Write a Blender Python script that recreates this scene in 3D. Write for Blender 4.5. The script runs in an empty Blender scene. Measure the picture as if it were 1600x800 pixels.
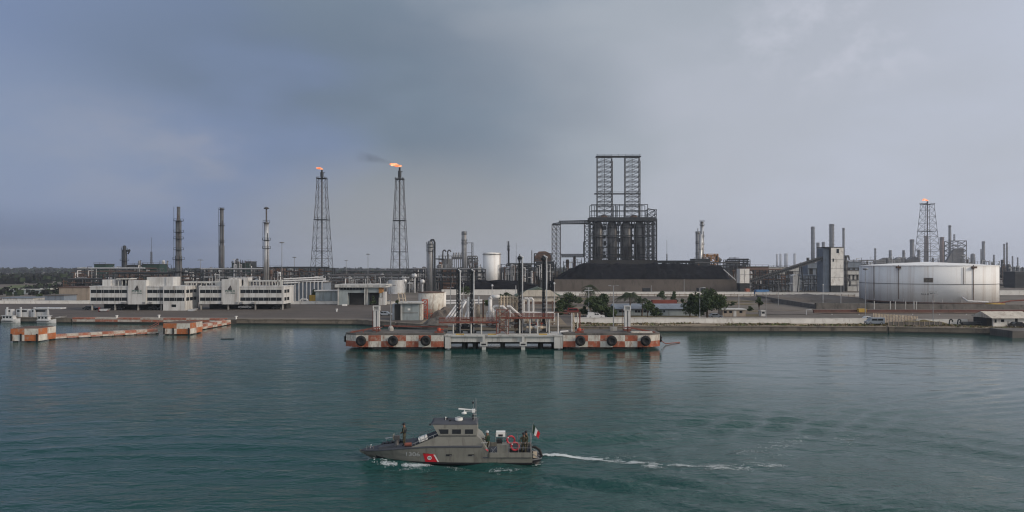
import bpy, math, random
from mathutils import Vector, noise
R = math.radians
rnd = random.Random(7)
scene = bpy.context.scene
C = scene.collection

# ------------------------------------------------------------------ camera
F, HC, HY, GZ = 1100.0, 17.4, 416.0, 1.4      # focal length in photo pixels, eye height, horizon row, land level
cam_d = bpy.data.cameras.new("camera"); cam = bpy.data.objects.new("camera", cam_d); C.objects.link(cam)
cam.location = (0, 0, HC); cam.rotation_euler = (R(90), 0, 0)
cam_d.sensor_width = 36; cam_d.lens = 36 * F / 1600; cam_d.shift_y = 16 / 1600
cam_d.clip_start = 0.5; cam_d.clip_end = 30000
scene.camera = cam

# ------------------------------------------------------------------ sky, sun, exposure
SUN_EL, SUN_AZ = R(24), R(22)                  # sun low, to the right and a little behind the camera
w = bpy.data.worlds.new("World"); scene.world = w; w.use_nodes = True
nt = w.node_tree; nt.nodes.clear()
def N(t, **k):
    n = nt.nodes.new(t)
    for a, b in k.items(): setattr(n, a, b)
    return n
def L(a, b): nt.links.new(a, b)
def mth(op, a, b=None, c=None, clamp=False):
    n = N("ShaderNodeMath", operation=op); n.use_clamp = clamp
    for i, v in enumerate((a, b, c)):
        if v is None: continue
        if isinstance(v, (int, float)): n.inputs[i].default_value = v
        else: L(v, n.inputs[i])
    return n.outputs[0]
def mixc(f, a, b):
    n = N("ShaderNodeMix", data_type='RGBA')
    for s, v in (("Factor", f), ("A", a), ("B", b)):
        i = [q for q in n.inputs if q.name == s and q.enabled][0]
        if hasattr(v, "is_linked"): L(v, i)
        elif isinstance(v, tuple): i.default_value = v + (1,)
        else: i.default_value = v
    return [q for q in n.outputs if q.enabled][0]
out = N("ShaderNodeOutputWorld"); bg = N("ShaderNodeBackground")
sky = N("ShaderNodeTexSky", sky_type='NISHITA'); sky.sun_disc = False
sky.sun_elevation = SUN_EL; sky.sun_rotation = R(90) + SUN_AZ
sky.air_density = 1.5; sky.dust_density = 4
tc = N("ShaderNodeTexCoord"); sep = N("ShaderNodeSeparateXYZ"); L(tc.outputs["Generated"], sep.inputs[0])
def nz(scale, sc, det=5, rough=.55, off=(0, 0, 0)):
    mp = N("ShaderNodeMapping"); mp.inputs["Scale"].default_value = sc; mp.inputs["Location"].default_value = off
    L(tc.outputs["Generated"], mp.inputs[0])
    n = N("ShaderNodeTexNoise"); n.inputs["Scale"].default_value = scale; n.inputs["Detail"].default_value = det
    n.inputs["Roughness"].default_value = rough; L(mp.outputs[0], n.inputs["Vector"]); return n.outputs[0]
n_big = nz(2.1, (1, 1, 2.6), 4, .5, (3.1, .4, .2)); n_fine = nz(5.5, (1, 1, 2.2), 6, .55, (1.7, 2.2, 0))
ax = mth('ADD', sep.outputs[0], mth('MULTIPLY', mth('SUBTRACT', n_big, .5), .75))
ax = mth('ADD', ax, mth('MULTIPLY', mth('SUBTRACT', n_fine, .5), .16))
ramp = N("ShaderNodeValToRGB"); L(mth('MULTIPLY_ADD', ax, .5, .5), ramp.inputs[0])
cr = ramp.color_ramp; cr.interpolation = 'EASE'
stops = [(.16, (.150, .205, .365)), (.33, (.160, .212, .340)), (.43, (.185, .235, .300)), (.54, (.335, .368, .420)), (.66, (.392, .418, .482)), (.85, (.455, .490, .590))]
cr.elements[0].position, cr.elements[0].color = stops[0][0], stops[0][1] + (1,)
cr.elements[1].position, cr.elements[1].color = stops[-1][0], stops[-1][1] + (1,)
for p_, c_ in stops[1:-1]:
    e = cr.elements.new(p_); e.color = c_ + (1,)
cl = ramp.outputs[0]
def patch(cx, cz, rad, col, amt, nzv, lo, hi, zr=.5):   # a soft lighter or darker bank of cloud round one compass direction and height
    global cl
    d = mth('ADD', mth('POWER', mth('DIVIDE', mth('SUBTRACT', sep.outputs[0], cx), rad), 2), mth('POWER', mth('DIVIDE', mth('SUBTRACT', sep.outputs[2], cz), rad * zr), 2))
    m = N("ShaderNodeMapRange", interpolation_type='SMOOTHSTEP'); L(d, m.inputs[0]); m.inputs[1].default_value = 1; m.inputs[2].default_value = 0
    q = N("ShaderNodeMapRange", interpolation_type='SMOOTHSTEP'); L(nzv, q.inputs[0]); q.inputs[1].default_value = lo; q.inputs[2].default_value = hi
    cl = mixc(mth('MULTIPLY', mth('MULTIPLY', m.outputs[0], q.outputs[0]), amt), cl, col)
patch(-.48, .14, .17, (.33, .32, .36), .75, n_fine, .38, .60)
patch(.40, .285, .17, (.56, .57, .65), .42, nz(11, (1, 1, 1.3), 7, .6), .44, .66)
patch(-.20, .20, .44, (.105, .142, .200), .7, n_big, .30, .58)
patch(-.64, .12, .34, (.205, .255, .375), .8, n_big, .06, .2)
patch(-.66, -.05, .55, (.045, .080, .165), .95, n_big, .02, .12, .24)
patch(-.14, .03, .30, (.295, .305, .325), .75, n_big, .05, .25)
patch(-.50, .62, .62, (.035, .055, .095), .92, n_big, .10, .30)  # unseen dark cloud, added to darken the water on the left
patch(.55, .58, .50, (.85, .88, .94), .8, n_big, .05, .30)  # unseen bright sky, added to brighten the water on the right
# brighter overcast out of view, higher up and added behind to light front walls
up = N("ShaderNodeMapRange"); L(sep.outputs[2], up.inputs[0]); up.inputs[1].default_value = .4; up.inputs[2].default_value = .9; up.inputs[3].default_value = 0; up.inputs[4].default_value = 1
side_ = N("ShaderNodeMapRange", interpolation_type='SMOOTHSTEP'); L(mth('SUBTRACT', mth('MULTIPLY', sep.outputs[0], .7), mth('MULTIPLY', sep.outputs[1], .8)), side_.inputs[0]); side_.inputs[1].default_value = -.35; side_.inputs[2].default_value = .7
behind = N("ShaderNodeMapRange", interpolation_type='SMOOTHSTEP'); L(mth('MULTIPLY', sep.outputs[1], -1), behind.inputs[0]); behind.inputs[1].default_value = -.1; behind.inputs[2].default_value = .6
cl = mixc(mth('MULTIPLY', mth('MAXIMUM', mth('MULTIPLY', up.outputs[0], side_.outputs[0]), behind.outputs[0]), .7), cl, (.78, .80, .84))
sk = N("ShaderNodeVectorMath", operation='SCALE'); L(sky.outputs[0], sk.inputs[0]); sk.inputs["Scale"].default_value = .06
L(mixc(.88, sk.outputs[0], cl), bg.inputs[0]); bg.inputs[1].default_value = 1.0
L(bg.outputs[0], out.inputs[0])

sd = bpy.data.lights.new("sun", 'SUN'); sun = bpy.data.objects.new("sun", sd); C.objects.link(sun)
sd.energy = 1.7; sd.angle = R(12); sd.color = (1, .86, .70)
sun.location = (200, -100, 200)
sv = Vector((math.cos(SUN_EL) * math.cos(SUN_AZ), -math.cos(SUN_EL) * math.sin(SUN_AZ), math.sin(SUN_EL)))
sun.rotation_euler = sv.to_track_quat('Z', 'Y').to_euler()
scene.view_settings.view_transform = 'Standard'; scene.view_settings.look = 'None'
scene.view_settings.exposure = 0.30; scene.view_settings.gamma = 1
scene.view_settings.use_curve_mapping = False
scene.cycles.max_bounces = 6; scene.cycles.volume_bounces = 1; scene.cycles.transparent_max_bounces = 8
scene.cycles.pixel_filter_type = 'BLACKMAN_HARRIS'; scene.cycles.filter_width = 1.15; scene.cycles.use_denoising = True; scene.cycles.denoiser = 'OPENIMAGEDENOISE'; scene.cycles.denoising_prefilter = 'ACCURATE'; scene.cycles.denoising_input_passes = 'RGB_ALBEDO_NORMAL'; scene.cycles.use_adaptive_sampling = False

# ------------------------------------------------------------------ helpers
def X(px, Y): return (px - 800) * Y / F
def Zp(py, Y): return HC - (py - HY) * Y / F
def GY(py, z=GZ): return (HC - z) * F / (py - HY)
def at(px, py, Y): return Vector((X(px, Y), Y, Zp(py, Y)))
def lin(c): return tuple(((v / 255) / 12.92 if v / 255 <= .04045 else ((v / 255 + .055) / 1.055) ** 2.4) for v in c)

def mat(name, col, rough=.7, metal=0.0, var=.22, scale=.6, streak=None, bump=0.0, spec=.35, stretch=(1, 1, 1), cut=(.52, .66)):
    m = bpy.data.materials.new(name); m.use_nodes = True; t = m.node_tree; b = t.nodes["Principled BSDF"]
    b.inputs["Roughness"].default_value = rough; b.inputs["Metallic"].default_value = metal
    b.inputs["Specular IOR Level"].default_value = spec
    tcn = t.nodes.new("ShaderNodeTexCoord"); mp = t.nodes.new("ShaderNodeMapping"); mp.inputs["Scale"].default_value = stretch
    oi = t.nodes.new("ShaderNodeObjectInfo"); va = t.nodes.new("ShaderNodeVectorMath"); va.operation = 'MULTIPLY_ADD'
    t.links.new(tcn.outputs["Object"], mp.inputs[0])
    va.inputs[1].default_value = (1, 1, 1); t.links.new(mp.outputs[0], va.inputs[0])
    sc_ = t.nodes.new("ShaderNodeVectorMath"); sc_.operation = 'SCALE'; sc_.inputs[0].default_value = (17, 31, 7)
    t.links.new(oi.outputs["Random"], sc_.inputs["Scale"]); t.links.new(sc_.outputs[0], va.inputs[2])
    n = t.nodes.new("ShaderNodeTexNoise"); n.inputs["Scale"].default_value = scale; n.inputs["Detail"].default_value = 6; n.inputs["Roughness"].default_value = .6
    t.links.new(va.outputs[0], n.inputs["Vector"])
    mr = t.nodes.new("ShaderNodeMapRange"); mr.inputs[1].default_value = .25; mr.inputs[2].default_value = .75
    mr.inputs[3].default_value = 1 - var; mr.inputs[4].default_value = 1 + var; t.links.new(n.outputs[0], mr.inputs[0])
    vm = t.nodes.new("ShaderNodeVectorMath"); vm.operation = 'SCALE'; vm.inputs[0].default_value = col; t.links.new(mr.outputs[0], vm.inputs["Scale"])
    c_out = vm.outputs[0]
    if streak:
        mp2 = t.nodes.new("ShaderNodeMapping"); mp2.inputs["Scale"].default_value = streak[2] if len(streak) > 2 else (1, 1, .12)
        t.links.new(va.outputs[0], mp2.inputs[0])
        n2 = t.nodes.new("ShaderNodeTexNoise"); n2.inputs["Scale"].default_value = scale * 2.6; n2.inputs["Detail"].default_value = 7; n2.inputs["Roughness"].default_value = .68
        t.links.new(mp2.outputs[0], n2.inputs["Vector"])
        r2 = t.nodes.new("ShaderNodeMapRange"); r2.inputs[1].default_value = cut[0]; r2.inputs[2].default_value = cut[1]; r2.inputs[4].default_value = streak[1]
        t.links.new(n2.outputs[0], r2.inputs[0])
        mx = t.nodes.new("ShaderNodeMix"); mx.data_type = 'RGBA'
        t.links.new(r2.outputs[0], mx.inputs[0]); t.links.new(c_out, mx.inputs[6]); mx.inputs[7].default_value = tuple(streak[0]) + (1,)
        c_out = mx.outputs[2]
    t.links.new(c_out, b.inputs["Base Color"])
    if bump:
        bp = t.nodes.new("ShaderNodeBump"); bp.inputs["Strength"].default_value = bump; bp.inputs["Distance"].default_value = .3
        t.links.new(n.outputs[0], bp.inputs["Height"]); t.links.new(bp.outputs[0], b.inputs["Normal"])
    return m

RUST = (.13, .050, .025)
M = {}
def dm(k, *a, **kw): M[k] = mat(k, *a, **kw)
dm('white', (.53, .53, .52), .6, var=.14, scale=.3, streak=((.24, .21, .18), .75, (1, 1, .10)), cut=(.47, .68))
dm('whitewall', (.68, .66, .62), .8, var=.14, scale=.3, streak=((.28, .22, .18), .6, (1, 1, .35)), cut=(.54, .70))
dm('tankwhite', (.76, .76, .75), .6, var=.06, scale=.10, streak=((.44, .36, .30), .6, (1.4, 1.4, .05)), spec=.2, cut=(.50, .70))
dm('concrete', (.30, .29, .27), .85, var=.22, scale=.35, streak=((.10, .09, .08), .6))
dm('palecon', (.46, .46, .44), .8, var=.15, scale=.3, streak=((.15, .13, .11), .6))
dm('darkcon', (.115, .105, .095), .9, var=.35, scale=.35, streak=((.04, .038, .035), .7))
dm('quay', (.165, .140, .112), .9, var=.35, scale=.22, streak=((.05, .045, .04), .75, (1, 1, .4)))
dm('slime', (.022, .024, .020), .6, var=.4, scale=.5)
dm('dolphinorange', (.36, .115, .042), .8, var=.3, scale=.6, streak=((.30, .22, .17), .85, (1, 1, .6)), cut=(.50, .66))
dm('orange', (.28, .078, .042), .8, var=.35, scale=.6, streak=((.36, .28, .22), .85, (1, 1, .6)), cut=(.50, .66))
dm('cwhite', (.52, .50, .45), .8, var=.22, scale=.6, streak=((.21, .11, .07), .85, (1, 1, .3)), cut=(.50, .68))
dm('fadedred', (.30, .110, .070), .85, var=.3, scale=.4, streak=((.40, .33, .28), .75, (1, 1, .8)), cut=(.50, .66))
dm('fadedwhite', (.44, .40, .35), .85, var=.25, scale=.4, streak=((.24, .10, .06), .7, (1, 1, .8)), cut=(.50, .66))
dm('rubber', (.014, .014, .015), .75, var=.3, scale=2)
dm('redsteel', (.185, .060, .043), .7, var=.3, scale=.8, streak=((.08, .04, .03), .7))
dm('brightred', (.42, .075, .04), .6, var=.2, scale=.8, streak=((.14, .05, .03), .6))
dm('greysteel', (.26, .27, .28), .55, .3, var=.2, scale=.7, streak=(RUST, .5))
dm('palesteel', (.50, .51, .52), .5, .2, var=.15, scale=.7, streak=((.22, .16, .12), .5))
dm('darksteel', (.030, .034, .038), .65, .2, var=.3, scale=.6)
dm('midsteel', (.10, .105, .11), .6, .3, var=.3, scale=.5, streak=(RUST, .5))
dm('silver', (.50, .50, .50), .38, .7, var=.15, scale=.25, streak=((.16, .14, .13), .6))
dm('rustysteel', (.115, .072, .055), .8, var=.35, scale=.5, streak=((.07, .04, .03), .7))
dm('rustpipe', (.50, .42, .32), .7, var=.3, scale=.8, streak=((.22, .10, .05), .8, (1, 1, 1)))
dm('whitepipe', (.62, .61, .60), .55, var=.12, scale=.7, streak=((.30, .22, .17), .5, (1, 1, 1)))
dm('drum', (.15, .15, .15), .45, .35, var=.4, scale=.14, streak=((.03, .03, .032), .9, (1, 1, .15)), cut=(.42, .60))
dm('dullred', (.125, .058, .048), .85, var=.3, scale=.4, streak=((.07, .045, .04), .7))
dm('coke', (.0065, .0070, .0095), .95, var=.7, scale=.12, spec=.1, streak=((.016, .016, .018), .8, (1, 1, .6)))
dm('glass', (.010, .013, .016), .25, var=.4, scale=.35, spec=.25)
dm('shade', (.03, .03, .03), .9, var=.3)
dm('ground', (.130, .112, .095), .95, var=.35, scale=.035, streak=((.055, .060, .040), .8, (1, 1, 1)))
dm('asphalt', (.092, .078, .068), .92, var=.22, scale=.06, streak=((.060, .052, .046), .8, (.35, 1.6, 1)))
dm('track', (.150, .130, .110), .92, var=.25, scale=.08, streak=((.09, .075, .06), .7, (.2, 1.6, 1)))
dm('sand', (.36, .29, .20), .95, var=.25, scale=.5, streak=((.16, .12, .07), .8, (1, 1, 1)))
dm('dirt', (.175, .138, .095), .95, var=.35, scale=.12, streak=((.33, .27, .20), .8, (.35, 1.5, 1)))
dm('grass', (.125, .100, .045), .95, var=.4, scale=.2, streak=((.12, .085, .05), .7, (.5, 1, 1)))
dm('leafdark', (.026, .042, .020), .8, var=.3, scale=.4)
dm('leafmid', (.050, .076, .028), .8, var=.3, scale=.4)
dm('leaflight', (.095, .118, .040), .8, var=.3, scale=.4)
dm('frond', (.036, .050, .024), .75, var=.3, scale=.5)
dm('bark', (.085, .065, .050), .95, var=.3, scale=2)
dm('farwood', (.015, .017, .016), .95, var=.45, scale=.02)
dm('navygrey', (.190, .188, .165), .55, var=.12, scale=.9, streak=((.105, .10, .088), .7), spec=.4)
dm('navydeck', (.060, .066, .078), .8, var=.2, scale=1.2)
dm('navydark', (.018, .020, .024), .6, var=.2, scale=2)
dm('signred', (.52, .018, .030), .6, var=.08, scale=2)
dm('lifered', (.46, .045, .060), .5, var=.08, scale=3)
dm('signwhite', (.70, .70, .68), .6, var=.06, scale=2)
dm('numgrey', (.46, .47, .47), .6, var=.15, scale=3)
dm('flaggreen', (.010, .035, .022), .8, var=.15, scale=3)
dm('camo', (.052, .048, .030), .9, var=.75, scale=7)
dm('skin', (.17, .085, .055), .6, var=.05)
dm('black', (.012, .012, .013), .6, var=.2)
dm('logogreen', (.020, .085, .065), .7, var=.15)
dm('logodark', (.050, .045, .045), .7, var=.25)
dm('carblack', (.012, .013, .016), .25, .2, var=.1, spec=.6)
dm('carwhite', (.62, .62, .61), .3, .0, var=.06, spec=.6)
dm('carsilver', (.34, .37, .41), .3, .5, var=.06, spec=.6)
dm('carred', (.17, .025, .022), .35, .0, var=.1, spec=.6)
dm('carblue', (.19, .22, .26), .3, .1, var=.1, spec=.6)
dm('tyre', (.012, .012, .012), .85)
dm('tin', (.50, .46, .39), .7, .0, var=.2, scale=.5, streak=((.18, .11, .07), .6))
dm('greenroof', (.085, .110, .080), .8, var=.25, scale=.4)
dm('greypaint', (.27, .31, .32), .75, var=.15, scale=.3, streak=((.13, .13, .12), .5))
dm('redroof', (.19, .050, .035), .8, var=.3, scale=.4)
dm('yellow', (.42, .27, .05), .7, var=.25, scale=.6, streak=((.15, .08, .03), .6))
dm('ochre', (.34, .17, .055), .75, var=.25, scale=.2, streak=((.12, .06, .03), .6))
dm('wallbrown', (.120, .102, .088), .9, var=.2, scale=.12, streak=((.07, .06, .05), .7, (1, 1, .3)))
dm('beige', (.30, .25, .20), .85, var=.2, scale=.3, streak=((.14, .11, .09), .6))
dm('greenpaint', (.018, .045, .036), .7, var=.2, scale=.3)
dm('bluepaint', (.055, .17, .36), .6, var=.2, scale=.3)
dm('bluegrey', (.17, .20, .24), .75, var=.2, scale=.3, streak=((.08, .08, .08), .5))
dm('boatwhite', (.48, .49, .50), .45, var=.1, scale=1, streak=((.28, .25, .22), .5))
def flame_mat():
    m = bpy.data.materials.new("flame"); m.use_nodes = True; t = m.node_tree; t.nodes.clear()
    o = t.nodes.new("ShaderNodeOutputMaterial"); e = t.nodes.new("ShaderNodeEmission"); n = t.nodes.new("ShaderNodeTexNoise"); n.inputs["Scale"].default_value = .5
    tcn = t.nodes.new("ShaderNodeTexCoord"); t.links.new(tcn.outputs["Object"], n.inputs["Vector"])
    r = t.nodes.new("ShaderNodeValToRGB"); r.color_ramp.elements[0].position = .38; r.color_ramp.elements[0].color = (.85, .16, .05, 1)
    r.color_ramp.elements[1].position = .66; r.color_ramp.elements[1].color = (1, .55, .30, 1)
    t.links.new(n.outputs[0], r.inputs[0]); t.links.new(r.outputs[0], e.inputs[0]); e.inputs[1].default_value = 1.25; t.links.new(e.outputs[0], o.inputs[0])
    return m
M['flame'] = flame_mat()

ORI = {}
class MB:
    """collects polygons in world coordinates; build() links them as one mesh object under its thing"""
    def __init__(s, m='concrete'): s.v = []; s.f = []; s.m = []; s.mats = []; s.use(m)
    def use(s, m):
        if m not in s.mats: s.mats.append(m)
        s.cur = s.mats.index(m); return s
    def add(s, vs, fs):
        o = len(s.v); s.v += [tuple(v) for v in vs]; s.f += [tuple(i + o for i in f) for f in fs]; s.m += [s.cur] * len(fs); return s
    def box(s, x0, y0, z0, x1, y1, z1):
        x0, x1 = min(x0, x1), max(x0, x1); y0, y1 = min(y0, y1), max(y0, y1); z0, z1 = min(z0, z1), max(z0, z1)
        return s.add([(x0, y0, z0), (x1, y0, z0), (x1, y1, z0), (x0, y1, z0), (x0, y0, z1), (x1, y0, z1), (x1, y1, z1), (x0, y1, z1)],
                     [(0, 3, 2, 1), (4, 5, 6, 7), (0, 1, 5, 4), (1, 2, 6, 5), (2, 3, 7, 6), (3, 0, 4, 7)])
    def cbox(s, c, sx, sy, sz, rz=0.0, ry=0.0):
        cz, sn = math.cos(rz), math.sin(rz); cy_, sy_ = math.cos(ry), math.sin(ry); vs = []
        for dz in (-.5, .5):
            for dx, dy in ((-.5, -.5), (.5, -.5), (.5, .5), (-.5, .5)):
                a, b, d = dx * sx, dy * sy, dz * sz
                a, d = a * cy_ + d * sy_, -a * sy_ + d * cy_
                vs.append((c[0] + a * cz - b * sn, c[1] + a * sn + b * cz, c[2] + d))
        return s.add(vs, [(0, 3, 2, 1), (4, 5, 6, 7), (0, 1, 5, 4), (1, 2, 6, 5), (2, 3, 7, 6), (3, 0, 4, 7)])
    def bar(s, p, q, r, n=4, r1=None):
        p, q = Vector(p), Vector(q); d = q - p
        if d.length < 1e-6: return s
        d.normalize(); a = d.cross(Vector((0, 0, 1)) if abs(d.z) < .95 else Vector((1, 0, 0))); a.normalize(); b = d.cross(a)
        r1 = r if r1 is None else r1; vs = []
        for c, rr in ((p, r), (q, r1)):
            for i in range(n):
                t = 2 * math.pi * (i + .5) / n; vs.append(c + a * (rr * math.cos(t)) + b * (rr * math.sin(t)))
        fs = [(i, (i + 1) % n, n + (i + 1) % n, n + i) for i in range(n)] + [tuple(range(n - 1, -1, -1)), tuple(range(n, 2 * n))]
        return s.add(vs, fs)
    def tube(s, pts, r, n=6):
        for a, b in zip(pts[:-1], pts[1:]): s.bar(a, b, r, n)
        for p in pts[1:-1]: s.ball(p, r * 1.02, n, 4)
        return s
    def ball(s, c, r, n=8, k=5, sc=(1, 1, 1)):
        vs = []; fs = []
        for j in range(k + 1):
            t = math.pi * j / k
            for i in range(n):
                u = 2 * math.pi * i / n
                vs.append((c[0] + r * sc[0] * math.sin(t) * math.cos(u), c[1] + r * sc[1] * math.sin(t) * math.sin(u), c[2] + r * sc[2] * math.cos(t)))
        for j in range(k):
            for i in range(n): fs.append((j * n + i, (j + 1) * n + i, (j + 1) * n + (i + 1) % n, j * n + (i + 1) % n))
        return s.add(vs, fs)
    def lathe(s, c, prof, n=16):
        """prof: list of (radius, z) from the bottom up, round the vertical through c"""
        vs = []; fs = []
        for r, z in prof:
            for i in range(n):
                u = 2 * math.pi * i / n; vs.append((c[0] + r * math.cos(u), c[1] + r * math.sin(u), z))
        for j in range(len(prof) - 1):
            for i in range(n): fs.append((j * n + i, j * n + (i + 1) % n, (j + 1) * n + (i + 1) % n, (j + 1) * n + i))
        fs.append(tuple(range(n - 1, -1, -1))); k = (len(prof) - 1) * n; fs.append(tuple(range(k, k + n)))
        return s.add(vs, fs)
    def prism(s, poly, y0, y1):
        """poly in (x, z), extruded from y0 to y1"""
        n = len(poly); vs = [(x, y0, z) for x, z in poly] + [(x, y1, z) for x, z in poly]
        fs = [tuple(range(n)), tuple(range(2 * n - 1, n - 1, -1))] + [(i, i + n, (i + 1) % n + n, (i + 1) % n) for i in range(n)]
        return s.add(vs, fs)
    def slab(s, poly, z0, z1):
        n = len(poly); vs = [(x, y, z0) for x, y in poly] + [(x, y, z1) for x, y in poly]
        return s.add(vs, [tuple(range(n - 1, -1, -1)), tuple(range(n, 2 * n))] + [(i, (i + 1) % n, (i + 1) % n + n, i + n) for i in range(n)])
    def torus(s, c, R0, r, axis='y', n=20, k=8):
        vs = []; fs = []
        for i in range(n):
            u = 2 * math.pi * i / n
            for j in range(k):
                t = 2 * math.pi * j / k; rr = R0 + r * math.cos(t); h = r * math.sin(t)
                a, b = rr * math.cos(u), rr * math.sin(u)
                p = (a, h, b) if axis == 'y' else ((h, a, b) if axis == 'x' else (a, b, h))
                vs.append((c[0] + p[0], c[1] + p[1], c[2] + p[2]))
        for i in range(n):
            for j in range(k): fs.append((i * k + j, ((i + 1) % n) * k + j, ((i + 1) % n) * k + (j + 1) % k, i * k + (j + 1) % k))
        return s.add(vs, fs)
    def lattice(s, cx, cy, z0, z1, w0, w1, n, r, d0=None, d1=None, rb=None, x=True, hz=True):
        """four-legged braced tower: half widths w0 at the foot, w1 at the top"""
        d0 = w0 if d0 is None else d0; d1 = w1 if d1 is None else d1; rb = rb or r * .6
        def ring(t):
            a = w0 + (w1 - w0) * t; b = d0 + (d1 - d0) * t; z = z0 + (z1 - z0) * t
            return [Vector((cx - a, cy - b, z)), Vector((cx + a, cy - b, z)), Vector((cx + a, cy + b, z)), Vector((cx - a, cy + b, z))]
        ts = [i / n for i in range(n + 1)]
        for A, B in zip(ts[:-1], ts[1:]):
            p, q = ring(A), ring(B)
            for i in range(4):
                j = (i + 1) % 4
                s.bar(p[i], q[i], r)
                if hz: s.bar(q[i], q[j], rb)
                if x: s.bar(p[i], q[j], rb); s.bar(p[j], q[i], rb)
                else: s.bar(p[i], q[j], rb)
        return s
    def build(s, name, parent=None, loc=None, smooth=False):
        o0 = ORI[parent] if parent is not None else Vector(loc if loc is not None else (0, 0, 0))
        me = bpy.data.meshes.new(name); me.from_pydata([(v[0] - o0.x, v[1] - o0.y, v[2] - o0.z) for v in s.v], [], s.f)
        for m in s.mats: me.materials.append(M[m] if isinstance(m, str) else m)
        me.polygons.foreach_set("material_index", s.m)
        if smooth: me.polygons.foreach_set("use_smooth", [True] * len(s.f))
        me.update()
        o = bpy.data.objects.new(name, me); C.objects.link(o)
        if parent is not None: o.parent = parent
        else: o.location = o0
        ORI[o] = o0
        return o
def tag(o, label=None, cat=None, group=None, kind=None):
    if label: o["label"] = label
    if cat: o["category"] = cat
    if group: o["group"] = group
    if kind: o["kind"] = kind
    return o
def thing(name, label, cat, loc, group=None):
    o = bpy.data.objects.new(name, None); C.objects.link(o); o.empty_display_size = .3
    o.location = loc; ORI[o] = Vector(loc); return tag(o, label, cat, group)
def dup(root, loc, rz=None, label=None, group=None):
    def cp(o, parent):
        c = o.copy(); C.objects.link(c); c.parent = parent; ORI[c] = Vector(loc)
        for ch in o.children: cp(ch, c)
        return c
    r = cp(root, None); r.location = loc
    if rz is not None: r.rotation_euler = (0, 0, rz)
    if label: r["label"] = label
    if group: r["group"] = group
    return r
def text(body, size, loc, m, name, parent, depth=.02, width=None, slant=0.0):
    cu = bpy.data.curves.new(name, 'FONT'); cu.body = body; cu.size = size; cu.extrude = depth; cu.align_x = 'CENTER'; cu.align_y = 'CENTER'; cu.shear = slant
    tmp = bpy.data.objects.new(name, cu); C.objects.link(tmp)
    me = bpy.data.meshes.new_from_object(tmp.evaluated_get(bpy.context.evaluated_depsgraph_get())); bpy.data.objects.remove(tmp); bpy.data.curves.remove(cu)
    vs = [v.co.copy() for v in me.vertices]; k = 1
    if width:
        xs = [v.x for v in vs]; k = width / max(1e-6, max(xs) - min(xs))
    mb = MB(m); mb.add([(loc[0] + v.x * k, loc[1] - v.z, loc[2] + v.y) for v in vs], [tuple(p.vertices) for p in me.polygons])
    bpy.data.meshes.remove(me)
    return mb.build(name, parent)
# ================================================================== the setting
COAST = [(-6000, 262), (-400, 232), (-160, 220), (-137, 215), (-85, 211), (-46, 208.5), (-33, 199), (-20, 188.5), (17, 185), (41, 186), (84, 185), (100, 184), (129, 177.5), (180, 172), (400, 168), (6000, 168)]
def coast(x):
    for a, b in zip(COAST[:-1], COAST[1:]):
        if a[0] <= x <= b[0]: return a[1] + (b[1] - a[1]) * (x - a[0]) / (b[0] - a[0])
    return COAST[0][1]
g = MB('ground')
FAR = [0, 12, 30, 70, 140, 300, 700, 1600, 3500, 5800]
xs = sorted(set([c[0] for c in COAST] + [-4000, -2500, -1500, -800, -250, 60, 250, 800, 1500, 2500, 4000]))
vs = []; fs = []
for x in xs:
    y0 = coast(x) + .4; vs.append((x, y0, -3))
    for f_ in FAR: vs.append((x, y0 + f_, GZ))
nr = len(FAR) + 1
for i in range(len(xs) - 1):
    for j in range(nr - 1): fs.append((i * nr + j, (i + 1) * nr + j, (i + 1) * nr + j + 1, i * nr + j + 1))
g.add(vs, fs); tag(g.build('ground'), kind='structure')
def sheet(name, m, poly, z, kind='structure', **k):
    b = MB(m); n = len(poly); b.add([(x, y, z) for x, y in poly], [tuple(range(n))]); return tag(b.build(name), kind=kind, **k)
def gp(px, py, z=GZ): Y = GY(py, z); return (X(px, Y), Y)
def strip(x0, x1, o0, o1, st=6):
    n = max(2, int((x1 - x0) / st)); a = [(x0 + (x1 - x0) * i / n) for i in range(n + 1)]
    return [(x, coast(x) + o0) for x in a] + [(x, coast(x) + o1) for x in reversed(a)]
# left: wide dark apron behind the quay with a paler track along the edge
sheet('pavement', 'asphalt', strip(-330, -26, 1.4, 85), GZ + .004)
sheet('path', 'track', strip(-132, -36, 1.5, 9), GZ + .008)
sheet('road', 'asphalt', [(15, 199.5), (330, 189), (330, 205), (96, 213), (15, 226)], GZ + .004)
sheet('road', 'track', [(96, 300), (130, 213.2), (330, 205.2), (330, 246), (132, 254), (104, 305)], GZ + .008)
sheet('yard', 'dirt', [(-26, 196), (15, 190), (15, 226), (-26, 236)], GZ + .012)
sheet('dry_ground', 'dirt', strip(16.5, 200, 1.4, 11.8), GZ + .006)

SP = MB('sand')
for k in range(26):
    x = rnd.uniform(24, 150); y = coast(x) + rnd.uniform(2.2, 8.0); n_ = 14; a_, b_ = rnd.uniform(1.5, 7), rnd.uniform(.4, 1.3); ph = rnd.uniform(0, 9)
    SP.use('sand' if k % 3 else 'grass'); SP.add([(x + a_ * math.cos(6.283 * i / n_) * (1 + .35 * math.sin(3 * i + ph)), y + b_ * math.sin(6.283 * i / n_) * (1 + .3 * math.sin(2 * i + ph)), GZ + .012 + .0007 * k) for i in range(n_)], [tuple(range(n_))])
tag(SP.build('sand'), kind='structure')
sheet('grass_field', 'grass', [(X(1166, 224), 224), (X(1192, 224), 224), (X(1192, 262), 262), (X(1160, 262), 262)], GZ + .012)
sheet('grass_field', 'grass', [(X(962, 216), 216), (X(1090, 216), 216), (X(1090, 226), 226), (X(962, 226), 226)], GZ + .018)
PT = MB('dirt')
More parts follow.
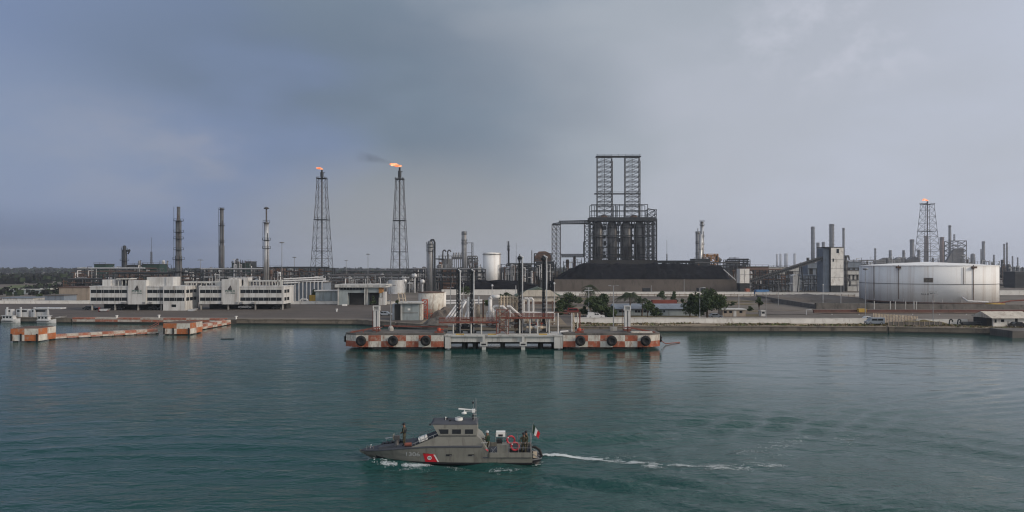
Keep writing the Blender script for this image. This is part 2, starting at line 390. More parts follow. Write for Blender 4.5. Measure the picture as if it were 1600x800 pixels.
for k in range(70):   # worn tracks, bare patches and weeds on the ground behind the road
    x = rnd.uniform(10, 165); y = rnd.uniform(230, 372); n_ = 12; a_, b_ = rnd.uniform(4, 22), rnd.uniform(1.5, 7); ph = rnd.uniform(0, 9)
    if y < coast(x) + 36 or (x > 96 and y < 318): continue
    PT.use(('dirt', 'asphalt', 'track', 'grass', 'wallbrown')[k % 5]); PT.add([(x + a_ * math.cos(6.283 * i / n_) * (1 + .3 * math.sin(3 * i + ph)), y + b_ * math.sin(6.283 * i / n_) * (1 + .3 * math.sin(2 * i + ph)), GZ + .03 + .002 * k) for i in range(n_)], [tuple(range(n_))])
tag(PT.build('bare_ground'), kind='structure')
# rough dry grass on the bank in front of the white wall, with blades and tufts
gb = MB('grass')
for k in range(5200):
    x = rnd.uniform(17, 165); y = coast(x) + rnd.uniform(1.6, 11.3)
    nv = noise.noise(Vector((x * .09, y * .35, 3)))
    if nv < -.05 + .25 * rnd.random(): continue
    h = rnd.uniform(.12, .38) * (1.6 if nv > .3 else 1); a = rnd.uniform(0, math.pi); r = rnd.uniform(.2, .5)
    c, s = math.cos(a) * r, math.sin(a) * r; gb.use(rnd.choice(['grass', 'grass', 'leaflight', 'dirt']))
    gb.add([(x - c, y - s, GZ), (x + c, y + s, GZ), (x + c * .6 + rnd.uniform(-.2, .2), y + s * .6, GZ + h), (x - c * .6, y - s * .6, GZ + h * rnd.uniform(.5, 1))], [(0, 1, 2, 3)])
tag(gb.build('grass'), 'dry tufted grass on the bank below the white roadside wall', 'grass', kind='stuff')

# quay walls in lengths, each a thing
def quay(x0, x1, label, capm='quay', z=1.5, checks=None):
    o = thing('quay_wall', label, 'quay wall', (x0, coast(x0), 0)); o['kind'] = 'thing'
    pts = [x0] + [c[0] for c in COAST if x0 < c[0] < x1] + [x1]; b = MB('quay'); cp = MB(capm); sl = MB('slime')
    for a, c in zip(pts[:-1], pts[1:]):
        ya, yc = coast(a), coast(c)
        b.slab([(a, ya), (c, yc), (c, yc + 1.35), (a, ya + 1.35)], .05, z - .12)
        cp.slab([(a, ya - .12), (c, yc - .12), (c, yc + 1.4), (a, ya + 1.4)], z - .12, z + .1)
        sl.slab([(a, ya - .06), (c, yc - .06), (c, yc + 1.3), (a, ya + 1.3)], -2, .38)
    b.build('wall_face', o); cp.build('coping', o); sl.build('waterline_band', o)
    if checks:
        n = int((x1 - x0) / 2.4)
        for row in (0, 1):
            ck = MB('fadedred')
            for i in range(n):
                a = x0 + (x1 - x0) * i / n; c = x0 + (x1 - x0) * (i + 1) / n; ya, yc = coast(a), coast(c)
                ck.use('fadedred' if (i // 3 + row) % 2 == 0 else 'fadedwhite')
                if row: ck.add([(a, ya - .14, .55), (c, yc - .14, .55), (c, yc - .14, 1.25), (a, ya - .14, 1.25)], [(0, 1, 2, 3)])
                else: ck.slab([(a, ya - .2), (c, yc - .2), (c, yc + 1.6), (a, ya + 1.6)], 1.27, 1.75)
            ck.build('painted_band', o)
    return o
quay(-400, -134.5, 'dark stone quay wall beside the moored white launches')
quay(-134, -86, 'quay wall painted in faded red and white blocks before the office blocks', checks=True)
quay(-82.5, -33, 'plain brown concrete quay wall along the empty dark apron')
quay(-32, 16.5, 'shadowed dark quay wall behind the checkered jetty')
quay(17, 98, 'long stained grey quay wall under the grassy bank')
quay(98.6, 330, 'grey quay wall below the tin roofed shed at the far right')

# ------------------------------------------------------------------ water
BX0, BY = -13.72, 63.4                                       # the boat's bow and centre line
def wh(x, y):
    p = Vector((x * .11, y * .24, 0)); z = .085 * noise.noise(p) + .045 * noise.noise(Vector((x * .3, y * .62, 5)))
    u = x - (BX0 + 1.0)
    if u > 0:
        v = abs(y - BY); d = v - .30 * u - .9; fall = math.exp(-u / 60)
        z += .25 * fall * math.exp(-(d / (2.2 + u * .03)) ** 2) * math.cos(2 * math.pi * d / 2.7)
        d2 = v - .47 * u + 3; z += .16 * math.exp(-u / 75) * math.exp(-(d2 / 5) ** 2) * math.cos(2 * math.pi * d2 / 3.4)
        if u > 16: z += .05 * math.exp(-(u - 16) / 30) * math.exp(-((y - BY) / (2 + u * .06)) ** 2) * math.sin(u * 1.9)
    # older arcs left by the boat's turn, to the right
    q = math.hypot(x - 10, (y - 40) * 1.15)
    if x > 5: z += .16 * math.exp(-((q - 47) / 9) ** 2) * math.sin(q * 1.25) * min(1, (x - 5) / 14)
    q2 = math.hypot(x + 30, y - 5)
    z += .11 * math.exp(-((q2 - 62) / 10) ** 2) * math.sin(q2 * 1.5)
    fade = min(1, max(0, (165 - y) / 40)) * min(1, max(0, (150 - abs(x)) / 30)) * min(1, max(0, (y - 22) / 10))
    return z * fade
def graded(a, b, st, lo, hi, gfac=1.28):
    l = [a + st * i for i in range(int((b - a) / st) + 1)]; s = st; v = l[-1]
    while v < hi: s *= gfac; v += s; l.append(min(v, hi))
    s = st; v = l[0]; pre = []
    while v > lo: s *= gfac; v -= s; pre.append(max(v, lo))
    return pre[::-1] + l
def water_mat():
    m = bpy.data.materials.new("water"); m.use_nodes = True; t = m.node_tree; b = t.nodes["Principled BSDF"]
    def tn(k, **a):
        n = t.nodes.new(k)
        for p, v in a.items(): setattr(n, p, v)
        return n
    b.inputs["Base Color"].default_value = (.013, .058, .052, 1); b.inputs["Roughness"].default_value = .10; b.inputs["IOR"].default_value = 1.333
    b.inputs["Specular IOR Level"].default_value = .46
    tcn = tn("ShaderNodeTexCoord")
    def ns(sc, st, det=3, rough=.5, rot=0):
        mp = tn("ShaderNodeMapping"); mp.inputs["Scale"].default_value = st; mp.inputs["Rotation"].default_value = (0, 0, rot); t.links.new(tcn.outputs["Object"], mp.inputs[0])
        n = tn("ShaderNodeTexNoise"); n.inputs["Scale"].default_value = sc; n.inputs["Detail"].default_value = det; n.inputs["Roughness"].default_value = rough; t.links.new(mp.outputs[0], n.inputs["Vector"]); return n.outputs[0]
    def ma(op, a, c):
        n = tn("ShaderNodeMath", operation=op)
        for i, v in enumerate((a, c)):
            if isinstance(v, (int, float)): n.inputs[i].default_value = v
            else: t.links.new(v, n.inputs[i])
        return n.outputs[0]
    fine = ns(1.7, (.75, 1.25, 1), 5, .62, .25); mid = ns(.42, (.6, 1.4, 1), 4, .55, -.2); big = ns(.02, (.55, 1.6, 1), 4, .55)
    h = ma('ADD', ma('MULTIPLY', fine, .26), ma('MULTIPLY', mid, 1.05))
    mr = tn("ShaderNodeMapRange"); mr.interpolation_type = 'SMOOTHSTEP'; t.links.new(big, mr.inputs[0]); mr.inputs[1].default_value = .36; mr.inputs[2].default_value = .62; mr.inputs[3].default_value = .70; mr.inputs[4].default_value = 1.0
    bp = tn("ShaderNodeBump"); bp.inputs["Distance"].default_value = .55; t.links.new(h, bp.inputs["Height"]); 
    sx = tn("ShaderNodeSeparateXYZ"); t.links.new(tcn.outputs["Object"], sx.inputs[0])
    edge_ = ma('ADD', sx.outputs[1], ma('ADD', ma('MULTIPLY', big, 50), ma('MULTIPLY', sx.outputs[0], .6)))
    calm = tn("ShaderNodeMapRange"); calm.interpolation_type = 'SMOOTHSTEP'; t.links.new(edge_, calm.inputs[0]); calm.inputs[1].default_value = 100; calm.inputs[2].default_value = 165; calm.inputs[3].default_value = 1; calm.inputs[4].default_value = .13
    t.links.new(ma('MULTIPLY', ma('MULTIPLY', mr.outputs[0], calm.outputs[0]), .95), bp.inputs["Strength"])
    t.links.new(bp.outputs[0], b.inputs["Normal"])
    return m
M['water'] = water_mat()
wx = graded(-78, 96, .65, -6000, 6000); wy = graded(40, 140, .6, -700, 275)
wb = MB('water')
wb.add([(x, y, wh(x, y)) for y in wy for x in wx], [(j * len(wx) + i, j * len(wx) + i + 1, (j + 1) * len(wx) + i + 1, (j + 1) * len(wx) + i) for j in range(len(wy) - 1) for i in range(len(wx) - 1)])
tag(wb.build('water', smooth=True), kind='structure')

# foam: countless small flecks lying on the water
dm('foam', (.52, .56, .56), .9, var=.15, scale=2)
def gpt(px, py): Y = GY(py, 0); return (X(px, Y), Y)
def foam(name, label, paths):
    b = MB('foam')
    for pts, wid, n, sz, *c_ in paths:
        bias = c_[0] if c_ else 0
        P = [gpt(*p) for p in pts]; seg = [math.dist(a, c) for a, c in zip(P[:-1], P[1:])]; T = sum(seg)
        for k in range(n):
            t = rnd.random(); s = t * T; i = 0
            while i < len(seg) - 1 and s > seg[i]: s -= seg[i]; i += 1
            f_ = s / seg[i]; a, c = P[i], P[i + 1]
            wd = wid[0] + (wid[1] - wid[0]) * t
            x = a[0] + (c[0] - a[0]) * f_ + rnd.gauss(0, .25); y = a[1] + (c[1] - a[1]) * f_ + rnd.gauss(0, wd)
            cl = noise.noise(Vector((x * .55, y * 1.1, 9))) + .5 * noise.noise(Vector((x * 1.9, y * 2.6, 4)))
            if cl < rnd.uniform(-.22, .42) + t * .10 + bias: continue
            r = rnd.uniform(sz * .35, sz) * (1 - .4 * t); a0 = rnd.uniform(0, 6.28); q = []
            m_ = rnd.choice((4, 5, 6))
            for j in range(m_):
                u = a0 + 6.283 * j / m_; rr = r * rnd.uniform(.5, 1.2); xx = x + rr * 1.5 * math.cos(u); yy = y + rr * .8 * math.sin(u)
                q.append((xx, yy, wh(xx, yy) + .035))
            b.add(q, [tuple(range(m_))])
    return tag(b.build(name), label, 'foam', kind='stuff')
foam('wake_foam', 'broken white foam trailing behind the grey patrol boat', [
    ([(846, 712), (880, 713), (915, 716), (950, 719)], (.22, .36), 8000, .07, -.16),
    ([(925, 716), (985, 722), (1018, 727)], (.24, .30), 3600, .06),
    ([(1010, 726), (1050, 729), (1085, 731), (1110, 731)], (.45, .45), 3000, .055),
    ([(1110, 731), (1160, 730), (1222, 726)], (.45, .5), 3200, .055),
    ([(950, 714), (1040, 720), (1120, 722)], (.8, .9), 1000, .04),
    ([(1190, 700), (1215, 694), (1245, 692), (1268, 686)], (.7, .6), 1700, .06),
    ([(1150, 712), (1190, 708), (1240, 712)], (1.1, 1.1), 700, .05), ([(1310, 690), (1350, 684), (1390, 686)], (1.0, 1.0), 600, .055)])
foam('bow_foam', 'white spray and foam along the waterline of the grey boat', [
    ([(586, 723.5), (602, 727.5), (625, 730), (655, 732), (692, 733.5)], (.05, .08), 2300, .045, -.28),
    ([(600, 728), (625, 732), (668, 735)], (.16, .2), 900, .035),
    ([(690, 733), (715, 735), (740, 734)], (.3, .25), 500, .035), ([(715, 731), (735, 734), (752, 737)], (.1, .14), 420, .04), ([(768, 732), (788, 734), (815, 735)], (.14, .16), 360, .04), ([(832, 724), (848, 722)], (.2, .25), 900, .06)])
wl = MB('black'); wl.bar(at(345, 529.8, 168), at(366, 529.2, 168), .14, 6, .08); tag(wl.build('floating_log'), 'thin dark log floating on open water off the left jetty', 'log')

# ------------------------------------------------------------------ far wooded horizon
fw = MB('farwood')
def wood(x0, x1, y0, y1, n, hmin, hmax, s):
    for k in range(n):
        x = rnd.uniform(x0, x1); y = rnd.uniform(y0, y1); h = rnd.uniform(hmin, hmax) * (.75 + .5 * noise.noise(Vector((x * .004, y * .003, 1))))
        for j in range(5):
            a = rnd.uniform(0, 6.28); r = rnd.uniform(.3, 1) * s; px_ = x + rnd.uniform(-1, 1) * s; pz = h * rnd.uniform(.35, 1)
            c, d = math.cos(a) * r, math.sin(a) * r
            fw.use(rnd.choice(('farwood', 'farwood', 'farwood', 'leafdark')))
            fw.add([(px_ - c, y - d, GZ + pz - r * .7), (px_ + c, y + d, GZ + pz - r * .4), (px_ + c * .7, y + d, GZ + pz + r * .4), (px_ - c * .6, y - d, GZ + pz + r * .6)], [(0, 1, 2, 3)])
        fw.add([(x - s, y, GZ), (x + s, y, GZ), (x + s * .8, y, GZ + h * .6), (x - s * .8, y, GZ + h * .6)], [(0, 1, 2, 3)])
wood(-1900, 1700, 1500, 2400, 4200, 9, 15, 5); wood(-700, -180, 620, 1100, 1600, 5, 9, 3.4); wood(-340, -150, 380, 600, 420, 3, 5, 1.8)
wood(-560, 100, 800, 1200, 1300, 6, 10, 4)
tag(fw.build('far_woodland'), 'dark low woodland along the horizon behind the refinery', 'woodland', kind='stuff')

# ------------------------------------------------------------------ the air
hz = MB(); hz.mats = []; hz.box(-5200, -650, -4, 5200, 5600, 150)
def haze_mat():
    m = bpy.data.materials.new("haze"); m.use_nodes = True; t = m.node_tree; t.nodes.clear()
    o = t.nodes.new("ShaderNodeOutputMaterial"); v = t.nodes.new("ShaderNodeVolumePrincipled")
    v.inputs["Color"].default_value = (.80, .87, 1, 1); v.inputs["Density"].default_value = .00012; v.inputs["Anisotropy"].default_value = .2
    t.links.new(v.outputs[0], o.inputs["Volume"]); return m
hz.mats = [haze_mat()]; tag(hz.build('haze'), kind='stuff')
# ================================================================== the loading jetty
JY, JT = 147.0, 3.45              # front face and deck height
def jx(px): return X(px, JY)
def checker(b, px_list, y, zt, zm, zb, first, oc='orange'):
    for i, (a, c) in enumerate(zip(px_list[:-1], px_list[1:])):
        for row, (z0, z1) in enumerate(((zm, zt), (zb, zm))):
            b.use(oc if (i + row + first) % 2 == 0 else 'cwhite')
            b.add([(a, y, z0), (c, y, z0), (c, y, z1), (a, y, z1)], [(0, 1, 2, 3)])
def platform(label, pxs, first, end):
    xs_ = [jx(p) for p in pxs]; x0, x1 = xs_[0], xs_[-1]; o = thing('mooring_platform', label, 'jetty platform', ((x0 + x1) / 2, JY, 0)); o['kind'] = 'thing'
    zt, zm, zb = 2.98, 1.75, .52; D = 9.5
    if end < 0: poly = [(x0 - 2.5, JY + 2.0), (x0, JY + .01), (x1, JY + .01), (x1, JY + D), (x0 - 2.5, JY + D)]
    else: poly = [(x0, JY + .01), (x1, JY + .01), (x1 + 2.5, JY + 2.0), (x1 + 2.5, JY + D), (x0, JY + D)]
    b = MB('concrete'); b.slab(poly, zb, zt + .02); b.build('body', o)
    t = MB('darkcon'); t.slab([(x, y + .14 if y < JY + 1 else y - .1) for x, y in poly], zt + .02, JT - .08); t.build('deck', o)
    f = MB('orange'); checker(f, xs_, JY - .03, zt, zm, zb, first)
    # the slanting end, painted the same way
    e0, e1 = ((x0 - 2.5, JY + 1.97), (x0, JY - .03)) if end < 0 else ((x1, JY - .03), (x1 + 2.5, JY + 1.97))
    for row, (z0, z1) in enumerate(((zm, zt), (zb, zm))):
        f.use('cwhite' if row == 0 else 'orange'); f.add([(e0[0], e0[1], z0), (e1[0], e1[1], z0), (e1[0], e1[1], z1), (e0[0], e0[1], z1)], [(0, 1, 2, 3)])
    f.build('checkered_face', o)
    if end < 0: sx = x0 - 2.56
    else: sx = x1 + 2.56
    sf = MB('orange')
    for i in range(3):
        for row, (z0, z1) in enumerate(((zm, zt), (zb, zm))):
            sf.use('orange' if (i + row) % 2 else 'cwhite'); ya, yb = JY + 2 + i * 2.5, JY + 2 + (i + 1) * 2.5
            sf.add([(sx, ya, z0), (sx, yb, z0), (sx, yb, z1), (sx, ya, z1)], [(0, 1, 2, 3) if end > 0 else (3, 2, 1, 0)])
    sf.build('checkered_side', o)
    n = max(4, int((x1 - x0) / 5))
    for i in range(n):
        for yy in (JY + 1.2, JY + 5, JY + 8.6):
            p = MB('slime'); xx = x0 + .9 + (x1 - x0 - 1.8) * i / (n - 1); p.bar((xx, yy, -4), (xx, yy, zb), .62, 8); p.build('pile', o)
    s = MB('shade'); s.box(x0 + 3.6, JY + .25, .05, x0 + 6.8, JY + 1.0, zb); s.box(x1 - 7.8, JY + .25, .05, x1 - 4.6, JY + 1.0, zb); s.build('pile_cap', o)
    return o
LP = platform('checkered orange and white concrete platform forming the left end of the jetty', [556 + 19.6 * i for i in range(8)], 1, -1)
RP = platform('checkered orange and white concrete platform forming the right end of the jetty', [880 + 19.3 * i for i in range(8)], 1, 1)
# raised orange corner frames
def corner(label, px, sgn, dy0=0):
    JY = 147.0 + dy0; x = X(px, 147.0); o = thing('fender_frame', label, 'steel frame', (x, JY + 1, JT - .08)); b = MB('brightred')
    z = JT - .08; b = MB('redsteel')
    for dy in (.6, 2.6): b.bar((x, JY + dy, z), (x + sgn * 5.4, JY + dy + .5, z + 1.0), .16); b.bar((x + sgn * 5.4, JY + dy + .5, z + 1.0), (x + sgn * 5.4, JY + dy + .5, z), .13)
    b.bar((x + sgn * 2.6, JY + .85, z), (x + sgn * 2.6, JY + .85, z + .55), .12); b.bar((x, JY + .6, z + .04), (x, JY + 2.6, z + .04), .16); b.bar((x + sgn * 5.4, JY + 1.1, z + 1), (x + sgn * 5.4, JY + 3.1, z + 1), .16)
    b.build('frame', o)
    pl = MB('redsteel'); pl.add([(x + sgn * 4.2, JY + 1.0, z + .75), (x + sgn * 6.4, JY + 1.2, z + .95), (x + sgn * 6.4, JY + 3.1, z + 1.05), (x + sgn * 4.2, JY + 3.0, z + .8)], [(0, 1, 2, 3), (3, 2, 1, 0)])
    pl.v = [(v[0], v[1], v[2] + (.05 if i > 3 else 0)) for i, v in enumerate(pl.v)]; pl.build('plate', o)
corner('low orange steel frame on the left tip of the jetty', 545, 1, 1.2); corner('low rusty red steel frame on the right tip of the jetty', 1026, -1, 1.2)

def fender(px, label, py=532.5, r=1.06, x=None, Y=None, axis='y'):
    Y = JY - .5 if Y is None else Y; x = X(px, Y) if x is None else x; z = Zp(py, Y)
    o = thing('tyre_fender', label, 'tyre fender', (x, Y, z), 'black tyre fenders along the jetty')
    b = MB('rubber'); b.torus((x, Y, z), r * .66, r * .36, axis, 22, 10); b.build('tyre', o, smooth=True)
    h = MB('black'); p, q = ((x, Y - .12, z), (x, Y + .3, z)) if axis == 'y' else ((x - .12, Y, z), (x + .3, Y, z)); h.bar(p, q, r * .34, 14); h.build('hub', o)
    c = MB('darksteel'); c.bar((x, Y + .15, z + r * .8), (x, Y + .45, 2.95), .05); c.build('chain', o)
for px, l in ((564, 'round black tyre fender nearest the outer corner of the left checkered platform'), (614, 'middle one of three tyre fenders on the left checkered platform'),
              (665, 'tyre fender on the left checkered platform closest to the pale trestle'), (907, 'tyre fender on the right checkered platform closest to the pale trestle'),
              (956, 'middle one of three tyre fenders on the right checkered platform'), (1009, 'round black tyre fender nearest the outer corner of the right checkered platform')): fender(px, l)
for s, x, l in ((-1, jx(556) - 2.85, 'left'), (1, jx(1015) + 2.85, 'right')):
    for py, u in ((527.5, 'upper'), (531.5, 'lower')):
        fender(0, f'small {u} tyre fender hanging off the {l} end face of the jetty', py, .42, x=x, Y=JY + 2.6, axis='x')

# pale trestle between the platforms
o = thing('loading_trestle', 'long pale concrete trestle deck between the two checkered platforms', 'trestle', (jx(787), JY, 0)); o['kind'] = 'thing'
x0, x1 = jx(694.5), jx(879.2)
b = MB('palecon'); b.box(x0, JY + .2, 2.55, x1, JY + 8.5, 3.0); b.box(x0 - .02, JY - .1, 2.72, x1 + .02, JY + .6, 3.06); b.build('deck', o)
b = MB('shade'); b.box(x0 + .4, JY + 8.0, .35, x1 - .4, JY + 8.4, 2.53); b.build('shade_backing', o)  # added near-black wall, standing in for the darkness under the deck
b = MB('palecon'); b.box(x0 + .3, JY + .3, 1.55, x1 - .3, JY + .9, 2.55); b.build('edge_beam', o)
b = MB('shade'); b.box(x0 + .4, JY + 5.6, .7, x1 - .4, JY + 6.4, 2.53); b.box(x0 + .4, JY + 2.2, 1.5, x1 - .4, JY + 2.8, 2.53); b.build('shade_beam', o)  # added beams, coloured near-black as the shade under the deck
for p0, p1 in ((695, 704), (866, 879)):
    b = MB('palecon'); b.box(jx(p0), JY - .02, .25, jx(p1), JY + 1.8, 2.6); b.build('end_pier', o)
for p in (756, 817.5):
    b = MB('palecon'); b.box(jx(p - 5.5), JY - .35, .75, jx(p + 5.5), JY + 1.2, 1.58); b.box(jx(p - 3), JY - .15, -2, jx(p + 3), JY + .9, .76); b.box(jx(p - 2), JY - .16, 1.58, jx(p + 2), JY + .2, 2.7); q = b.build('bracket', o)
    s = MB('black'); s.box(jx(p - 3.6), JY - .40, 1.0, jx(p + 3.6), JY - .34, 1.28); s.build('slot', q)
for p in (724, 741, 785, 846, 868):
    for yy in (JY + 2.5, JY + 7.5): b = MB('slime'); b.bar((jx(p), yy, -4), (jx(p), yy, 2.55), .5, 8); b.build('pile', o)
for p in (712, 762, 842):
    b = MB('yellow'); b.box(jx(p), JY + .25, 3.06, jx(p + 13), JY + .5, 3.28); b.build('yellow_kerb', o)

# white square gauge columns with a box on top and slim lamp poles
def column_box(px, label):
    Y = JY + 6.5; x = X(px, Y); zb_, zt_ = JT - .08, Zp(478, Y); o = thing('mooring_column', label, 'column', (x, Y, zb_), 'white columns on the jetty')
    b = MB('white'); b.box(x - .62, Y - .4, zb_, x - .12, Y + .4, zt_ - 1); b.box(x + .16, Y - .4, zb_, x + .66, Y + .4, zt_ - 1); b.use('greysteel'); b.box(x - .12, Y - .2, zb_, x + .16, Y + .3, zt_ - 1); b.build('shaft', o)
    b = MB('white'); b.box(x - .75, Y - .5, zt_ - 1.0, x + .75, Y + .5, zt_ - .82); b.box(x - .75, Y - .5, zt_ - .82, x - .5, Y + .5, zt_ - .1); b.box(x + .5, Y - .5, zt_ - .82, x + .75, Y + .5, zt_ - .1); b.box(x - .75, Y - .5, zt_ - .1, x + .75, Y + .5, zt_ + .05); b.box(x - .5, Y + .1, zt_ - .82, x + .5, Y + .5, zt_ - .1); b.build('head_box', o)
    r = MB('redsteel'); r.bar((x - .95, Y + .2, zb_), (x - .95, Y + .2, zt_ - .6), .05); r.box(x - .8, Y - .6, zb_, x + .8, Y + .6, zb_ + .35); r.build('red_ladder', o)
column_box(588.5, 'white twin shaft column with a box head on the left jetty platform'); column_box(980, 'white twin shaft column with a box head on the right jetty platform')
def pole(px, pyt, pyb, Y, label, name='lamp_post', cat='lamp post', r=.11, head='double', m='greysteel', group=None, base=None):
    x = X(px, Y); zt = Zp(pyt, Y); zb_ = Zp(pyb, Y) if base is None else base
    o = thing(name, label, cat, (x, Y, zb_), group)
    b = MB(m); b.bar((x, Y, zb_), (x, Y, zt), r * 1.15, 6, r * .75); b.build('shaft', o)
    h = MB(m)
    if head == 'double': h.bar((x - r * 7, Y, zt - .1), (x + r * 7, Y, zt - .1), r * .6); h.box(x - r * 10, Y - r * 2, zt - .12, x - r * 5, Y + r * 2, zt + .05); h.box(x + r * 5, Y - r * 2, zt - .12, x + r * 10, Y + r * 2, zt + .05)
    elif head == 'ring': h.lathe((x, Y), [(r * 5, zt - .3), (r * 7, zt - .1), (r * 7, zt + .1), (r * 2, zt + .3)], 8)
    elif head == 'cross': h.box(x - r * 12, Y - r, zt - 1.0, x + r * 12, Y + r, zt - .8); h.box(x - r * 9, Y - r, zt - .3, x + r * 9, Y + r, zt - .12)
    elif head == 'single': h.bar((x, Y, zt), (x + r * 12, Y, zt + .15), r * .6); h.box(x + r * 8, Y - r, zt, x + r * 15, Y + r, zt + .2)
    elif head == 'lamp': h.ball((x, Y, zt + .2), r * 3, 8, 5)
    if head: h.build('lamp_head' if cat == 'lamp post' else 'cross_arm', o)
    return o
q = pole(610.5, 446, 517, JY + 6.5, 'thin grey lamp post on a concrete foot on the left jetty platform', base=JT - .08)
b = MB('concrete'); b.lathe((q.location.x, q.location.y), [(.62, JT - .08), (.62, JT + .5), (.3, JT + .95)], 8); b.build('foot', q)
q = pole(958.5, 446, 517, JY + 6.5, 'thin grey lamp post on a concrete foot on the right jetty platform', base=JT - .08)
b = MB('concrete'); b.box(q.location.x - .75, q.location.y - .5, JT - .08, q.location.x + .75, q.location.y + .5, JT + .7); b.build('foot', q)
# mooring line off the right end
b = MB('redsteel'); pts = [Vector((jx(1031) + .3, JY + 3.5, 1.9)), Vector((X(1040, 156), 156, .25)), Vector((X(1062, 160), 160, .1))]; b.tube(pts, .11, 6)
tag(b.build('floating_hose', loc=pts[0]), 'red floating hose running out on the water from the right end of the jetty', 'hose')

# marine loading cranes: dark lattice mast with a pale riser pipe beside it
def arm(pxl, pxp, pyt, pyp, label, Y, wide=.42, pyb=506):
    x = X(pxl, Y); xp = X(pxp, Y); zb_ = 3.0; zt = Zp(pyt, Y); zp = Zp(pyp, Y)
    o = thing('loading_crane', label, 'loading crane', (x, Y, zb_), 'dark loading cranes on the jetty')
    b = MB('darksteel'); b.lattice(x, Y, zb_, zt - 1.2, wide, wide, 13, .10, rb=.06); b.bar((x, Y, zb_), (x, Y, zt - 1.2), .12, 6); b.build('mast', o)
    t = MB('darksteel'); t.lathe((x, Y), [(.45, zt - 1.2), (.55, zt - .8), (.16, zt - .3), (.06, zt)], 8); t.build('mast_head', o)
    p = MB('palesteel'); p.bar((xp, Y - .4, zb_), (xp, Y - .4, zp), .145, 8); p.bar((xp, Y - .4, zp), (x, Y - .2, zp + .45), .15, 6); p.ball((xp, Y - .4, zp), .24); p.build('riser_pipe', o)
    c = MB('midsteel'); zc = Zp(470, Y)
    for k in range(3): c.ball((x + .25, Y - .35, zc - k * .8), .42, 8, 5)
    c.build('swivel_joint', o)
    k = MB('darksteel'); k.box(x - .8, Y - .5, zb_, xp + .5, Y + .6, zb_ + .5); k.build('base', o)
AY = JY + 5
arm(716, 719.3, 417, 424, 'first dark lattice loading crane from the left, beside slanting white pipes', AY, .33)
arm(736.5, 740.5, 417, 424, 'second dark lattice loading crane from the left on the jetty', AY, .28)
arm(812, 816.3, 397, 402, 'tallest dark lattice loading crane, right of the rusty pipe manifold', AY, .33)
arm(849.3, 853.8, 398, 402, 'rightmost loading crane with slim twin shafts on the jetty', AY, .24)

# red gangways with railings on pale posts
def gangway(label, px0, px1, pyt, pyb, Y, posts, depth=1.6):
    z0, z1 = Zp(pyb, Y), Zp(pyt, Y); x0, x1 = X(px0, Y), X(px1, Y); o = thing('gangway', label, 'gangway', ((x0 + x1) / 2, Y, 3.0))
    b = MB('redsteel'); b.box(x0, Y, z0, x1, Y + depth, z0 + .28); b.build('walkway', o)
    r = MB('redsteel')
    for yy in (Y + .04, Y + depth - .04):
        n = int((x1 - x0) / 1.1)
        for i in range(n + 1): xx = x0 + (x1 - x0) * i / n; r.bar((xx, yy, z0 + .28), (xx, yy, z1), .035)
        for k in (1, .68, .36): r.bar((x0, yy, z0 + .28 + (z1 - z0 - .28) * k), (x1, yy, z0 + .28 + (z1 - z0 - .28) * k), .036)
    r.build('railing', o)
    for p in posts: q = MB('palecon'); q.bar((X(p, Y), Y + .3, 3.0), (X(p, Y), Y + .3, z0), .15, 6); q.build('post', o)
    return o
gangway('lower red railed gangway on the left half of the jetty', 686, 779, 496.5, 505, JY + 2.2, (708, 736, 752, 778))
gangway('upper red railed gangway on the right half of the jetty', 783, 866, 490, 498, JY + 2.6, (793, 812, 828, 840, 858))
o = thing('stair_tower', 'red steel stair tower joining the two gangways in mid jetty', 'stairs', (X(785, JY + 2), JY + 2, 3.0)); b = MB('redsteel'); b.lattice(X(785, JY + 3), JY + 3, 3.0, Zp(484, JY + 3), 1.25, 1.25, 3, .09); b.build('frame', o)
t = MB('redsteel')
for k in range(8): t.cbox((X(780, JY + 3) + .22 * k, JY + 2.4, 3.3 + .42 * k), .5, .8, .07)
t.build('treads', o)
b = MB('redsteel'); Y = JY + 8
for a, c in ((690, 718),): b.bar(at(686, 497, Y), at(735, 499.5, Y), .12); b.bar(at(600, 509, JY + 8.8), at(700, 511, JY + 8.8), .18)
b.bar(at(735, 499.5, Y), (X(735, Y), Y, 3), .08); b.bar(at(686, 497, Y), (X(686, Y), Y, 2.9), .08); tag(b.build('fire_main', loc=at(690, 505, Y)), 'red pipe running low along the back of the left platform', 'pipe')
# white tubing: slanting bundles at the left, tall elbows, a rusty manifold, hoops at the right
def pipe(label, paths, r, m='whitepipe', name='pipe_run', cat='pipe', n=8, foot=None):
    P = [[at(*q) for q in pa] for pa in paths]; o = MB(m)
    for pa in P: o.tube(pa, r, n)
    if foot:
        for f_ in foot: p = at(*f_); o.bar(p, (p.x, p.y, GZ if p.y > 186 else 3.0), r * .6, 6)
    return tag(o.build(name, loc=P[0][0], smooth=False), label, cat)
Y = JY + 6
for i in range(4): pipe(f'slanting white pipe climbing to the jetty, {("outermost", "second", "third", "innermost")[i]} of four at the first loading crane', [[(697 + i * 5.5, 498 - i * .3, Y + i * .3), (713 + i * 5, 477 - i * 2, Y + 9 + i * .3), (716 + i * 5, 476.5 - i * 2, Y + 14)]], .23)
for i in range(3): pipe(f'steep white pipe beside the second loading crane, {("left", "middle", "right")[i]} of three', [[(726 + i * 3.2, 497, Y + 1.5), (732 + i * 3.2, 480 - i, Y + 7), (734 + i * 3, 478, Y + 9)]], .18)
pipe('tall thick white standpipe between the first two loading cranes', [[(732.5, 498, Y - 1), (732.5, 464, Y - 1)]], .33)
pipe('white hooped pipe rising behind the first loading crane', [[(722, 497, Y), (722, 470, Y), (724, 468, Y), (728, 468, Y), (730, 470, Y), (730, 497, Y)]], .16)
b = MB('whitepipe')
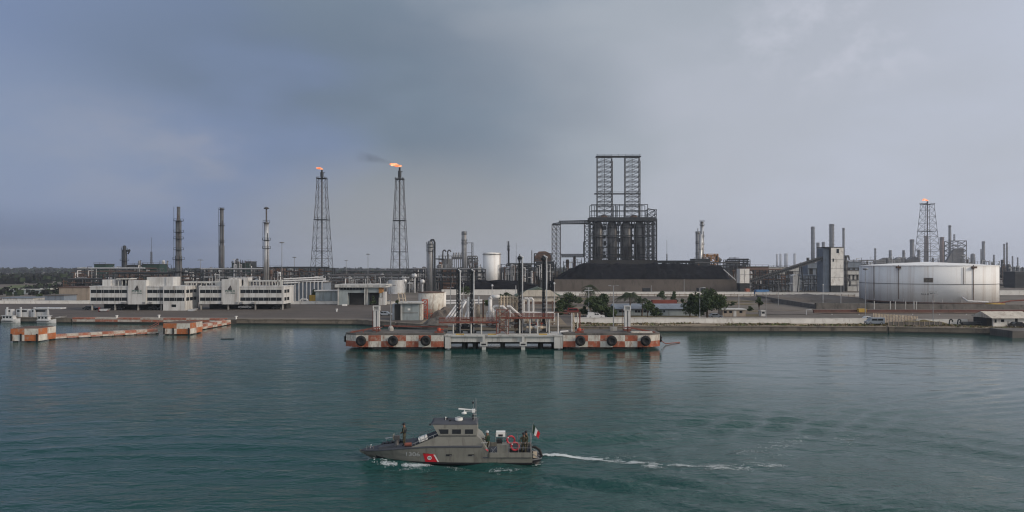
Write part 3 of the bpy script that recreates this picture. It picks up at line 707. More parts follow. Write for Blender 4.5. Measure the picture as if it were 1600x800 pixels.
for k, (pl, pr, pt) in enumerate(((766, 781, 464), (770.5, 782, 478.5), (762, 782, 487))): b = MB('whitepipe'); pts = [at(pl, 508, Y + k * .5), at(pl, pt + 3, Y + k * .5), at(pl + 2.5, pt, Y + k * .5), at(pr, pt, Y + k * .5)]; b.tube(pts, (.42, .30, .34)[k], 10); tag(b.build('elbow_pipe', loc=pts[0], smooth=True), f'thick white elbow pipe left of the rusty manifold, {("tallest", "middle", "lowest")[k]} of three', 'pipe')
o = thing('pipe_manifold', 'rusty cream pipe manifold with a row of valves above the stair tower', 'manifold', (X(792, Y), Y, 3.0))
b = MB('rustpipe')
for p in (781, 793, 805): b.bar((X(p, Y), Y + .2, 3), at(p, 465, Y + .2), .2, 6)
b.build('frame', o)
for k, py in enumerate((465, 468.5, 472)): b = MB('rustpipe'); b.bar(at(779, py, Y), at(806, py, Y), .26 if k else .18, 8); b.build('header_pipe', o)
for k in range(5): b = MB('rustpipe'); p = 783 + k * 4.8; b.bar(at(p, 465, Y - .3), at(p, 480, Y - .3), .2, 6); b.ball(at(p, 465 - .8, Y - .2), .36, 8, 5); b.build('valve', o)
for k in range(2): b = MB('whitepipe'); b.tube([at(781 + k * 11, 479, Y - 1.5), at(786 + k * 11, 479, Y - 1.5), at(803 + k * 11, 494, Y - 1.5)], .26, 8); b.build('slanting_pipe', o)
for k, p in enumerate((818, 825)): pipe(f'white inverted U pipe right of the tallest loading crane, {("front", "rear")[k]} hoop of two', [[(p, 497, Y + k), (p, 469 , Y + k), (p + 2, 466.5, Y + k), (p + 6, 466.5, Y + k), (p + 8, 469, Y + k), (p + 8, 497, Y + k)]], .27)
pipe('rusty cream standpipe at the right side of the manifold', [[(808, 508, Y), (808, 465, Y)]], .3, 'rustpipe')
pipe('long white pipe lying above the upper gangway', [[(810, 488, Y - 1), (866, 488.5, Y - 1), (866, 500, Y - 1)]], .2)
for i, w_ in enumerate(('first', 'second', 'third', 'fourth', 'fifth', 'sixth', 'seventh')): pipe(f'{w_} from the left of the short pale drop pipes under the upper gangway', [[(818 + i * 6.5, 498, Y - .5), (818 + i * 6.5, 511 + (i % 3), Y - .5)]], .2, ('palesteel', 'rustpipe', 'greysteel')[i % 3], name='drop_pipe')['group'] = 'drop pipes under the gangway'
# more pipework behind and under the gangways
for i, (pa, r_, m_, l) in enumerate((([(690, 470.5, 300), (756, 469.5, 300)], .5, 'whitepipe', 'thick white pipe lying behind the slanting pipes, upper of two'), ([(690, 474.5, 296), (768, 473, 296)], .5, 'whitepipe', 'thick white pipe lying behind the slanting pipes, lower of two'), ([(741, 470, Y + 3), (741, 500, Y + 3)], .22, 'rustpipe', 'rusty upright pipe just right of the second loading crane'), ([(748, 463, Y + 4), (748, 497, Y + 4)], .16, 'palesteel', 'thin pale upright pipe between second loading crane and elbow pipes'),
    ([(755, 468, Y + 3), (755, 497, Y + 3)], .2, 'rustysteel', 'dark rusty upright pipe left of the elbow pipes'), ([(700, 503, Y), (780, 505.5, Y)], .16, 'rustysteel', 'dark pipe running under the lower gangway'), ([(700, 509, Y - 1), (778, 510.5, Y - 1)], .22, 'greysteel', 'grey pipe lying along the deck under the lower gangway'), ([(812, 503, Y), (868, 503.5, Y)], .2, 'rustpipe', 'rusty cream pipe running level under the upper gangway'), ([(790, 499, Y - 2), (790, 512, Y - 2)], .2, 'palesteel', 'pale upright pipe by the stair tower foot'), ([(797, 484, Y - 2), (797, 512, Y - 2)], .15, 'palesteel', 'slim pale upright pipe right of the stair tower'), ([(863, 470, Y + 2), (863, 508, Y + 2)], .13, 'rustysteel', 'slim rusty pipe rising right of the rightmost crane'), ([(757, 503, Y - 1), (764, 511, Y - 1)], .2, 'rustysteel', 'short dark slanting pipe under the lower gangway'))): pipe(l, [pa], r_, m_)
def valve(px, py, Y, label, m='palesteel', s=.5):
    p = at(px, py, Y); o = thing('gate_valve', label, 'valve', p, 'valves on the jetty deck'); b = MB(m); b.ball(p, s, 8, 5, (1.2, .8, .8)); b.bar(p - Vector((s * 1.8, 0, 0)), p + Vector((s * 1.8, 0, 0)), s * .45, 8); b.build('body', o)
    h = MB('brightred'); h.torus(p + Vector((0, 0, s * 1.8)), s * .7, s * .12, 'z', 10, 5); h.bar(p + Vector((-s * .7, 0, s * 1.8)), p + Vector((s * .7, 0, s * 1.8)), s * .09); h.bar(p, p + Vector((0, 0, s * 1.8)), s * .12); h.build('handwheel', o)
for px, py, l, m in ((829, 511.5, 'cream valve with a red handwheel low beside the yellow kerb', 'rustpipe'), (838, 511, 'pale grey valve on the deck under the middle of the upper gangway', 'palesteel'), (846, 511.5, 'cream valve low on the deck before the rightmost loading crane', 'rustpipe'), (802, 505, 'dark weathered valve on the deck right of the stair tower', 'midsteel'), (770, 510, 'dark valve on the deck below the white elbow pipes', 'midsteel'), (744, 509, 'dark valve beneath the lower gangway right of the second loading crane', 'midsteel')): valve(px, py, JY + 3.5, l, m)
def tank_drum(px0, px1, pyt, pyb, Y, label, m): o = MB(m); x = (X(px0, Y) + X(px1, Y)) / 2; r = (X(px1, Y) - X(px0, Y)) / 2; o.lathe((x, Y), [(r, Zp(pyb, Y)), (r, Zp(pyt, Y) - r * .3), (r * .7, Zp(pyt, Y)), (0.02, Zp(pyt, Y) + r * .1)], 12); return tag(o.build('process_drum', loc=(x, Y, Zp(pyb, Y)), smooth=True), label, 'drum')
tank_drum(803, 815, 498, 512, JY + 5.5, 'weathered grey drum standing on the deck under the upper gangway', 'rustysteel')
tank_drum(744, 750, 476, 497, JY + 8, 'slim rust stained drum standing behind the lower gangway', 'rustpipe')
tank_drum(720, 734, 506, 513.5, JY + 5.5, 'dark squat drum beneath the lower gangway at the left', 'darksteel')
tank_drum(774, 782, 500, 513, JY + 6, 'grey upright drum under the left side of the stair tower', 'greysteel')
o = thing('pump_unit', 'grey skid of dark pumps on the deck below the upper gangway', 'pump', (X(850, JY + 5), JY + 5, 3.06)); b = MB('midsteel'); b.box(X(818, JY + 5), JY + 4.4, 3.06, X(860, JY + 5), JY + 6.4, 3.3); b.build('skid', o)
for k in range(4): p = at(824 + k * 10, 508.5, JY + 5); b = MB('midsteel' if k % 2 else 'greysteel'); b.bar(p - Vector((.7, 0, 0)), p + Vector((.5, 0, 0)), .42, 8); b.box(p.x - .3, p.y - .3, 3.3, p.x + .3, p.y + .3, p.z); b.build('pump', o)
# white and rusty gate posts where the jetty meets the right platform
o = thing('pipe_gantry', 'rusty gantry of thin white posts at the foot of the right platform', 'gantry', (X(882, JY + 4), JY + 4, JT - .1))
for p, m in ((872, 'whitepipe'), (893.5, 'whitepipe'), (896.5, 'rustpipe'), (902.5, 'cwhite'), (906, 'redsteel')): b = MB(m); b.bar((X(p, JY + 4), JY + 4, 3.0), at(p, 488, JY + 4), .13, 6); b.build('post', o)
b = MB('rustysteel'); b.bar(at(866, 488, JY + 4), at(908, 488, JY + 4), .16); b.bar(at(890, 490.5, JY + 4), at(908, 490.5, JY + 4), .12); b.build('top_rail', o)
b = MB('whitepipe'); b.bar(at(875, 518.5, JY + 2), at(888, 517.5, JY + 2), .22, 8); tag(b.build('spare_pipe', loc=at(880, 518, JY + 2)), 'short white pipe lying on the deck left of the right platform', 'pipe')
b = MB('cwhite'); p = at(1002, 520.5, JY + 1.6); b.cbox((p.x, p.y, JT + .06), 4.5, 1.2, .26, .1); tag(b.build('white_slab', loc=p), 'flat white slab lying on the right checkered platform', 'slab')
for px, l in ((905, 'red steel mooring hook unit on the inner end of the right platform'), (686, 'red steel mooring hook unit on the inner end of the left platform')):
    Y = JY + 1.6; o = thing('mooring_hook', l, 'mooring hook', (X(px, Y), Y, JT - .08)); b = MB('redsteel'); x = X(px, Y); b.box(x - .9, Y - .5, JT - .08, x + .9, Y + .5, JT + .25); b.build('base', o); b = MB('brightred'); b.ball((x, Y, JT + .5), .5, 8, 5); b.bar((x, Y, JT + .5), (x + .9, Y - .3, JT + .6), .18); b.build('hook', o)
# dark rubble heap and cloth by the landward side
def heap(name, label, cat, cx, cy, rx, ry, h, m, seed, z=GZ, nx=28, ny=16, flat=.0):
    b = MB(m); vs = []
    for j in range(ny + 1):
        for i in range(nx + 1):
            u = -1 + 2 * i / nx; v = -1 + 2 * j / ny; d = max(abs(u) ** 2.2, abs(v) ** 2) if flat else u * u + v * v
            hh = max(0, 1 - d) ** (.55 if flat else .8); k = 1 + .35 * noise.noise(Vector((u * 4 + seed, v * 3, seed))) + .15 * noise.noise(Vector((u * 14, v * 9, seed)))
            vs.append((cx + u * rx, cy + v * ry, z - .05 + h * hh * k))
    b.add(vs, [(j * (nx + 1) + i, j * (nx + 1) + i + 1, (j + 1) * (nx + 1) + i + 1, (j + 1) * (nx + 1) + i) for j in range(ny) for i in range(nx)])
    return tag(b.build(name, loc=(cx, cy, z)), label, cat)
heap('rubble_heap', 'dark heap of rubble on the shore behind the left platform', 'heap', X(690, 192), 193, 5.5, 3, 2.2, 'darkcon', 3)
heap('earth_heap', 'brown earth heap behind the slanting white pipes', 'heap', X(698, 214), 214, 5.5, 4, 3.3, 'wallbrown', 8)

# ------------------------------------------------------------------ the low checkered moorings at the left
def dolphin(label, px0, px1, pyb, pyt, depth, first, group=None):
    Y = GY(pyb, 0); x0, x1 = X(px0, Y), X(px1, Y); zt = Zp(pyt, Y); zb = .25; zm = (zt + zb) / 2
    o = thing('mooring_dolphin', label, 'dolphin', ((x0 + x1) / 2, Y, 0), group); o['kind'] = 'thing'
    b = MB('concrete'); b.box(x0, Y, zb, x1, Y + depth, zt); b.build('block', o)
    f = MB('dolphinorange'); checker(f, [x0 + (x1 - x0) * i / 2 for i in range(3)], Y - .02, zt, zm, zb, first, 'dolphinorange'); f.build('front_face', o)
    s = MB('dolphinorange')
    for i in range(2):
        for row, (z0, z1) in enumerate(((zm, zt), (zb, zm))):
            s.use('dolphinorange' if (i + row + first) % 2 == 0 else 'cwhite'); ya, yb = Y + depth * i / 2, Y + depth * (i + 1) / 2
            s.add([(x1 + .02, ya, z0), (x1 + .02, yb, z0), (x1 + .02, yb, z1), (x1 + .02, ya, z1)], [(0, 1, 2, 3)])
    s.build('side_face', o)
    t = MB('rustysteel'); t.box(x0 + .3, Y + .3, zt, x1 - .3, Y + depth - .3, zt + .12); t.build('top', o)
    for xx in (x0 + .6, x1 - .6):
        for yy in (Y + .8, Y + depth - .8): p = MB('slime'); p.bar((xx, yy, -4), (xx, yy, zb), .5, 8); p.build('pile', o)
    for fx in (.04, .38, .96): d = MB('rubber'); d.box(x0 + (x1 - x0) * fx - .16, Y - .25, .2, x0 + (x1 - x0) * fx + .16, Y - .03, zt * .62); d.build('rubber_strip', o)
    return o
dolphin('orange and white block standing in the water farthest left', 16.5, 60, 534.5, 513.5, 6.2, 0)
dolphin('orange and white block in the water between the two low walkways', 255, 297, 523.5, 505.3, 7.0, 0)
def walkway(label, a, c, w_, zt, nseg):
    o = thing('mooring_walkway', label, 'walkway', ((a[0] + c[0]) / 2, (a[1] + c[1]) / 2, 0)); o['kind'] = 'thing'
    A, Cc = Vector((a[0], a[1], 0)), Vector((c[0], c[1], 0)); d = (Cc - A).normalized(); n = Vector((-d.y, d.x, 0)) * w_
    if n.y < 0: n = -n
    for k in range(nseg):
        b = MB('fadedred' if k % 2 == 0 else 'fadedwhite'); p, q = A + (Cc - A) * (k / nseg), A + (Cc - A) * ((k + .985) / nseg); dz = rnd.uniform(-.06, .06)
        b.slab([(p.x, p.y), (q.x, q.y), (q.x + n.x, q.y + n.y), (p.x + n.x, p.y + n.y)], zt * .5, zt + dz)
        b.use('fadedwhite' if k % 2 == 0 else 'fadedred'); e = n * -.02; b.slab([(p.x + e.x, p.y + e.y), (q.x + e.x, q.y + e.y), (q.x + n.x, q.y + n.y), (p.x + n.x, p.y + n.y)], .18, zt * .5)
        b.build('segment', o)
    for k in range(nseg + 1): p = A + (Cc - A) * (k / nseg) + n * .5; b = MB('slime'); b.bar((p.x, p.y, -4), (p.x, p.y, .2), .35, 8); b.build('pile', o)
    return o
walkway('long low faded red and white walkway between the two checkered blocks', (X(87, 168), 167.5), (X(247, 181.5), 181.5), 2.2, 1.15, 9)
walkway('short low faded red and white walkway joining the right block to the quay', (X(312, 192) + .2, 187), (X(365, 212), 210), 2.4, 1.5, 8)
o = thing('gangplank', 'rusty red handrail ramp beside the left end of the right checkered block', 'ramp', (X(245, 184), 184, .5)); b = MB('redsteel'); b.bar(at(233, 515, 186), at(248, 506, 190), .1); b.bar(at(233, 511, 186), at(248, 503, 190), .07); b.bar(at(233, 516, 186), at(233, 511, 186), .07); b.bar(at(248, 508, 190), at(248, 500, 190), .09); b.build('rail', o)
# ------------------------------------------------------------------ white launches at the left
def launch(label, px0, px1, pyb, Y, cab):
    x0, x1 = X(px0, Y), X(px1, Y); Ln = x1 - x0; o = thing('launch', label, 'boat', ((x0 + x1) / 2, Y, 0), 'white launches moored at the left quay')
    b = MB('boatwhite'); st = [(0, .75, .1), (.25, .85, 0), (.55, .9, 0), (.8, .62, .12), (1, .03, .42)]; vs = []
    for t, hb, sh in st:
        x = x0 + Ln * t
        for yy, z in ((-hb, .95 + sh), (-hb * .8, .05), (0, -.35), (hb * .8, .05), (hb, .95 + sh)): vs.append((x, Y + yy * 1.2, z))
    fs = [(i * 5 + j, (i + 1) * 5 + j, (i + 1) * 5 + j + 1, i * 5 + j + 1) for i in range(4) for j in range(4)] + [(0, 1, 2, 3, 4)] + [(i * 5, i * 5 + 4, (i + 1) * 5 + 4, (i + 1) * 5) for i in range(4)]
    b.add(vs, fs); b.build('hull', o)
    c = MB('boatwhite'); c0, c1 = x0 + Ln * cab[0], x0 + Ln * cab[1]; c.prism([(c0, .95), (c1 + .4, .95), (c1, 2.15), (c0, 2.15)], Y - .8, Y + .8); cb = c.build('cabin', o)
    r = MB('boatwhite'); r.box(c0 - .35, Y - 1, 2.17, c1 + .35, Y + 1, 2.28); r.build('roof', o)
    n = max(2, int((c1 - c0) / 1.0))
    for i in range(n): a = c0 + (c1 - c0) * (i + .2) / n; k = MB('glass'); k.box(a, Y - .83, 1.4, a + (c1 - c0) / n * .6, Y - .79, 1.98); k.build('window', cb)
    s = MB('navydark'); s.box(x0 + .2, Y - 1.12, .42, x0 + Ln * .7, Y - 1.06, .62); s.build('rubbing_strake', o)
launch('small white cabin launch moored farthest left, left of the long canopied boat', 5, 32, 503, 217.5, (.05, .62)); launch('small white cabin launch moored beside the left quay, nearer the checkered quay', 60, 88, 503, 215.5, (.05, .60))
o = thing('canopied_boat', 'long white passenger boat with a flat canopy on white posts behind the launches', 'boat', (X(50, 222), 222, 0)); Y = 219.8
b = MB('boatwhite'); x0, x1 = X(9, Y), X(101, Y); b.prism([(x0, .3), (x0 + 1, -.4), (x1 - 2.4, -.4), (x1, 1.9), (x1 - 3, 1.4), (x0, 1.4)], Y - 1.3, Y + 1.3); b.build('hull', o)
b = MB('boatwhite'); b.box(X(57, Y), Y - 1.4, Zp(482.5, Y), X(99, Y), Y + 1.4, Zp(480.5, Y)); b.build('canopy', o)
for p in (15.5, 36.5, 58, 79): b = MB('boatwhite'); b.box(X(p, Y) - .22, Y - 1.35, 1.2, X(p, Y) + .22, Y - 1.0, Zp(479.5, Y)); b.build('post', o)
for p0, p1 in ((10, 20), (27, 46), (50, 75)): b = MB('boatwhite'); b.box(X(p0, Y), Y - .6, 1.3, X(p1, Y), Y + .8, Zp(483, Y)); q = b.build('cabin', o); k = MB('glass'); k.box(X(p0 + 2, Y), Y - .64, Zp(487, Y), X(p1 - 2, Y), Y - .59, Zp(484.5, Y)); k.build('window', q)
b = MB('navydark'); b.box(x0, Y - 1.34, .45, x1 - 2.5, Y - 1.29, 1.1); b.build('hull_band', o)
# ================================================================== buildings on the shore
def win_row(parent, x0, x1, y, z0, z1, gaps=(1.9, 1.7, .55, 1.9), m='glass', frame='palesteel'):
    x = x0; k = 0
    while x < x1 - .4:
        w_ = gaps[k % len(gaps)]; b = MB(m); b.box(x, y - .05, z0, min(x + w_, x1), y + .1, z1); b.build('window', parent); x += w_ + .14; k += 1
def office(label, px0, px1, Y, depth, wing=None, panel=None, name='office_building'):
    x0, x1 = X(px0, Y), X(px1, Y); zr, zbm = Zp(447, Y), Zp(475, Y); zw = [(Zp(457.9, Y), Zp(452.8, Y)), (Zp(470.0, Y), Zp(464.8, Y))]
    o = thing(name, label, 'building', ((x0 + x1) / 2, Y, GZ)); o['kind'] = 'thing'
    b = MB('white'); b.box(x0, Y, zbm, x1, Y + depth, zr); b.box(x0 - .1, Y - .12, zr - .35, x1 + .1, Y + depth + .1, zr + .05); wl_ = b.build('wall', o)
    for z0, z1 in zw:
        p = panel
        if p: win_row(o, x0 + .4, X(p[0], Y) - .3, Y, z0, z1); win_row(o, X(p[1], Y) + .3, x1 - .4, Y, z0, z1)
        else: win_row(o, x0 + .4, x1 - .4, Y, z0, z1)
        for s in range(2): k = MB('glass'); k.box(x1 - .05, Y + 1 + s * 3.2, z0, x1 + .05, Y + 3.4 + s * 3.2, z1); k.build('window', o)
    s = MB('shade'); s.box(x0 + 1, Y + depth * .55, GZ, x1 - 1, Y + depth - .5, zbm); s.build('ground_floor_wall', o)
    n = int((x1 - x0) / 8)
    for i in range(n + 1): xx = x0 + .5 + (x1 - x0 - 1) * i / n; c = MB('concrete'); c.box(xx - .22, Y + .4, GZ, xx + .22, Y + .85, zbm); c.build('pillar', o)
    if panel:
        c = MB('whitewall' if False else 'white'); c.box(X(panel[0], Y), Y - .45, zbm - .1, X(panel[1], Y), Y + 4, Zp(panel[2], Y)); pn = c.build('sign_panel', o)
        xc = X(panel[3], Y); yl = Y - .49
        d = MB('logodark'); zc = Zp(450.2, Y); w_ = .75
        d.prism([(xc - w_, zc - .75), (xc + w_, zc - .75), (xc + w_ * .95, zc - .1), (xc + .32, zc + .95), (xc + .1, zc + 1.0), (xc - .25, zc + .35), (xc - w_ * .8, zc - .05)], yl - .02, yl); d.build('emblem', pn)
        d = MB('midsteel'); d.prism([(xc - .12, zc - .42), (xc + .30, zc - .38), (xc + .22, zc + .02), (xc + .02, zc - .2)], yl - .05, yl - .03); d.build('emblem_swirl', pn)  # lighter swirl inside the emblem, part of its print
        text('PEMEX', 1.25, (xc + .1, yl, Zp(454.9, Y)), 'logogreen', 'lettering', pn, .015, width=3.6)
        u = MB('logogreen'); u.box(xc - 1.6, yl - .02, Zp(458.3, Y), xc + .1, yl, Zp(458.05, Y)); u.box(xc + .25, yl - .02, Zp(458.5, Y), xc + 1.9, yl, Zp(457.7, Y)); u.build('lettering_line', pn)
    if wing:
        wx0, wx1 = X(wing[0], Y - .8), X(wing[1], Y - .8); b = MB('white'); b.box(wx0, Y - .9, GZ, wx1, Y + 9, zr + .02); b.build('end_wing', o)
        for z0, z1 in zw:
            win_row(o, wx0 + .4, wx1 - .2, Y - .9, z0, z1)
            for s in range(3): k = MB('glass'); k.box(wx1 - .05, Y + s * 2.9 + .2, z0, wx1 + .06, Y + s * 2.9 + 2.4, z1); k.build('window', o)
        k = MB('glass'); k.box(X(270, Y), Y - .96, Zp(479.5, Y), X(277, Y), Y - .85, Zp(475.5, Y)); k.build('window', o)
    for _ in range(5 if wing else 4):
        xx = rnd.uniform(x0 + 4, x1 - 4); c = MB('greysteel'); c.box(xx, Y - .65, zbm + .15, xx + .9, Y - .02, zbm + .75); c.build('air_conditioner', o)
    return o, zr
o, zr = office('left white two storey office block with a projecting end wing and logo panel', 140.3, 289, 255, 13, wing=(255, 289), panel=(201, 229, 438, 214.5))
Y = 257
b = MB('white'); b.box(X(160, Y), Y, zr, X(173, Y), Y + 4, Zp(437, Y)); b.box(X(173, Y), Y + .6, zr, X(179, Y), Y + 4, Zp(437, Y)); b.build('roof_cabin', o)
b = MB('palecon'); b.box(X(183, Y), Y - .5, Zp(436.6, Y), X(205, Y), Y + 4, Zp(434.8, Y))
for p in (184, 190, 196, 202): b.box(X(p, Y), Y, zr, X(p, Y) + .3, Y + .3, Zp(436, Y))
b.build('roof_canopy', o); b = MB('shade'); b.box(X(185, Y), Y + 2, zr, X(203, Y), Y + 3.5, Zp(437, Y)); b.build('roof_plant', o)
b = MB('white'); b.box(X(230, Y), Y - .3, zr, X(260.5, Y), Y + 7, Zp(433, Y)); b.box(X(260.5, Y), Y - .6, zr, X(272, Y), Y + 5, Zp(432.6, Y)); b.build('roof_tower', o)
o, zr = office('right white two storey office block with a taller central logo panel', 311, 443, 259, 12, panel=(347, 374.5, 436.5, 360))
Y = 261
b = MB('white'); b.box(X(356, Y), Y + .6, zr, X(380, Y), Y + 6, Zp(434, Y)); b.box(X(381, Y), Y - .4, zr, X(388, Y), Y + 4, Zp(433.6, Y)); b.build('roof_tower', o)
b = MB('glass'); b.box(X(376, Y), Y + .4, Zp(445, Y), X(381, Y), Y + .55, Zp(438, Y)); b.build('window', o)
b = MB('palecon'); b.box(X(388.5, Y), Y, Zp(440, Y), X(435, Y), Y + 6, Zp(438.2, Y))
for p in range(390, 436, 5): b.box(X(p, Y), Y, zr, X(p, Y) + .25, Y + .25, Zp(440, Y))
for p in (433, 438): b.box(X(p, Y), Y, zr, X(p + 3, Y), Y + .5, Zp(437, Y))
b.build('roof_pergola', o)
b = MB('palecon'); b.box(X(286, Y), Y + 1, Zp(442.5, Y), X(336, Y), Y + 5, Zp(440, Y))
for p in range(288, 336, 8): b.box(X(p, Y), Y + 1, zr - .2, X(p, Y) + .25, Y + 1.3, Zp(442, Y))
b.box(X(336, Y), Y, zr, X(346, Y), Y + 3, Zp(439, Y)); b.build('roof_pergola', o)

# simple buildings: walls, roof, openings
def shed(name, label, px0, px1, pyb, pyt, depth, wallm, roofm, roof='flat', wins=(), doors=(), over=.4, Y=None, cat='building', rh=1.2):
    Y = GY(pyb) if Y is None else Y; x0, x1 = X(px0, Y), X(px1, Y); zt = Zp(pyt, Y); o = thing(name, label, cat, ((x0 + x1) / 2, Y, GZ)); o['kind'] = 'thing'
    b = MB(wallm); b.box(x0, Y, GZ, x1, Y + depth, zt); b.build('wall', o); r = MB(roofm)
    if roof == 'flat': r.box(x0 - over, Y - over, zt, x1 + over, Y + depth + over, zt + .35)
    elif roof == 'ridge':   # ridge running along x
        vs = [(x0 - over, Y - over, zt), (x1 + over, Y - over, zt), (x1 + over, Y + depth + over, zt), (x0 - over, Y + depth + over, zt), (x0 - over, Y + depth / 2, zt + rh), (x1 + over, Y + depth / 2, zt + rh)]
        r.add(vs, [(0, 1, 5, 4), (2, 3, 4, 5), (0, 4, 3), (1, 2, 5), (0, 3, 2, 1)])
    elif roof == 'gable':   # gable to the front
        xm = (x0 + x1) / 2; vs = [(x0 - over, Y - over, zt), (x1 + over, Y - over, zt), (xm, Y - over, zt + rh), (x0 - over, Y + depth, zt), (x1 + over, Y + depth, zt), (xm, Y + depth, zt + rh)]
        r.add(vs, [(0, 1, 2), (5, 4, 3), (0, 2, 5, 3), (2, 1, 4, 5), (1, 0, 3, 4)])
    elif roof == 'lean': r.add([(x0 - over, Y - over, zt - .1), (x1 + over, Y - over, zt - .1), (x1 + over, Y + depth, zt + rh), (x0 - over, Y + depth, zt + rh), (x0 - over, Y - over, zt + .1), (x1 + over, Y - over, zt + .1), (x1 + over, Y + depth, zt + rh + .2), (x0 - over, Y + depth, zt + rh + .2)], [(0, 3, 2, 1), (4, 5, 6, 7), (0, 1, 5, 4), (1, 2, 6, 5), (2, 3, 7, 6), (3, 0, 4, 7)])
    r.build('roof', o)
    for a, c, t, u in wins: k = MB('glass'); k.box(X(a, Y), Y - .05, Zp(u, Y), X(c, Y), Y + .1, Zp(t, Y)); k.build('window', o)
    for a, c, t, m in doors: k = MB(m); k.box(X(a, Y), Y - .06, GZ, X(c, Y), Y + .1, Zp(t, Y)); k.build('door', o)
    return o, Y
# low terminal building with the lettered roof band
Y = 290; x0, x1 = X(527, Y), X(603, Y); o = thing('terminal_building', 'low grey terminal building with a long lettered roof band and open bays', 'building', ((x0 + x1) / 2, Y, GZ)); o['kind'] = 'thing'
b = MB('greypaint'); b.box(x0 + .5, Y + 3, GZ, x1 - 4, Y + 12, Zp(449, Y)); b.box(x0 + .5, Y + .1, GZ, X(543, Y), Y + 3, Zp(457, Y)); b.box(x0 + .5, Y + .2, Zp(457.5, Y), x1 - 3.5, Y + 3, Zp(453.5, Y)); b.box(X(569, Y), Y + .1, Zp(457, Y), X(592, Y), Y + 3, Zp(449, Y)); b.build('wall', o)
b = MB('palecon'); b.box(x0 - .8, Y - 1, Zp(449, Y), x1 + .3, Y + 13, Zp(444.4, Y)); rf = b.build('roof_band', o)
for k, (p, w_) in enumerate(((533, 4), (540, 3), (549, 7), (563, 8), (575, 3), (584, 9), (597, 4))): u = MB('bluegrey'); u.box(X(p, Y), Y - 1.03, Zp(447.4, Y), X(p + w_, Y), Y - 1, Zp(446.2, Y)); u.build('lettering', rf)
for p in range(529, 569, 5): k = MB('glass'); k.box(X(p, Y), Y + .02 + 2.9, Zp(453, Y), X(p + 4.2, Y), Y + 3.1, Zp(449.6, Y)); k.build('window', o)
for p in (528, 569.5, 573): k = MB('palecon'); k.box(X(p, Y), Y - .5, GZ, X(p + 1.6, Y), Y, Zp(449, Y)); k.build('pillar', o)
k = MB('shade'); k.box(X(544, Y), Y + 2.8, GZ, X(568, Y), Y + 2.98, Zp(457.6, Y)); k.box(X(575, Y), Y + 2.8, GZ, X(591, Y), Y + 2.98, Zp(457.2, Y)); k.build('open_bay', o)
k = MB('ochre'); k.box(X(592, Y), Y - .3, Zp(458, Y), X(597, Y), Y + 4, Zp(449.2, Y)); k.use('white'); k.box(X(592, Y), Y - .3, GZ, X(597.5, Y), Y + 4, Zp(465, Y)); k.box(X(598, Y), Y, GZ, X(602, Y), Y + 4, Zp(456, Y)); k.build('stair_block', o)
# guard house with stair and the small white tank
o, Yg = shed('guard_house', 'grey block guard house with a dark open bay beside the red stair frame', 628, 655, 500.5, 474, 6, 'greypaint', 'palecon', wins=(), over=.9)
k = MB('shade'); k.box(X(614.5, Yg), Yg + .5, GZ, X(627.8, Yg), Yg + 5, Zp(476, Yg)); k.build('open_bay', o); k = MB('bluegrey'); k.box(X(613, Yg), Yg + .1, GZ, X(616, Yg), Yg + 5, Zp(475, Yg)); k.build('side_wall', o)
k = MB('palecon'); k.box(X(626, Yg), Yg - .15, GZ, X(628.5, Yg), Yg + .6, Zp(475, Yg)); k.build('pillar', o); k = MB('darkcon'); k.box(X(628.6, Yg), Yg - .08, Zp(489.2, Yg), X(653, Yg), Yg, Zp(488.4, Yg)); k.build('string_course', o)
k = MB('signwhite'); k.box(X(637, Yg), Yg - .06, Zp(485, Yg), X(641, Yg), Yg, Zp(482, Yg)); k.build('notice', o)
k = MB('rustpipe')
for p in (622, 628, 632): k.bar((X(p, Yg), Yg + 3, Zp(473, Yg)), at(p, 457, Yg + 3), .16)
k.bar(at(621, 459, Yg + 3), at(633, 459, Yg + 3), .16); k.bar(at(621, 466, Yg + 3), at(633, 466, Yg + 3), .12); k.build('roof_frame', o)
b = MB('cwhite'); b.box(X(655.5, Yg), Yg + .4, GZ, X(659, Yg), Yg + 4, Zp(476, Yg)); b.build('side_stair', o)
o = thing('stair_scaffold', 'bright red steel stair frame in front of the small pale tank', 'stairs', (X(664, 213), 213, GZ)); b = MB('brightred'); b.lattice(X(664, 213), 213, GZ, Zp(468, 213), .75, .75, 4, .1); b.build('frame', o)
b = MB('brightred'); b.bar((X(668, 213), 212.4, Zp(484, 213)), (X(674, 213), 212.4, Zp(484, 213)), .1); b.bar((X(668, 213), 212.4, Zp(490, 213)), (X(677, 213), 212.4, Zp(490, 213)), .1); b.bar((X(674, 213), 212.4, GZ), (X(674, 213), 212.4, Zp(483, 213)), .08); b.build('side_rail', o)
def stank(name, label, pxc, w_, pyb, pyt, m, Y, cone=.6, roofm=None, z0=GZ, n=40, bands=()):
    x = X(pxc, Y); r = w_ / 2 * Y / F; zt = Zp(pyt, Y); o = thing(name, label, 'tank', (x, Y, z0)); b = MB(m); b.lathe((x, Y), [(r, z0), (r, zt)], n); b.build('shell', o, smooth=False)
    for p in o.children: p.data.polygons.foreach_set('use_smooth', [len(q.vertices) == 4 for q in p.data.polygons])
    t = MB(roofm or m); t.lathe((x, Y), [(r + .12, zt), (r + .12, zt + .18), (r * .5, zt + cone * .6), (.1, zt + cone)], n); t.build('roof', o)
    return o, x, r, zt
stank('storage_tank', 'small pale pink white storage tank with a rusty rim beside the red stair frame', 674, 40, 489, 457, 'cwhite', 226, .5, 'rustysteel')
stank('storage_tank', 'small white tank standing half hidden just behind the rusty rimmed one', 686, 22, 478, 457.5, 'whitewall', 240, .4)
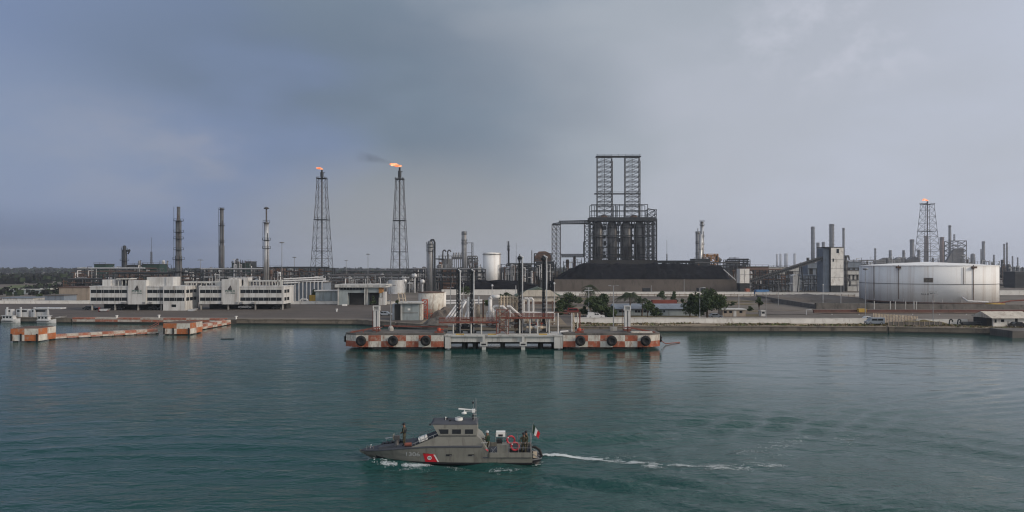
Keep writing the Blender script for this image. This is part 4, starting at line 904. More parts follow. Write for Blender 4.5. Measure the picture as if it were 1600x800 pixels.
# white roadside and perimeter walls
def lowwall(label, x0, y0, x1, y1, h, m='whitewall', t=.35, cap=True, name='boundary_wall', n=1):
    o = thing(name, label, 'wall', (x0, y0, GZ)); o['kind'] = 'thing'
    d = Vector((x1 - x0, y1 - y0)); nn = Vector((-d.y, d.x)).normalized() * t; b = MB(m); b.slab([(x0, y0), (x1, y1), (x1 + nn.x, y1 + nn.y), (x0 + nn.x, y0 + nn.y)], GZ - .1, GZ + h); b.build('wall_panel', o)
    if cap: c = MB(m); e = nn * .3; c.slab([(x0 - e.x, y0 - e.y), (x1 - e.x, y1 - e.y), (x1 + nn.x + e.x, y1 + nn.y + e.y), (x0 + nn.x + e.x, y0 + nn.y + e.y)], GZ + h, GZ + h + .12); c.build('coping', o)
    return o
lowwall('long low white roadside wall above the grassy bank, between the right platform and parked trucks', 17.5, 198.6, X(1362, 196), 196, 1.42)
lowwall('short white roadside wall between the parked trucks and the tin shed', X(1432, 196), 196, X(1512, 195), 195, 1.2)
lowwall('long low white wall behind the dark apron below the terminal building', X(432, 298), 298, X(640, 296), 296, 1.15)
lowwall('long low white wall left of the office blocks', -330, 302, X(139, 300), 300, 1.3)
lowwall('long white perimeter wall in front of the coke pile', X(868, 384), 384, X(1178, 382), 382, 2.0)
lowwall('long white perimeter wall running to the great tank', X(1180, 382), 382, X(1345, 372), 372, 1.9)
lowwall('distant white wall left of the corrugated warehouse', X(690, 392), 392, X(808, 390), 390, 3.0)
lowwall('distant white wall at the far right behind the great tank', X(1562, 392), 392, X(1680, 390), 390, 2.6)
o = thing('pipe_track', 'pale pipe rack lying in front of the long perimeter wall', 'pipe rack', (X(1040, 372), 372, GZ)); b = MB('beige')
b.bar((X(905, 372), 372, 2.6), (X(1335, 360), 360, 2.6), .3); b.bar((X(905, 371), 371, 1.9), (X(1335, 359), 359, 1.9), .22); b.build('pipe', o); b = MB('rustysteel')
for k in range(44): t = k / 43; b.bar((X(905, 372) * (1 - t) + X(1335, 360) * t, 371.5 - 12 * t, GZ), (X(905, 372) * (1 - t) + X(1335, 360) * t, 371.5 - 12 * t, 3.1), .13)
b.build('support', o)
# warehouse with ribbed gable end, green roofs
o, Yw = shed('warehouse', 'corrugated cream warehouse with a grey green roof behind the loading cranes', 806, 877, 478, 463, 22, 'tin', 'greenroof', 'gable', rh=3.6, Y=300, over=.6)
x0, x1, xm = X(806, Yw), X(877, Yw), X(841.5, Yw); zt = Zp(463, Yw); b = MB('tin'); b.prism([(x0 + 1, zt - .02), (x1 - 1, zt - .02), (xm + 5, zt + 2.7), (xm - 5, zt + 2.7)], Yw - .75, Yw - .65)
for k in range(16): b.box(x0 + 1 + k * 1.2, Yw - .1, GZ + 2, x0 + 1.2 + k * 1.2, Yw, zt)
b.build('gable', o); b = MB('rustysteel'); b.box(x0, Yw - 2.5, Zp(475, Yw), x1, Yw - .1, Zp(471, Yw)); b.build('awning', o); b = MB('greypaint'); b.box(x0 + 1, Yw - .3, GZ, x1 - 1, Yw - .12, Zp(476, Yw)); b.build('lower_wall', o)
o, Yg = shed('long_bungalow', 'long low grey bungalow with a shallow roof behind the white roadside wall', 962, 1092, 493, 482.5, 8, 'greypaint', 'bluegrey', 'ridge', wins=[(967 + i * 5.2, 971.5 + i * 5.2, 484.8, 488) for i in range(3)] + [(992 + i * 4.6, 995.8 + i * 4.6, 484.8, 488.2) for i in range(5)] + [(1020, 1024, 484.8, 488), (1029, 1033, 484.8, 488), (1036.5, 1039, 484.8, 488)], rh=1.5, over=.7)
k = MB('redroof'); k.box(X(1020, Yg + 9), Yg + 9, GZ, X(1058, Yg + 9), Yg + 12, Zp(469, Yg + 9)); k.build('red_annexe', o)
shed('gatehouse', 'small pinkish flat roofed gatehouse right of the big tree', 1129, 1165, 494.5, 484.5, 5, 'beige', 'palecon', wins=[(1131, 1135.5, 485.5, 489.3), (1139.5, 1144, 485.5, 489), (1155.5, 1160, 485.5, 489)], doors=[(1146, 1150.5, 485.2, 'white')], over=.3)
shed('kiosk', 'tiny white kiosk beside a lamp post right of the gatehouse', 1189, 1196, 494.3, 486.5, 2, 'white', 'palecon', wins=[(1190.5, 1194.8, 487.5, 490)], over=.15)
o, Yt = shed('tin_shed', 'white shed with a rusty tin roof at the far right quay', 1552, 1606, 511, 497, 7, 'whitewall', 'tin', 'ridge', wins=[(1554, 1557, 499, 504), (1564, 1569, 499, 503)], doors=[(1586, 1590, 497.5, 'shade'), (1574, 1580, 501, 'white')], rh=1.6, over=1.0, Y=187)
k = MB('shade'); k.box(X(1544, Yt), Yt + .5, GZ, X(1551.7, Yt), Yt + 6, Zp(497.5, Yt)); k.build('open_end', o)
o = thing('jetty_stub', 'dark weathered concrete pier stub at the right edge of the picture', 'pier', (X(1597, 172), 172, 0)); b = MB('darkcon'); b.box(X(1582, 171), 171, -3, X(1640, 171), 180, 1.7); b.build('block', o); b = MB('slime'); b.bar((X(1543, 181), 180.6, -3), (X(1543, 181), 180.6, 1.3), .9, 8); b.build('pile', o)
for px0, px1, pyb, pyt, m, r_, l in ((92, 139, 469, 449.5, 'beige', 'rustysteel', 'low beige workshop left of the left office block, half hidden by the white wall'), (55, 76, 456, 451.5, 'white', 'palecon', 'far narrow white shed among dark scrub at the left'), (3, 52, 475, 466, 'white', 'bluegrey', 'pale white low shed at the far left behind the launches'), (10, 70, 459, 453, 'greypaint', 'palecon', 'far pale roofed shed at the left in front of the yellow green strip'), (70, 100, 472, 462, 'bluegrey', 'darkcon', 'small blue grey shed between the white shed and the beige workshop')):
    shed('low_shed', l, px0, px1, pyb, pyt, 9, m, r_, over=.3, Y=GY(max(pyb, 456)) if pyb < 470 else 312)
sheet('meadow', 'leaflight', [(X(28, 520), 500), (X(78, 520), 500), (X(76, 600), 590), (X(32, 600), 590)], GZ + .02)
shed('low_shed', 'small white lean-to left of the terminal building', 493, 526, 471, 455, 7, 'greypaint', 'white', over=.5, Y=300)
o, Y = shed('colonnaded_store', 'dark blue grey store with a row of pale uprights behind the right office block', 445, 505, 470, 441.5, 14, 'bluegrey', 'darkcon', Y=325, over=.4)
for p in range(449, 504, 6): k = MB('palesteel'); k.box(X(p, Y), Y - .9, GZ, X(p + 1.4, Y), Y - .3, Zp(440, Y)); k.build('upright', o)
for k, py in enumerate((434.5, 437.5, 441)): pipe(f'long pale pipe carried above the colonnaded store, {("top", "middle", "bottom")[k]} of three', [[(443, py + 1.5, 322), (505 + k * 4, py - 1.5, 330)], ], .35, 'palesteel')
for px, l in ((452, 'left'), (476, 'middle')): pipe(f'white hooped pipe crossing by the white wall, {l} one', [[(px - 7, 474.5, 301), (px - 7, 469.5, 301), (px - 5, 467.7, 301), (px + 3, 467.7, 301), (px + 5, 469.5, 301), (px + 5, 474.5, 301)]], .32)
o = thing('white_gate', 'white barred gate frame left of the terminal building by the white wall', 'gate', (X(502, 301), 301, GZ)); b = MB('whitepipe')
for p in (495, 500, 504, 509): b.bar((X(p, 301), 301, GZ), at(p, 466, 301), .3)
b.bar(at(495, 466, 301), at(511, 466, 301), .35); b.build('frame', o)
tag(MB('yellow').box(X(483, 303), 303, GZ, X(495, 303), 306, Zp(461, 303)).build('yellow_cabin', loc=(X(489, 303), 303, GZ)), 'small yellow cabin behind the white hooped pipes', 'cabin')

# ------------------------------------------------------------------ the great white tank at the right
YT = 314.6
o, x, r, zt = stank('storage_tank', 'huge white flat cone roofed storage tank with rust streaked seams', 1452, 0, 0, 414.5, 'tankwhite', YT, 1.75, z0=2.6) if False else (None,) * 4
x, r, zt = 185.1, 26.9, Zp(415.2, YT); o = thing('storage_tank', 'huge white cone roofed storage tank with rust streaked seams at the right', 'tank', (x, YT, 2.2))
b = MB('tankwhite'); b.lathe((x, YT), [(r, 2.2), (r, zt)], 96); s_ = b.build('shell', o); s_.data.polygons.foreach_set('use_smooth', [len(q.vertices) == 4 for q in s_.data.polygons])
t = MB('tankwhite'); t.lathe((x, YT), [(r + .15, zt - .1), (r + .15, zt + .12), (r * .55, zt + 1.0), (.2, zt + 1.75)], 96); t.build('roof', o)
k = MB('rustysteel'); k.lathe((x, YT), [(r + .35, 2.0), (r + .35, 2.45), (r + .02, 2.5)], 96); k.build('base_ring', o)
k = MB('midsteel'); n = 96
zb_ = 10.0
for i in range(n): u0, u1 = 2 * math.pi * i / n, 2 * math.pi * (i + 1) / n; k.bar((x + (r + .1) * math.cos(u0), YT + (r + .1) * math.sin(u0), zb_), (x + (r + .1) * math.cos(u1), YT + (r + .1) * math.sin(u1), zb_), .12)
k.build('wind_girder', o)
def onshell(px):   # angle on the shell seen at a photo column
    lo, hi = -math.pi * .5 - 1.35, -math.pi * .5 + 1.35
    for _ in range(40):
        m_ = (lo + hi) / 2; X_, Y_ = x + r * math.cos(m_), YT + r * math.sin(m_)
        if 800 + F * X_ / Y_ < px: lo = m_
        else: hi = m_
    return lo
def sp(px, z, dr=.12): a = onshell(px); return Vector((x + (r + dr) * math.cos(a), YT + (r + dr) * math.sin(a), z))
for px, za, zb2, rr in ((1352, 2.4, zt, .16), (1404, 3.5, zt + .3, .13), (1520.5, 3.5, zt + .3, .13), (1505, zb_, zt - .7, .09), (1507.5, zb_, zt - .7, .07)): k = MB('rustysteel'); k.bar(sp(px, za, .2), sp(px, zb2, .2), rr, 6); k.build('riser_pipe', o)
for px in (1404, 1520.5): k = MB('rustysteel'); p = sp(px, zt - .6, .4); k.box(p.x - .9, p.y - .7, zt - 1.1, p.x + .9, p.y + .3, zt - .3); k.build('foam_chamber', o)
def curved(px0, px1, z0, z1, m, dr, nm, par, seg=8):
    a0, a1 = onshell(px0), onshell(px1); b = MB(m); vs = []
    for i in range(seg + 1): a = a0 + (a1 - a0) * i / seg; vs += [(x + (r + dr) * math.cos(a), YT + (r + dr) * math.sin(a), z0), (x + (r + dr) * math.cos(a), YT + (r + dr) * math.sin(a), z1)]
    b.add(vs, [(2 * i, 2 * i + 2, 2 * i + 3, 2 * i + 1) for i in range(seg)]); return b.build(nm, par)
YF = sp(1451, 0).y
pl = curved(1443.3, 1458, Zp(441.2, YF), Zp(434.2, YF), 'darkcon', .06, 'number_plate', o)
def shell_text(body, px0, px1, py0, py1, m, par, dr):
    cu = bpy.data.curves.new('t', 'FONT'); cu.body = body; cu.size = 1; tmp = bpy.data.objects.new('t', cu); C.objects.link(tmp); me = bpy.data.meshes.new_from_object(tmp.evaluated_get(bpy.context.evaluated_depsgraph_get())); bpy.data.objects.remove(tmp)
    us = [v.co.x for v in me.vertices]; ws = [v.co.y for v in me.vertices]; a0, a1 = onshell(px0), onshell(px1); Yn = sp((px0 + px1) / 2, 0).y; z0, z1 = Zp(py1, Yn), Zp(py0, Yn); vs = []
    for v in me.vertices: a = a0 + (a1 - a0) * (v.co.x - min(us)) / (max(us) - min(us)); vs.append((x + (r + dr) * math.cos(a), YT + (r + dr) * math.sin(a), z0 + (z1 - z0) * (v.co.y - min(ws)) / (max(ws) - min(ws))))
    d = MB(m); d.add(vs, [tuple(p.vertices) for p in me.polygons]); bpy.data.meshes.remove(me); return d.build('lettering', par)
shell_text('TV-103', 1444.2, 1457.2, 435.2, 440.2, 'beige', pl, .09)
shell_text('TULA 05', 1439, 1451.5, 458.4, 461, 'black', o, .05); shell_text('MEX-2', 1453.5, 1461, 457.9, 460.6, 'black', o, .05)
for i in range(14): a = sp(1352 + i * 15, 2.4, .3); k = MB('whitepipe'); k.bar(a, (a.x, a.y, 3.5), .08); k.build('rail_post', o)
k = MB('whitepipe'); a = sp(1503, 4.6, .5); k.tube([a, Vector((X(1512, 281), 281, 3.5)), Vector((X(1545, 280), 280, 3.1))], .35, 8); tag(k.build('drain_pipe', loc=a), 'thick white pipe bending down from the foot of the great tank', 'pipe')
# earth and concrete bund round it
o = thing('bund_wall', 'dark stained concrete bund wall in front of the great white tank', 'wall', (X(1275, 264), 264, GZ)); o['kind'] = 'thing'
b = MB('darkcon'); P0, P1, P2 = (X(1182, 335), 335), (X(1275, 264), 264), (X(1640, 262), 262)
for (a, c), m in (((P0, P1), 'darkcon'), ((P1, P2), 'darkcon')):
    b.use(m); d = Vector((c[0] - a[0], c[1] - a[1])); nn = Vector((-d.y, d.x)).normalized(); b.add([(a[0] - nn.x * .3, a[1] - nn.y * .3, GZ - .02), (c[0] - nn.x * .3, c[1] - nn.y * .3, GZ - .02), (c[0], c[1], 3.0), (a[0], a[1], 3.6), (a[0] + nn.x * 1, a[1] + nn.y * 1, 3.6), (c[0] + nn.x * 1, c[1] + nn.y * 1, 3.0), (a[0] + nn.x * 2.6, a[1] + nn.y * 2.6, GZ), (c[0] + nn.x * 2.6, c[1] + nn.y * 2.6, GZ)], [(0, 1, 2, 3), (3, 2, 5, 4), (4, 5, 7, 6)])
b.build('slope', o)
for i, p in enumerate((1366, 1391, 1399, 1415, 1428, 1432)): k = MB('palecon'); k.bar((X(p, 261), 261, GZ), at(p, 470.5, 261), .17, 4); k.build('post', o)
heap('earth_bank', 'bare grey brown earth bank left of the great tank behind the bund wall', 'bank', X(1265, 325), 330, 26, 18, 2.6, 'wallbrown', 5, flat=1)
o = thing('pipe_wall', 'long dull red pipe trench wall below the great tank', 'wall', (X(1290, 240), 240, GZ)); o['kind'] = 'thing'; b = MB('dullred'); b.box(X(1272, 240), 240, GZ, X(1620, 240), 241, GZ + 1.15); b.build('wall_panel', o)
b = MB('rustysteel'); b.bar((X(1272, 239), 239, GZ + .3), (X(1620, 239), 239, GZ + .3), .22, 6); b.bar((X(1272, 238), 238, GZ + .25), (X(1620, 238), 238, GZ + .25), .18, 6); b.build('pipe', o)
for p in range(1300, 1600, 42): k = MB('whitepipe'); k.bar((X(p, 232), 232, GZ), at(p, 490.5, 232), .15, 6); tag(k.build('marker_post', loc=(X(p, 232), 232, GZ)), f'short white road marker post below the great tank, {("first", "second", "third", "fourth", "fifth", "sixth", "seventh", "last")[(p - 1300) // 42]} from the left', 'post', 'white marker posts along the road')
b = MB('yellow'); b.box(X(1341, 239), 238.6, GZ + .1, X(1353, 239), 239.9, GZ + 1.6); tag(b.build('yellow_cabinet', loc=(X(1347, 239), 239, GZ)), 'yellow cabinet against the dull red trench wall', 'cabinet')
o = thing('valve_station', 'yellow brown valve station at the right foot of the great tank', 'valve station', (X(1562, 272), 272, GZ)); b = MB('yellow'); b.box(X(1548, 272), 271, 2, X(1568, 272), 275, Zp(474, 272)); b.box(X(1570, 272), 272, 2, X(1582, 272), 274, Zp(478, 272)); b.build('cabinet', o); b = MB('rustysteel'); b.bar((X(1545, 270), 270, Zp(481, 270)), (X(1620, 270), 270, Zp(480, 270)), .3, 6); b.build('pipe', o)
pipe('long faded red pipe sloping up at the far right beyond the bund', [[(1560, 474, 285), (1580, 470, 285), (1660, 466, 285)]], .3, 'redsteel')
o = thing('wooden_fence', 'cream slatted fence on the quay beside the parked trucks', 'fence', (X(1400, 194), 194, GZ)); o['kind'] = 'thing'; b = MB('rustpipe'); x0, x1 = X(1364, 197), X(1432, 197)
for k in range(30): xx = x0 + (x1 - x0) * k / 29; b.box(xx - .1, 196.6, GZ, xx + .1, 196.7, GZ + 2.9 - .03 * k)
b.bar((x0, 196.8, GZ + 1.6), (x1, 196.8, GZ + 1.3), .1); b.bar((x0, 196.8, GZ + 2.6), (x1, 196.8, GZ + 1.8), .1); b.build('slats', o)
o = thing('sheet_fence', 'low grey sheet fence on the bank below the parked trucks', 'fence', (X(1420, 189), 189, GZ)); o['kind'] = 'thing'; b = MB('darkcon'); b.box(X(1387, 189), 189, GZ, X(1472, 189), 189.12, GZ + 1.1); b.build('sheet', o)
for p in range(1388, 1473, 8): k = MB('beige'); k.box(X(p, 189) - .06, 188.9, GZ, X(p, 189) + .06, 189, GZ + 1.25); k.build('post', o)
heap('grass_mound', 'low dry grass mound between the slatted fence and the tin shed', 'mound', X(1440, 191.5), 192, 9, 2.6, 1.2, 'grass', 6)
o = thing('pipe_valves', 'dark red pipes with bent vents beside the tin shed', 'pipes', (X(1520, 190), 190, GZ)); b = MB('darksteel'); b.bar(at(1503, 506, 190), at(1550, 507, 190), .5, 8); b.bar(at(1500, 504, 190), at(1548, 504, 190), .3, 8); b.build('pipe', o)
for p in (1486, 1499): k = MB('darksteel'); k.tube([at(p - 3, 507, 190), at(p - 2, 500, 190), at(p, 499, 190), at(p + 2, 500, 190), at(p + 2, 503, 190)], .18, 6); k.build('vent_bend', o)

# ------------------------------------------------------------------ vehicles
def vehicle(px, pyb, label, paint, L_=4.4, kind='sedan', Y=None, face=1, cat='car', name='parked_car'):
    Y = GY(pyb) if Y is None else Y; x = X(px, Y); o = thing(name, label, cat, (x, Y, GZ)); o['kind'] = 'thing'; W = 1.75; h = L_ / 2; s = face
    prof = {'sedan': [(-h, .35), (h, .35), (h, .75), (h * .62, .92), (h * .32, 1.42), (-h * .45, 1.45), (-h * .78, .98), (-h, .92)],
            'pickup': [(-h, .5), (h, .5), (h, 1.0), (h * .55, 1.15), (h * .32, 1.75), (-h * .12, 1.78), (-h * .16, 1.15), (-h, 1.15)],
            'van': [(-h, .4), (h, .4), (h, 1.0), (h * .8, 1.15), (h * .5, 1.95), (-h, 1.98)], 'truck': [(-h, .6), (h, .6), (h, 1.3), (h * .9, 2.2), (h * .45, 2.25), (h * .42, 1.2), (-h, 1.2)]}[kind]
    b = MB(paint); b.prism([(x + s * a, GZ + z) for a, z in (prof if s > 0 else prof[::-1])], Y, Y + W); bo = b.build('body', o)
    tops = {'sedan': (.26, -.55, 1.0, 1.36), 'pickup': (.34, -.1, 1.2, 1.66), 'van': (.5, -.8, 1.2, 1.7), 'truck': (.8, .5, 1.5, 2.05)}[kind]
    for a, c in ((tops[0], (tops[0] + tops[1]) / 2 + .02), ((tops[0] + tops[1]) / 2 - .02, tops[1])):
        k = MB('glass'); k.prism([(x + s * h * a, GZ + tops[2]), (x + s * h * c, GZ + tops[2]), (x + s * h * c, GZ + tops[3]), (x + s * h * (a - .04), GZ + tops[3])], Y - .02, Y + .03); k.build('window', o)
    for a in (-.62, .62):
        for yy in (Y - .03, Y + W - .2): k = MB('tyre'); k.bar((x + a * h, yy, GZ + .36), (x + a * h, yy + .23, GZ + .36), .36, 12); wl2 = k.build('wheel', o); q = MB('greysteel'); q.bar((x + a * h, yy - .02, GZ + .36), (x + a * h, yy + .1, GZ + .36), .17, 8); q.build('rim', wl2)
    k = MB('signwhite'); k.box(x + s * (h - .03), Y + .15, GZ + .68, x + s * (h + .03), Y + .45, GZ + .85); k.build('headlight', o)
    return o
vehicle(139, 484.5, 'black sedan parked left of the office blocks', 'carblack', 4.8)
vehicle(184, 485, 'black car in the shade under the left office block', 'carblack', 4.4, Y=259); vehicle(240, 484, 'dark car parked under the left block close to its end wing', 'carblack', 4.4, Y=258)
vehicle(382, 483.5, 'white pickup parked under the right office block left of centre', 'carwhite', 4.8, 'pickup', Y=262); vehicle(391, 483.5, 'silver sedan parked under the right office block', 'carsilver', 4.4, Y=265.5); vehicle(433, 484, 'dark green car at the right end of the right office block', 'carblack', 4.2, Y=262)
vehicle(601, 493.5, 'silver blue sedan parked left of the guard house', 'carsilver', 4.6, Y=226)
o = vehicle(931, 494.5, 'white pickup with a covered bed parked before a dark bush', 'carwhite', 5.4, 'pickup', Y=214, cat='pickup', name='pickup_truck')
k = MB('carwhite'); k.box(X(919, 214), 214.05, GZ + 1.16, X(928.5, 214), 215.7, GZ + 1.9); k.build('bed_cover', o)
vehicle(883, 488, 'red car seen between the jetty pipes and the dark bushes', 'carred', 4.4, Y=232); vehicle(897, 490, 'dull red van behind the gantry posts', 'carred', 4.2, 'van', Y=236)
vehicle(1369, 504, 'pale blue grey truck parked on the quay by the slatted fence', 'carblue', 4.8, 'van', Y=191.5, cat='truck', name='parked_truck', face=-1); vehicle(1359, 500, 'white pickup parked behind the pale blue grey truck', 'carwhite', 5.4, 'pickup', Y=199.5, face=-1, cat='pickup', name='pickup_truck')
vehicle(606, 470, 'dark sedan at the right end of the terminal building', 'carsilver', 4.4, Y=300); vehicle(1119, 494, 'pale blue car half hidden under the big tree', 'carblue', 4.2, Y=216)
vehicle(1598, 492, 'dark car behind the tin shed at the far right', 'carblack', 4.4, Y=218); vehicle(1594, 507, 'dark vehicle in front of the tin shed', 'carblack', 4.0, Y=183.5)
o = thing('trailer_boat', 'small white boat on a red trailer before the left office block', 'boat', (X(161, 246), 246, GZ)); b = MB('boatwhite'); Y = 246; b.prism([(X(155, Y), 2.0), (X(157, Y), 1.75), (X(166, Y), 1.75), (X(169.5, Y), 2.5), (X(155, Y), 2.4)], Y, Y + 1.7); b.build('hull', o); b = MB('carred'); b.box(X(152, Y), Y + .4, GZ + .25, X(167, Y), Y + 1.3, GZ + .4); b.box(X(152, Y), Y + .5, GZ, X(153.5, Y), Y + 1.2, GZ + 1.6); b.build('trailer', o)
b = MB('boatwhite'); Y = 252; b.prism([(X(299, Y), 1.5), (X(309, Y), 1.5), (X(312.5, Y), 2.5), (X(300, Y), 2.1)], Y - 3, Y - 1.2); tag(b.build('small_boat', loc=(X(305, Y), Y - 2, GZ)), 'small white boat hull lying between the two office blocks', 'boat')
for px, py, l in ((182.5, 497, 'white bollard on the checkered quay left of the right block'), (248.5, 495, 'small white bollard on the quay above the walkway ramp'), (369, 497, 'white bollard at the corner where the quay and walkway meet'), (526, 485, 'white bollard standing out on the empty dark apron')):
    Y = max(GY(py + 2), coast(X(px, 214)) + 1.2); b = MB('signwhite'); b.lathe((X(px, Y), Y), [(.25, GZ), (.25, GZ + .7), (.42, GZ + .8), (.42, GZ + 1.0)], 8); tag(b.build('bollard', loc=(X(px, Y), Y, GZ)), l, 'bollard')
b = MB('signwhite'); p = at(538, 477.5, 284); b.box(p.x - .9, 284, GZ, p.x + .9, 285, GZ + .7); tag(b.build('white_crate', loc=p), 'white crate on the apron below the low white wall', 'crate')

# ------------------------------------------------------------------ trees
def crown(b, c, rad, n, size, seed, mats=('leafdark', 'leafmid', 'leafmid', 'leaflight'), gap=.0):
    k = 0; tries = 0
    while k < n and tries < n * 8:
        tries += 1; v = Vector((rnd.gauss(0, 1), rnd.gauss(0, 1), rnd.gauss(0, 1))).normalized() * rnd.random() ** .38
        p = Vector((c[0] + v.x * rad[0], c[1] + v.y * rad[1], c[2] + v.z * rad[2])); nv = noise.noise(p * (1.6 / max(1, min(rad))) + Vector((seed, 0, 0))) + .6 * noise.noise(p * (3.6 / max(1, min(rad))) + Vector((0, seed, 0)))
        if nv < gap - .12 + .25 * max(0, v.length - .6) * 2: continue
        i = max(0, min(len(mats) - 1, int((nv + .25) * 3.2 + rnd.uniform(-.6, .6)))); b.use(mats[i])
        a = Vector((rnd.gauss(0, 1), rnd.gauss(0, 1), rnd.gauss(0, .6))).normalized() * size * rnd.uniform(.6, 1.2); q = a.cross(Vector((rnd.gauss(0, 1), rnd.gauss(0, 1), rnd.gauss(0, 1)))).normalized() * size * rnd.uniform(.35, .7)
        b.add([p - a, p + q, p + a, p - q], [(0, 1, 2, 3)]); k += 1
def tree(label, pxc, pyb, Y, w_, pyt, kind='round', name='broadleaf_tree', cat='tree', n=2400, lobes=6, trunk=True, low=.25):
    x = X(pxc, Y); zt = Zp(pyt, Y); hw = w_ / 2 * Y / F; h = zt - GZ; o = thing(name, label, cat, (x, Y, GZ)); o['kind'] = 'thing'; rs = random.Random(int(pxc * 7))
    if trunk:
        b = MB('bark'); base = Vector((x, Y, GZ)); fork = Vector((x + rs.uniform(-.2, .2), Y, GZ + h * .32)); r0 = max(.12, h * .035); b.bar(base, fork, r0, 8, r0 * .75)
        for k in range(lobes): a = 6.28 * k / lobes; e = Vector((x + math.cos(a) * hw * .6, Y + math.sin(a) * hw * .6, GZ + h * rs.uniform(.5, .8))); mid = fork.lerp(e, .5) + Vector((0, 0, h * .05)); b.bar(fork, mid, r0 * .6, 6, r0 * .4); b.bar(mid, e, r0 * .4, 5, r0 * .12)
        b.build('trunk', o)
    c = MB('leafmid')
    for k in range(lobes + 2):
        a = 6.28 * k / lobes + rs.uniform(-.3, .3); d = (.55 if k < lobes else .15) * hw; zc = GZ + h * (rs.uniform(low + .2, .68) if k < lobes else .74); rr = hw * rs.uniform(.30, .60)
        crown(c, (x + math.cos(a) * d, Y + math.sin(a) * d * .8, zc), (rr, rr, min(h * .27, rr * .9) if k < lobes else h * .26), int(n * 1.25) // (lobes + 2), rs.choice((.26, .32, .42)), pxc + k, gap=.10)
    c.build('crown', o); return o
tree('large spreading green tree beside a pale lamp post right of the bungalow', 1105, 494, 214, 68, 450, n=6500, lobes=8, low=.12)
tree('dark green shrub left of the large spreading tree', 1078, 492, 224, 30, 462, n=1500, lobes=5, low=.1)
tree('dark round bush behind the white pickup', 939, 492, 221, 54, 459, n=4800, lobes=7, low=-.05); tree('dark bush right of the warehouse, left of the tall palm', 886, 488, 250, 42, 456, n=3200, lobes=6, low=0)
tree('small green tree before the right half of the bungalow', 1012, 493, 215, 22, 469, n=1100, lobes=5); tree('little rounded tree above the red annexe roof', 1053.5, 475, 262, 11, 455, n=800, lobes=4, low=.1); tree('small thin tree beside the kiosk', 1186, 490, 235, 11, 461, n=420, lobes=4, low=.3)
tree('low dark shrub behind the perimeter wall near the annexe roof', 1034, 470, 330, 15, 454, n=500, lobes=4, low=0); tree('small green shrub at the foot of the loading cranes', 874, 488, 232, 16, 474, n=800, lobes=4, low=0); tree('small shrub beside the gantry posts', 912, 492, 225, 14, 478, n=600, lobes=4, low=0)
tree('dark shrub by the colonnaded store', 490, 468, 305, 14, 452, n=600, lobes=4, low=0); tree('dark shrub under the terminal building canopy', 583, 471, 289, 12, 462, n=300, lobes=4, low=0); tree('dark tree behind the first two loading cranes', 728, 472, 345, 22, 446, n=900, lobes=5, low=0)
tree('dark green shrub behind the manifold pipes', 790, 470, 330, 22, 456, n=700, lobes=5, low=0); tree('dark shrub right end of the bungalow', 1025, 492, 216, 20, 480, n=800, lobes=5, low=0); tree('small dark tree left of the left office block', 62, 472, 330, 16, 458, n=700, lobes=5, low=0)
for i, (px, py, Y, w_, pt, l) in enumerate(((1000, 470, 300, 10, 463, 'small scrubby bush left of the annexe roof'), (1145, 478, 285, 12, 471, 'low scrub bush behind the gatehouse'), (1172, 486, 245, 10, 479, 'low scrub bush left of the kiosk'), (1232, 474, 318, 9, 468, 'tiny bush on the earth bank, left one of two'), (1300, 470, 335, 9, 464, 'tiny bush on the earth bank, right one of two'), (1066, 474, 270, 12, 466, 'small bush between the annexe roof and the big tree'), (905, 474, 300, 14, 464, 'scrubby bush behind the red van'), (760, 476, 285, 12, 469, 'scrubby bush behind the white elbow pipes'), (620, 476, 290, 8, 469, 'scrubby bush right of the terminal building'))): tree(l, px, py, Y, w_, pt, n=420, lobes=4, trunk=False, low=-.1)
def palm(label, pxc, Y, pyc, pyt, L_, nf, shag=0.0):
    x = X(pxc, Y); zc = Zp(pyc, Y); o = thing('palm_tree', label, 'palm tree', (x, Y, GZ)); o['kind'] = 'thing'
    b = MB('bark'); b.bar((x, Y, GZ), (x + .15, Y, (GZ + zc) / 2), .24, 8, .2); b.bar((x + .15, Y, (GZ + zc) / 2), (x, Y, zc), .2, 8, .17); b.build('trunk', o)
    for k in range(nf):
        f = MB('frond'); a = 6.28 * k / nf * 2.618 + .3; up = rnd.uniform(.15, 1.25) if not shag else rnd.uniform(-1.2, 1.3); pts = []; ll = L_ * rnd.uniform(.8, 1.1)
        for i in range(9): t = i / 8; pts.append(Vector((x + math.cos(a) * ll * t * math.cos(up) * (1 if up > 0 else 1), Y + math.sin(a) * ll * t * math.cos(up), zc + ll * (math.sin(up) * t - 1.0 * t * t * (.9 if up > .6 else .6)))))
        f.tube(pts, .035, 4); s_ = Vector((-math.sin(a), math.cos(a), 0))
        for i in range(24):
            t = (i + 1) / 25 * 8; j = int(min(7, t)); p = pts[j].lerp(pts[j + 1], t - j); ln = ll * .26 * math.sin(math.pi * (.12 + .85 * i / 24)); d_ = (pts[j + 1] - pts[j]).normalized()
            for sg in (-1, 1): q = p + s_ * sg * ln + d_ * ln * .45 + Vector((0, 0, -ln * .45)); f.add([p - d_ * .05, q, p + d_ * .07], [(0, 1, 2)])
        f.build('frond', o)
    return o
palm('coconut palm with drooping dark fronds behind the white column', 984, 221, 463, 448, 5.6, 34); palm('second smaller palm close to the right of the large drooping one', 1003, 226, 470, 455, 4.2, 16)
palm('tall shaggy narrow palm above the white pickup', 922.5, 255, 448, 438, 3.6, 34, shag=1)

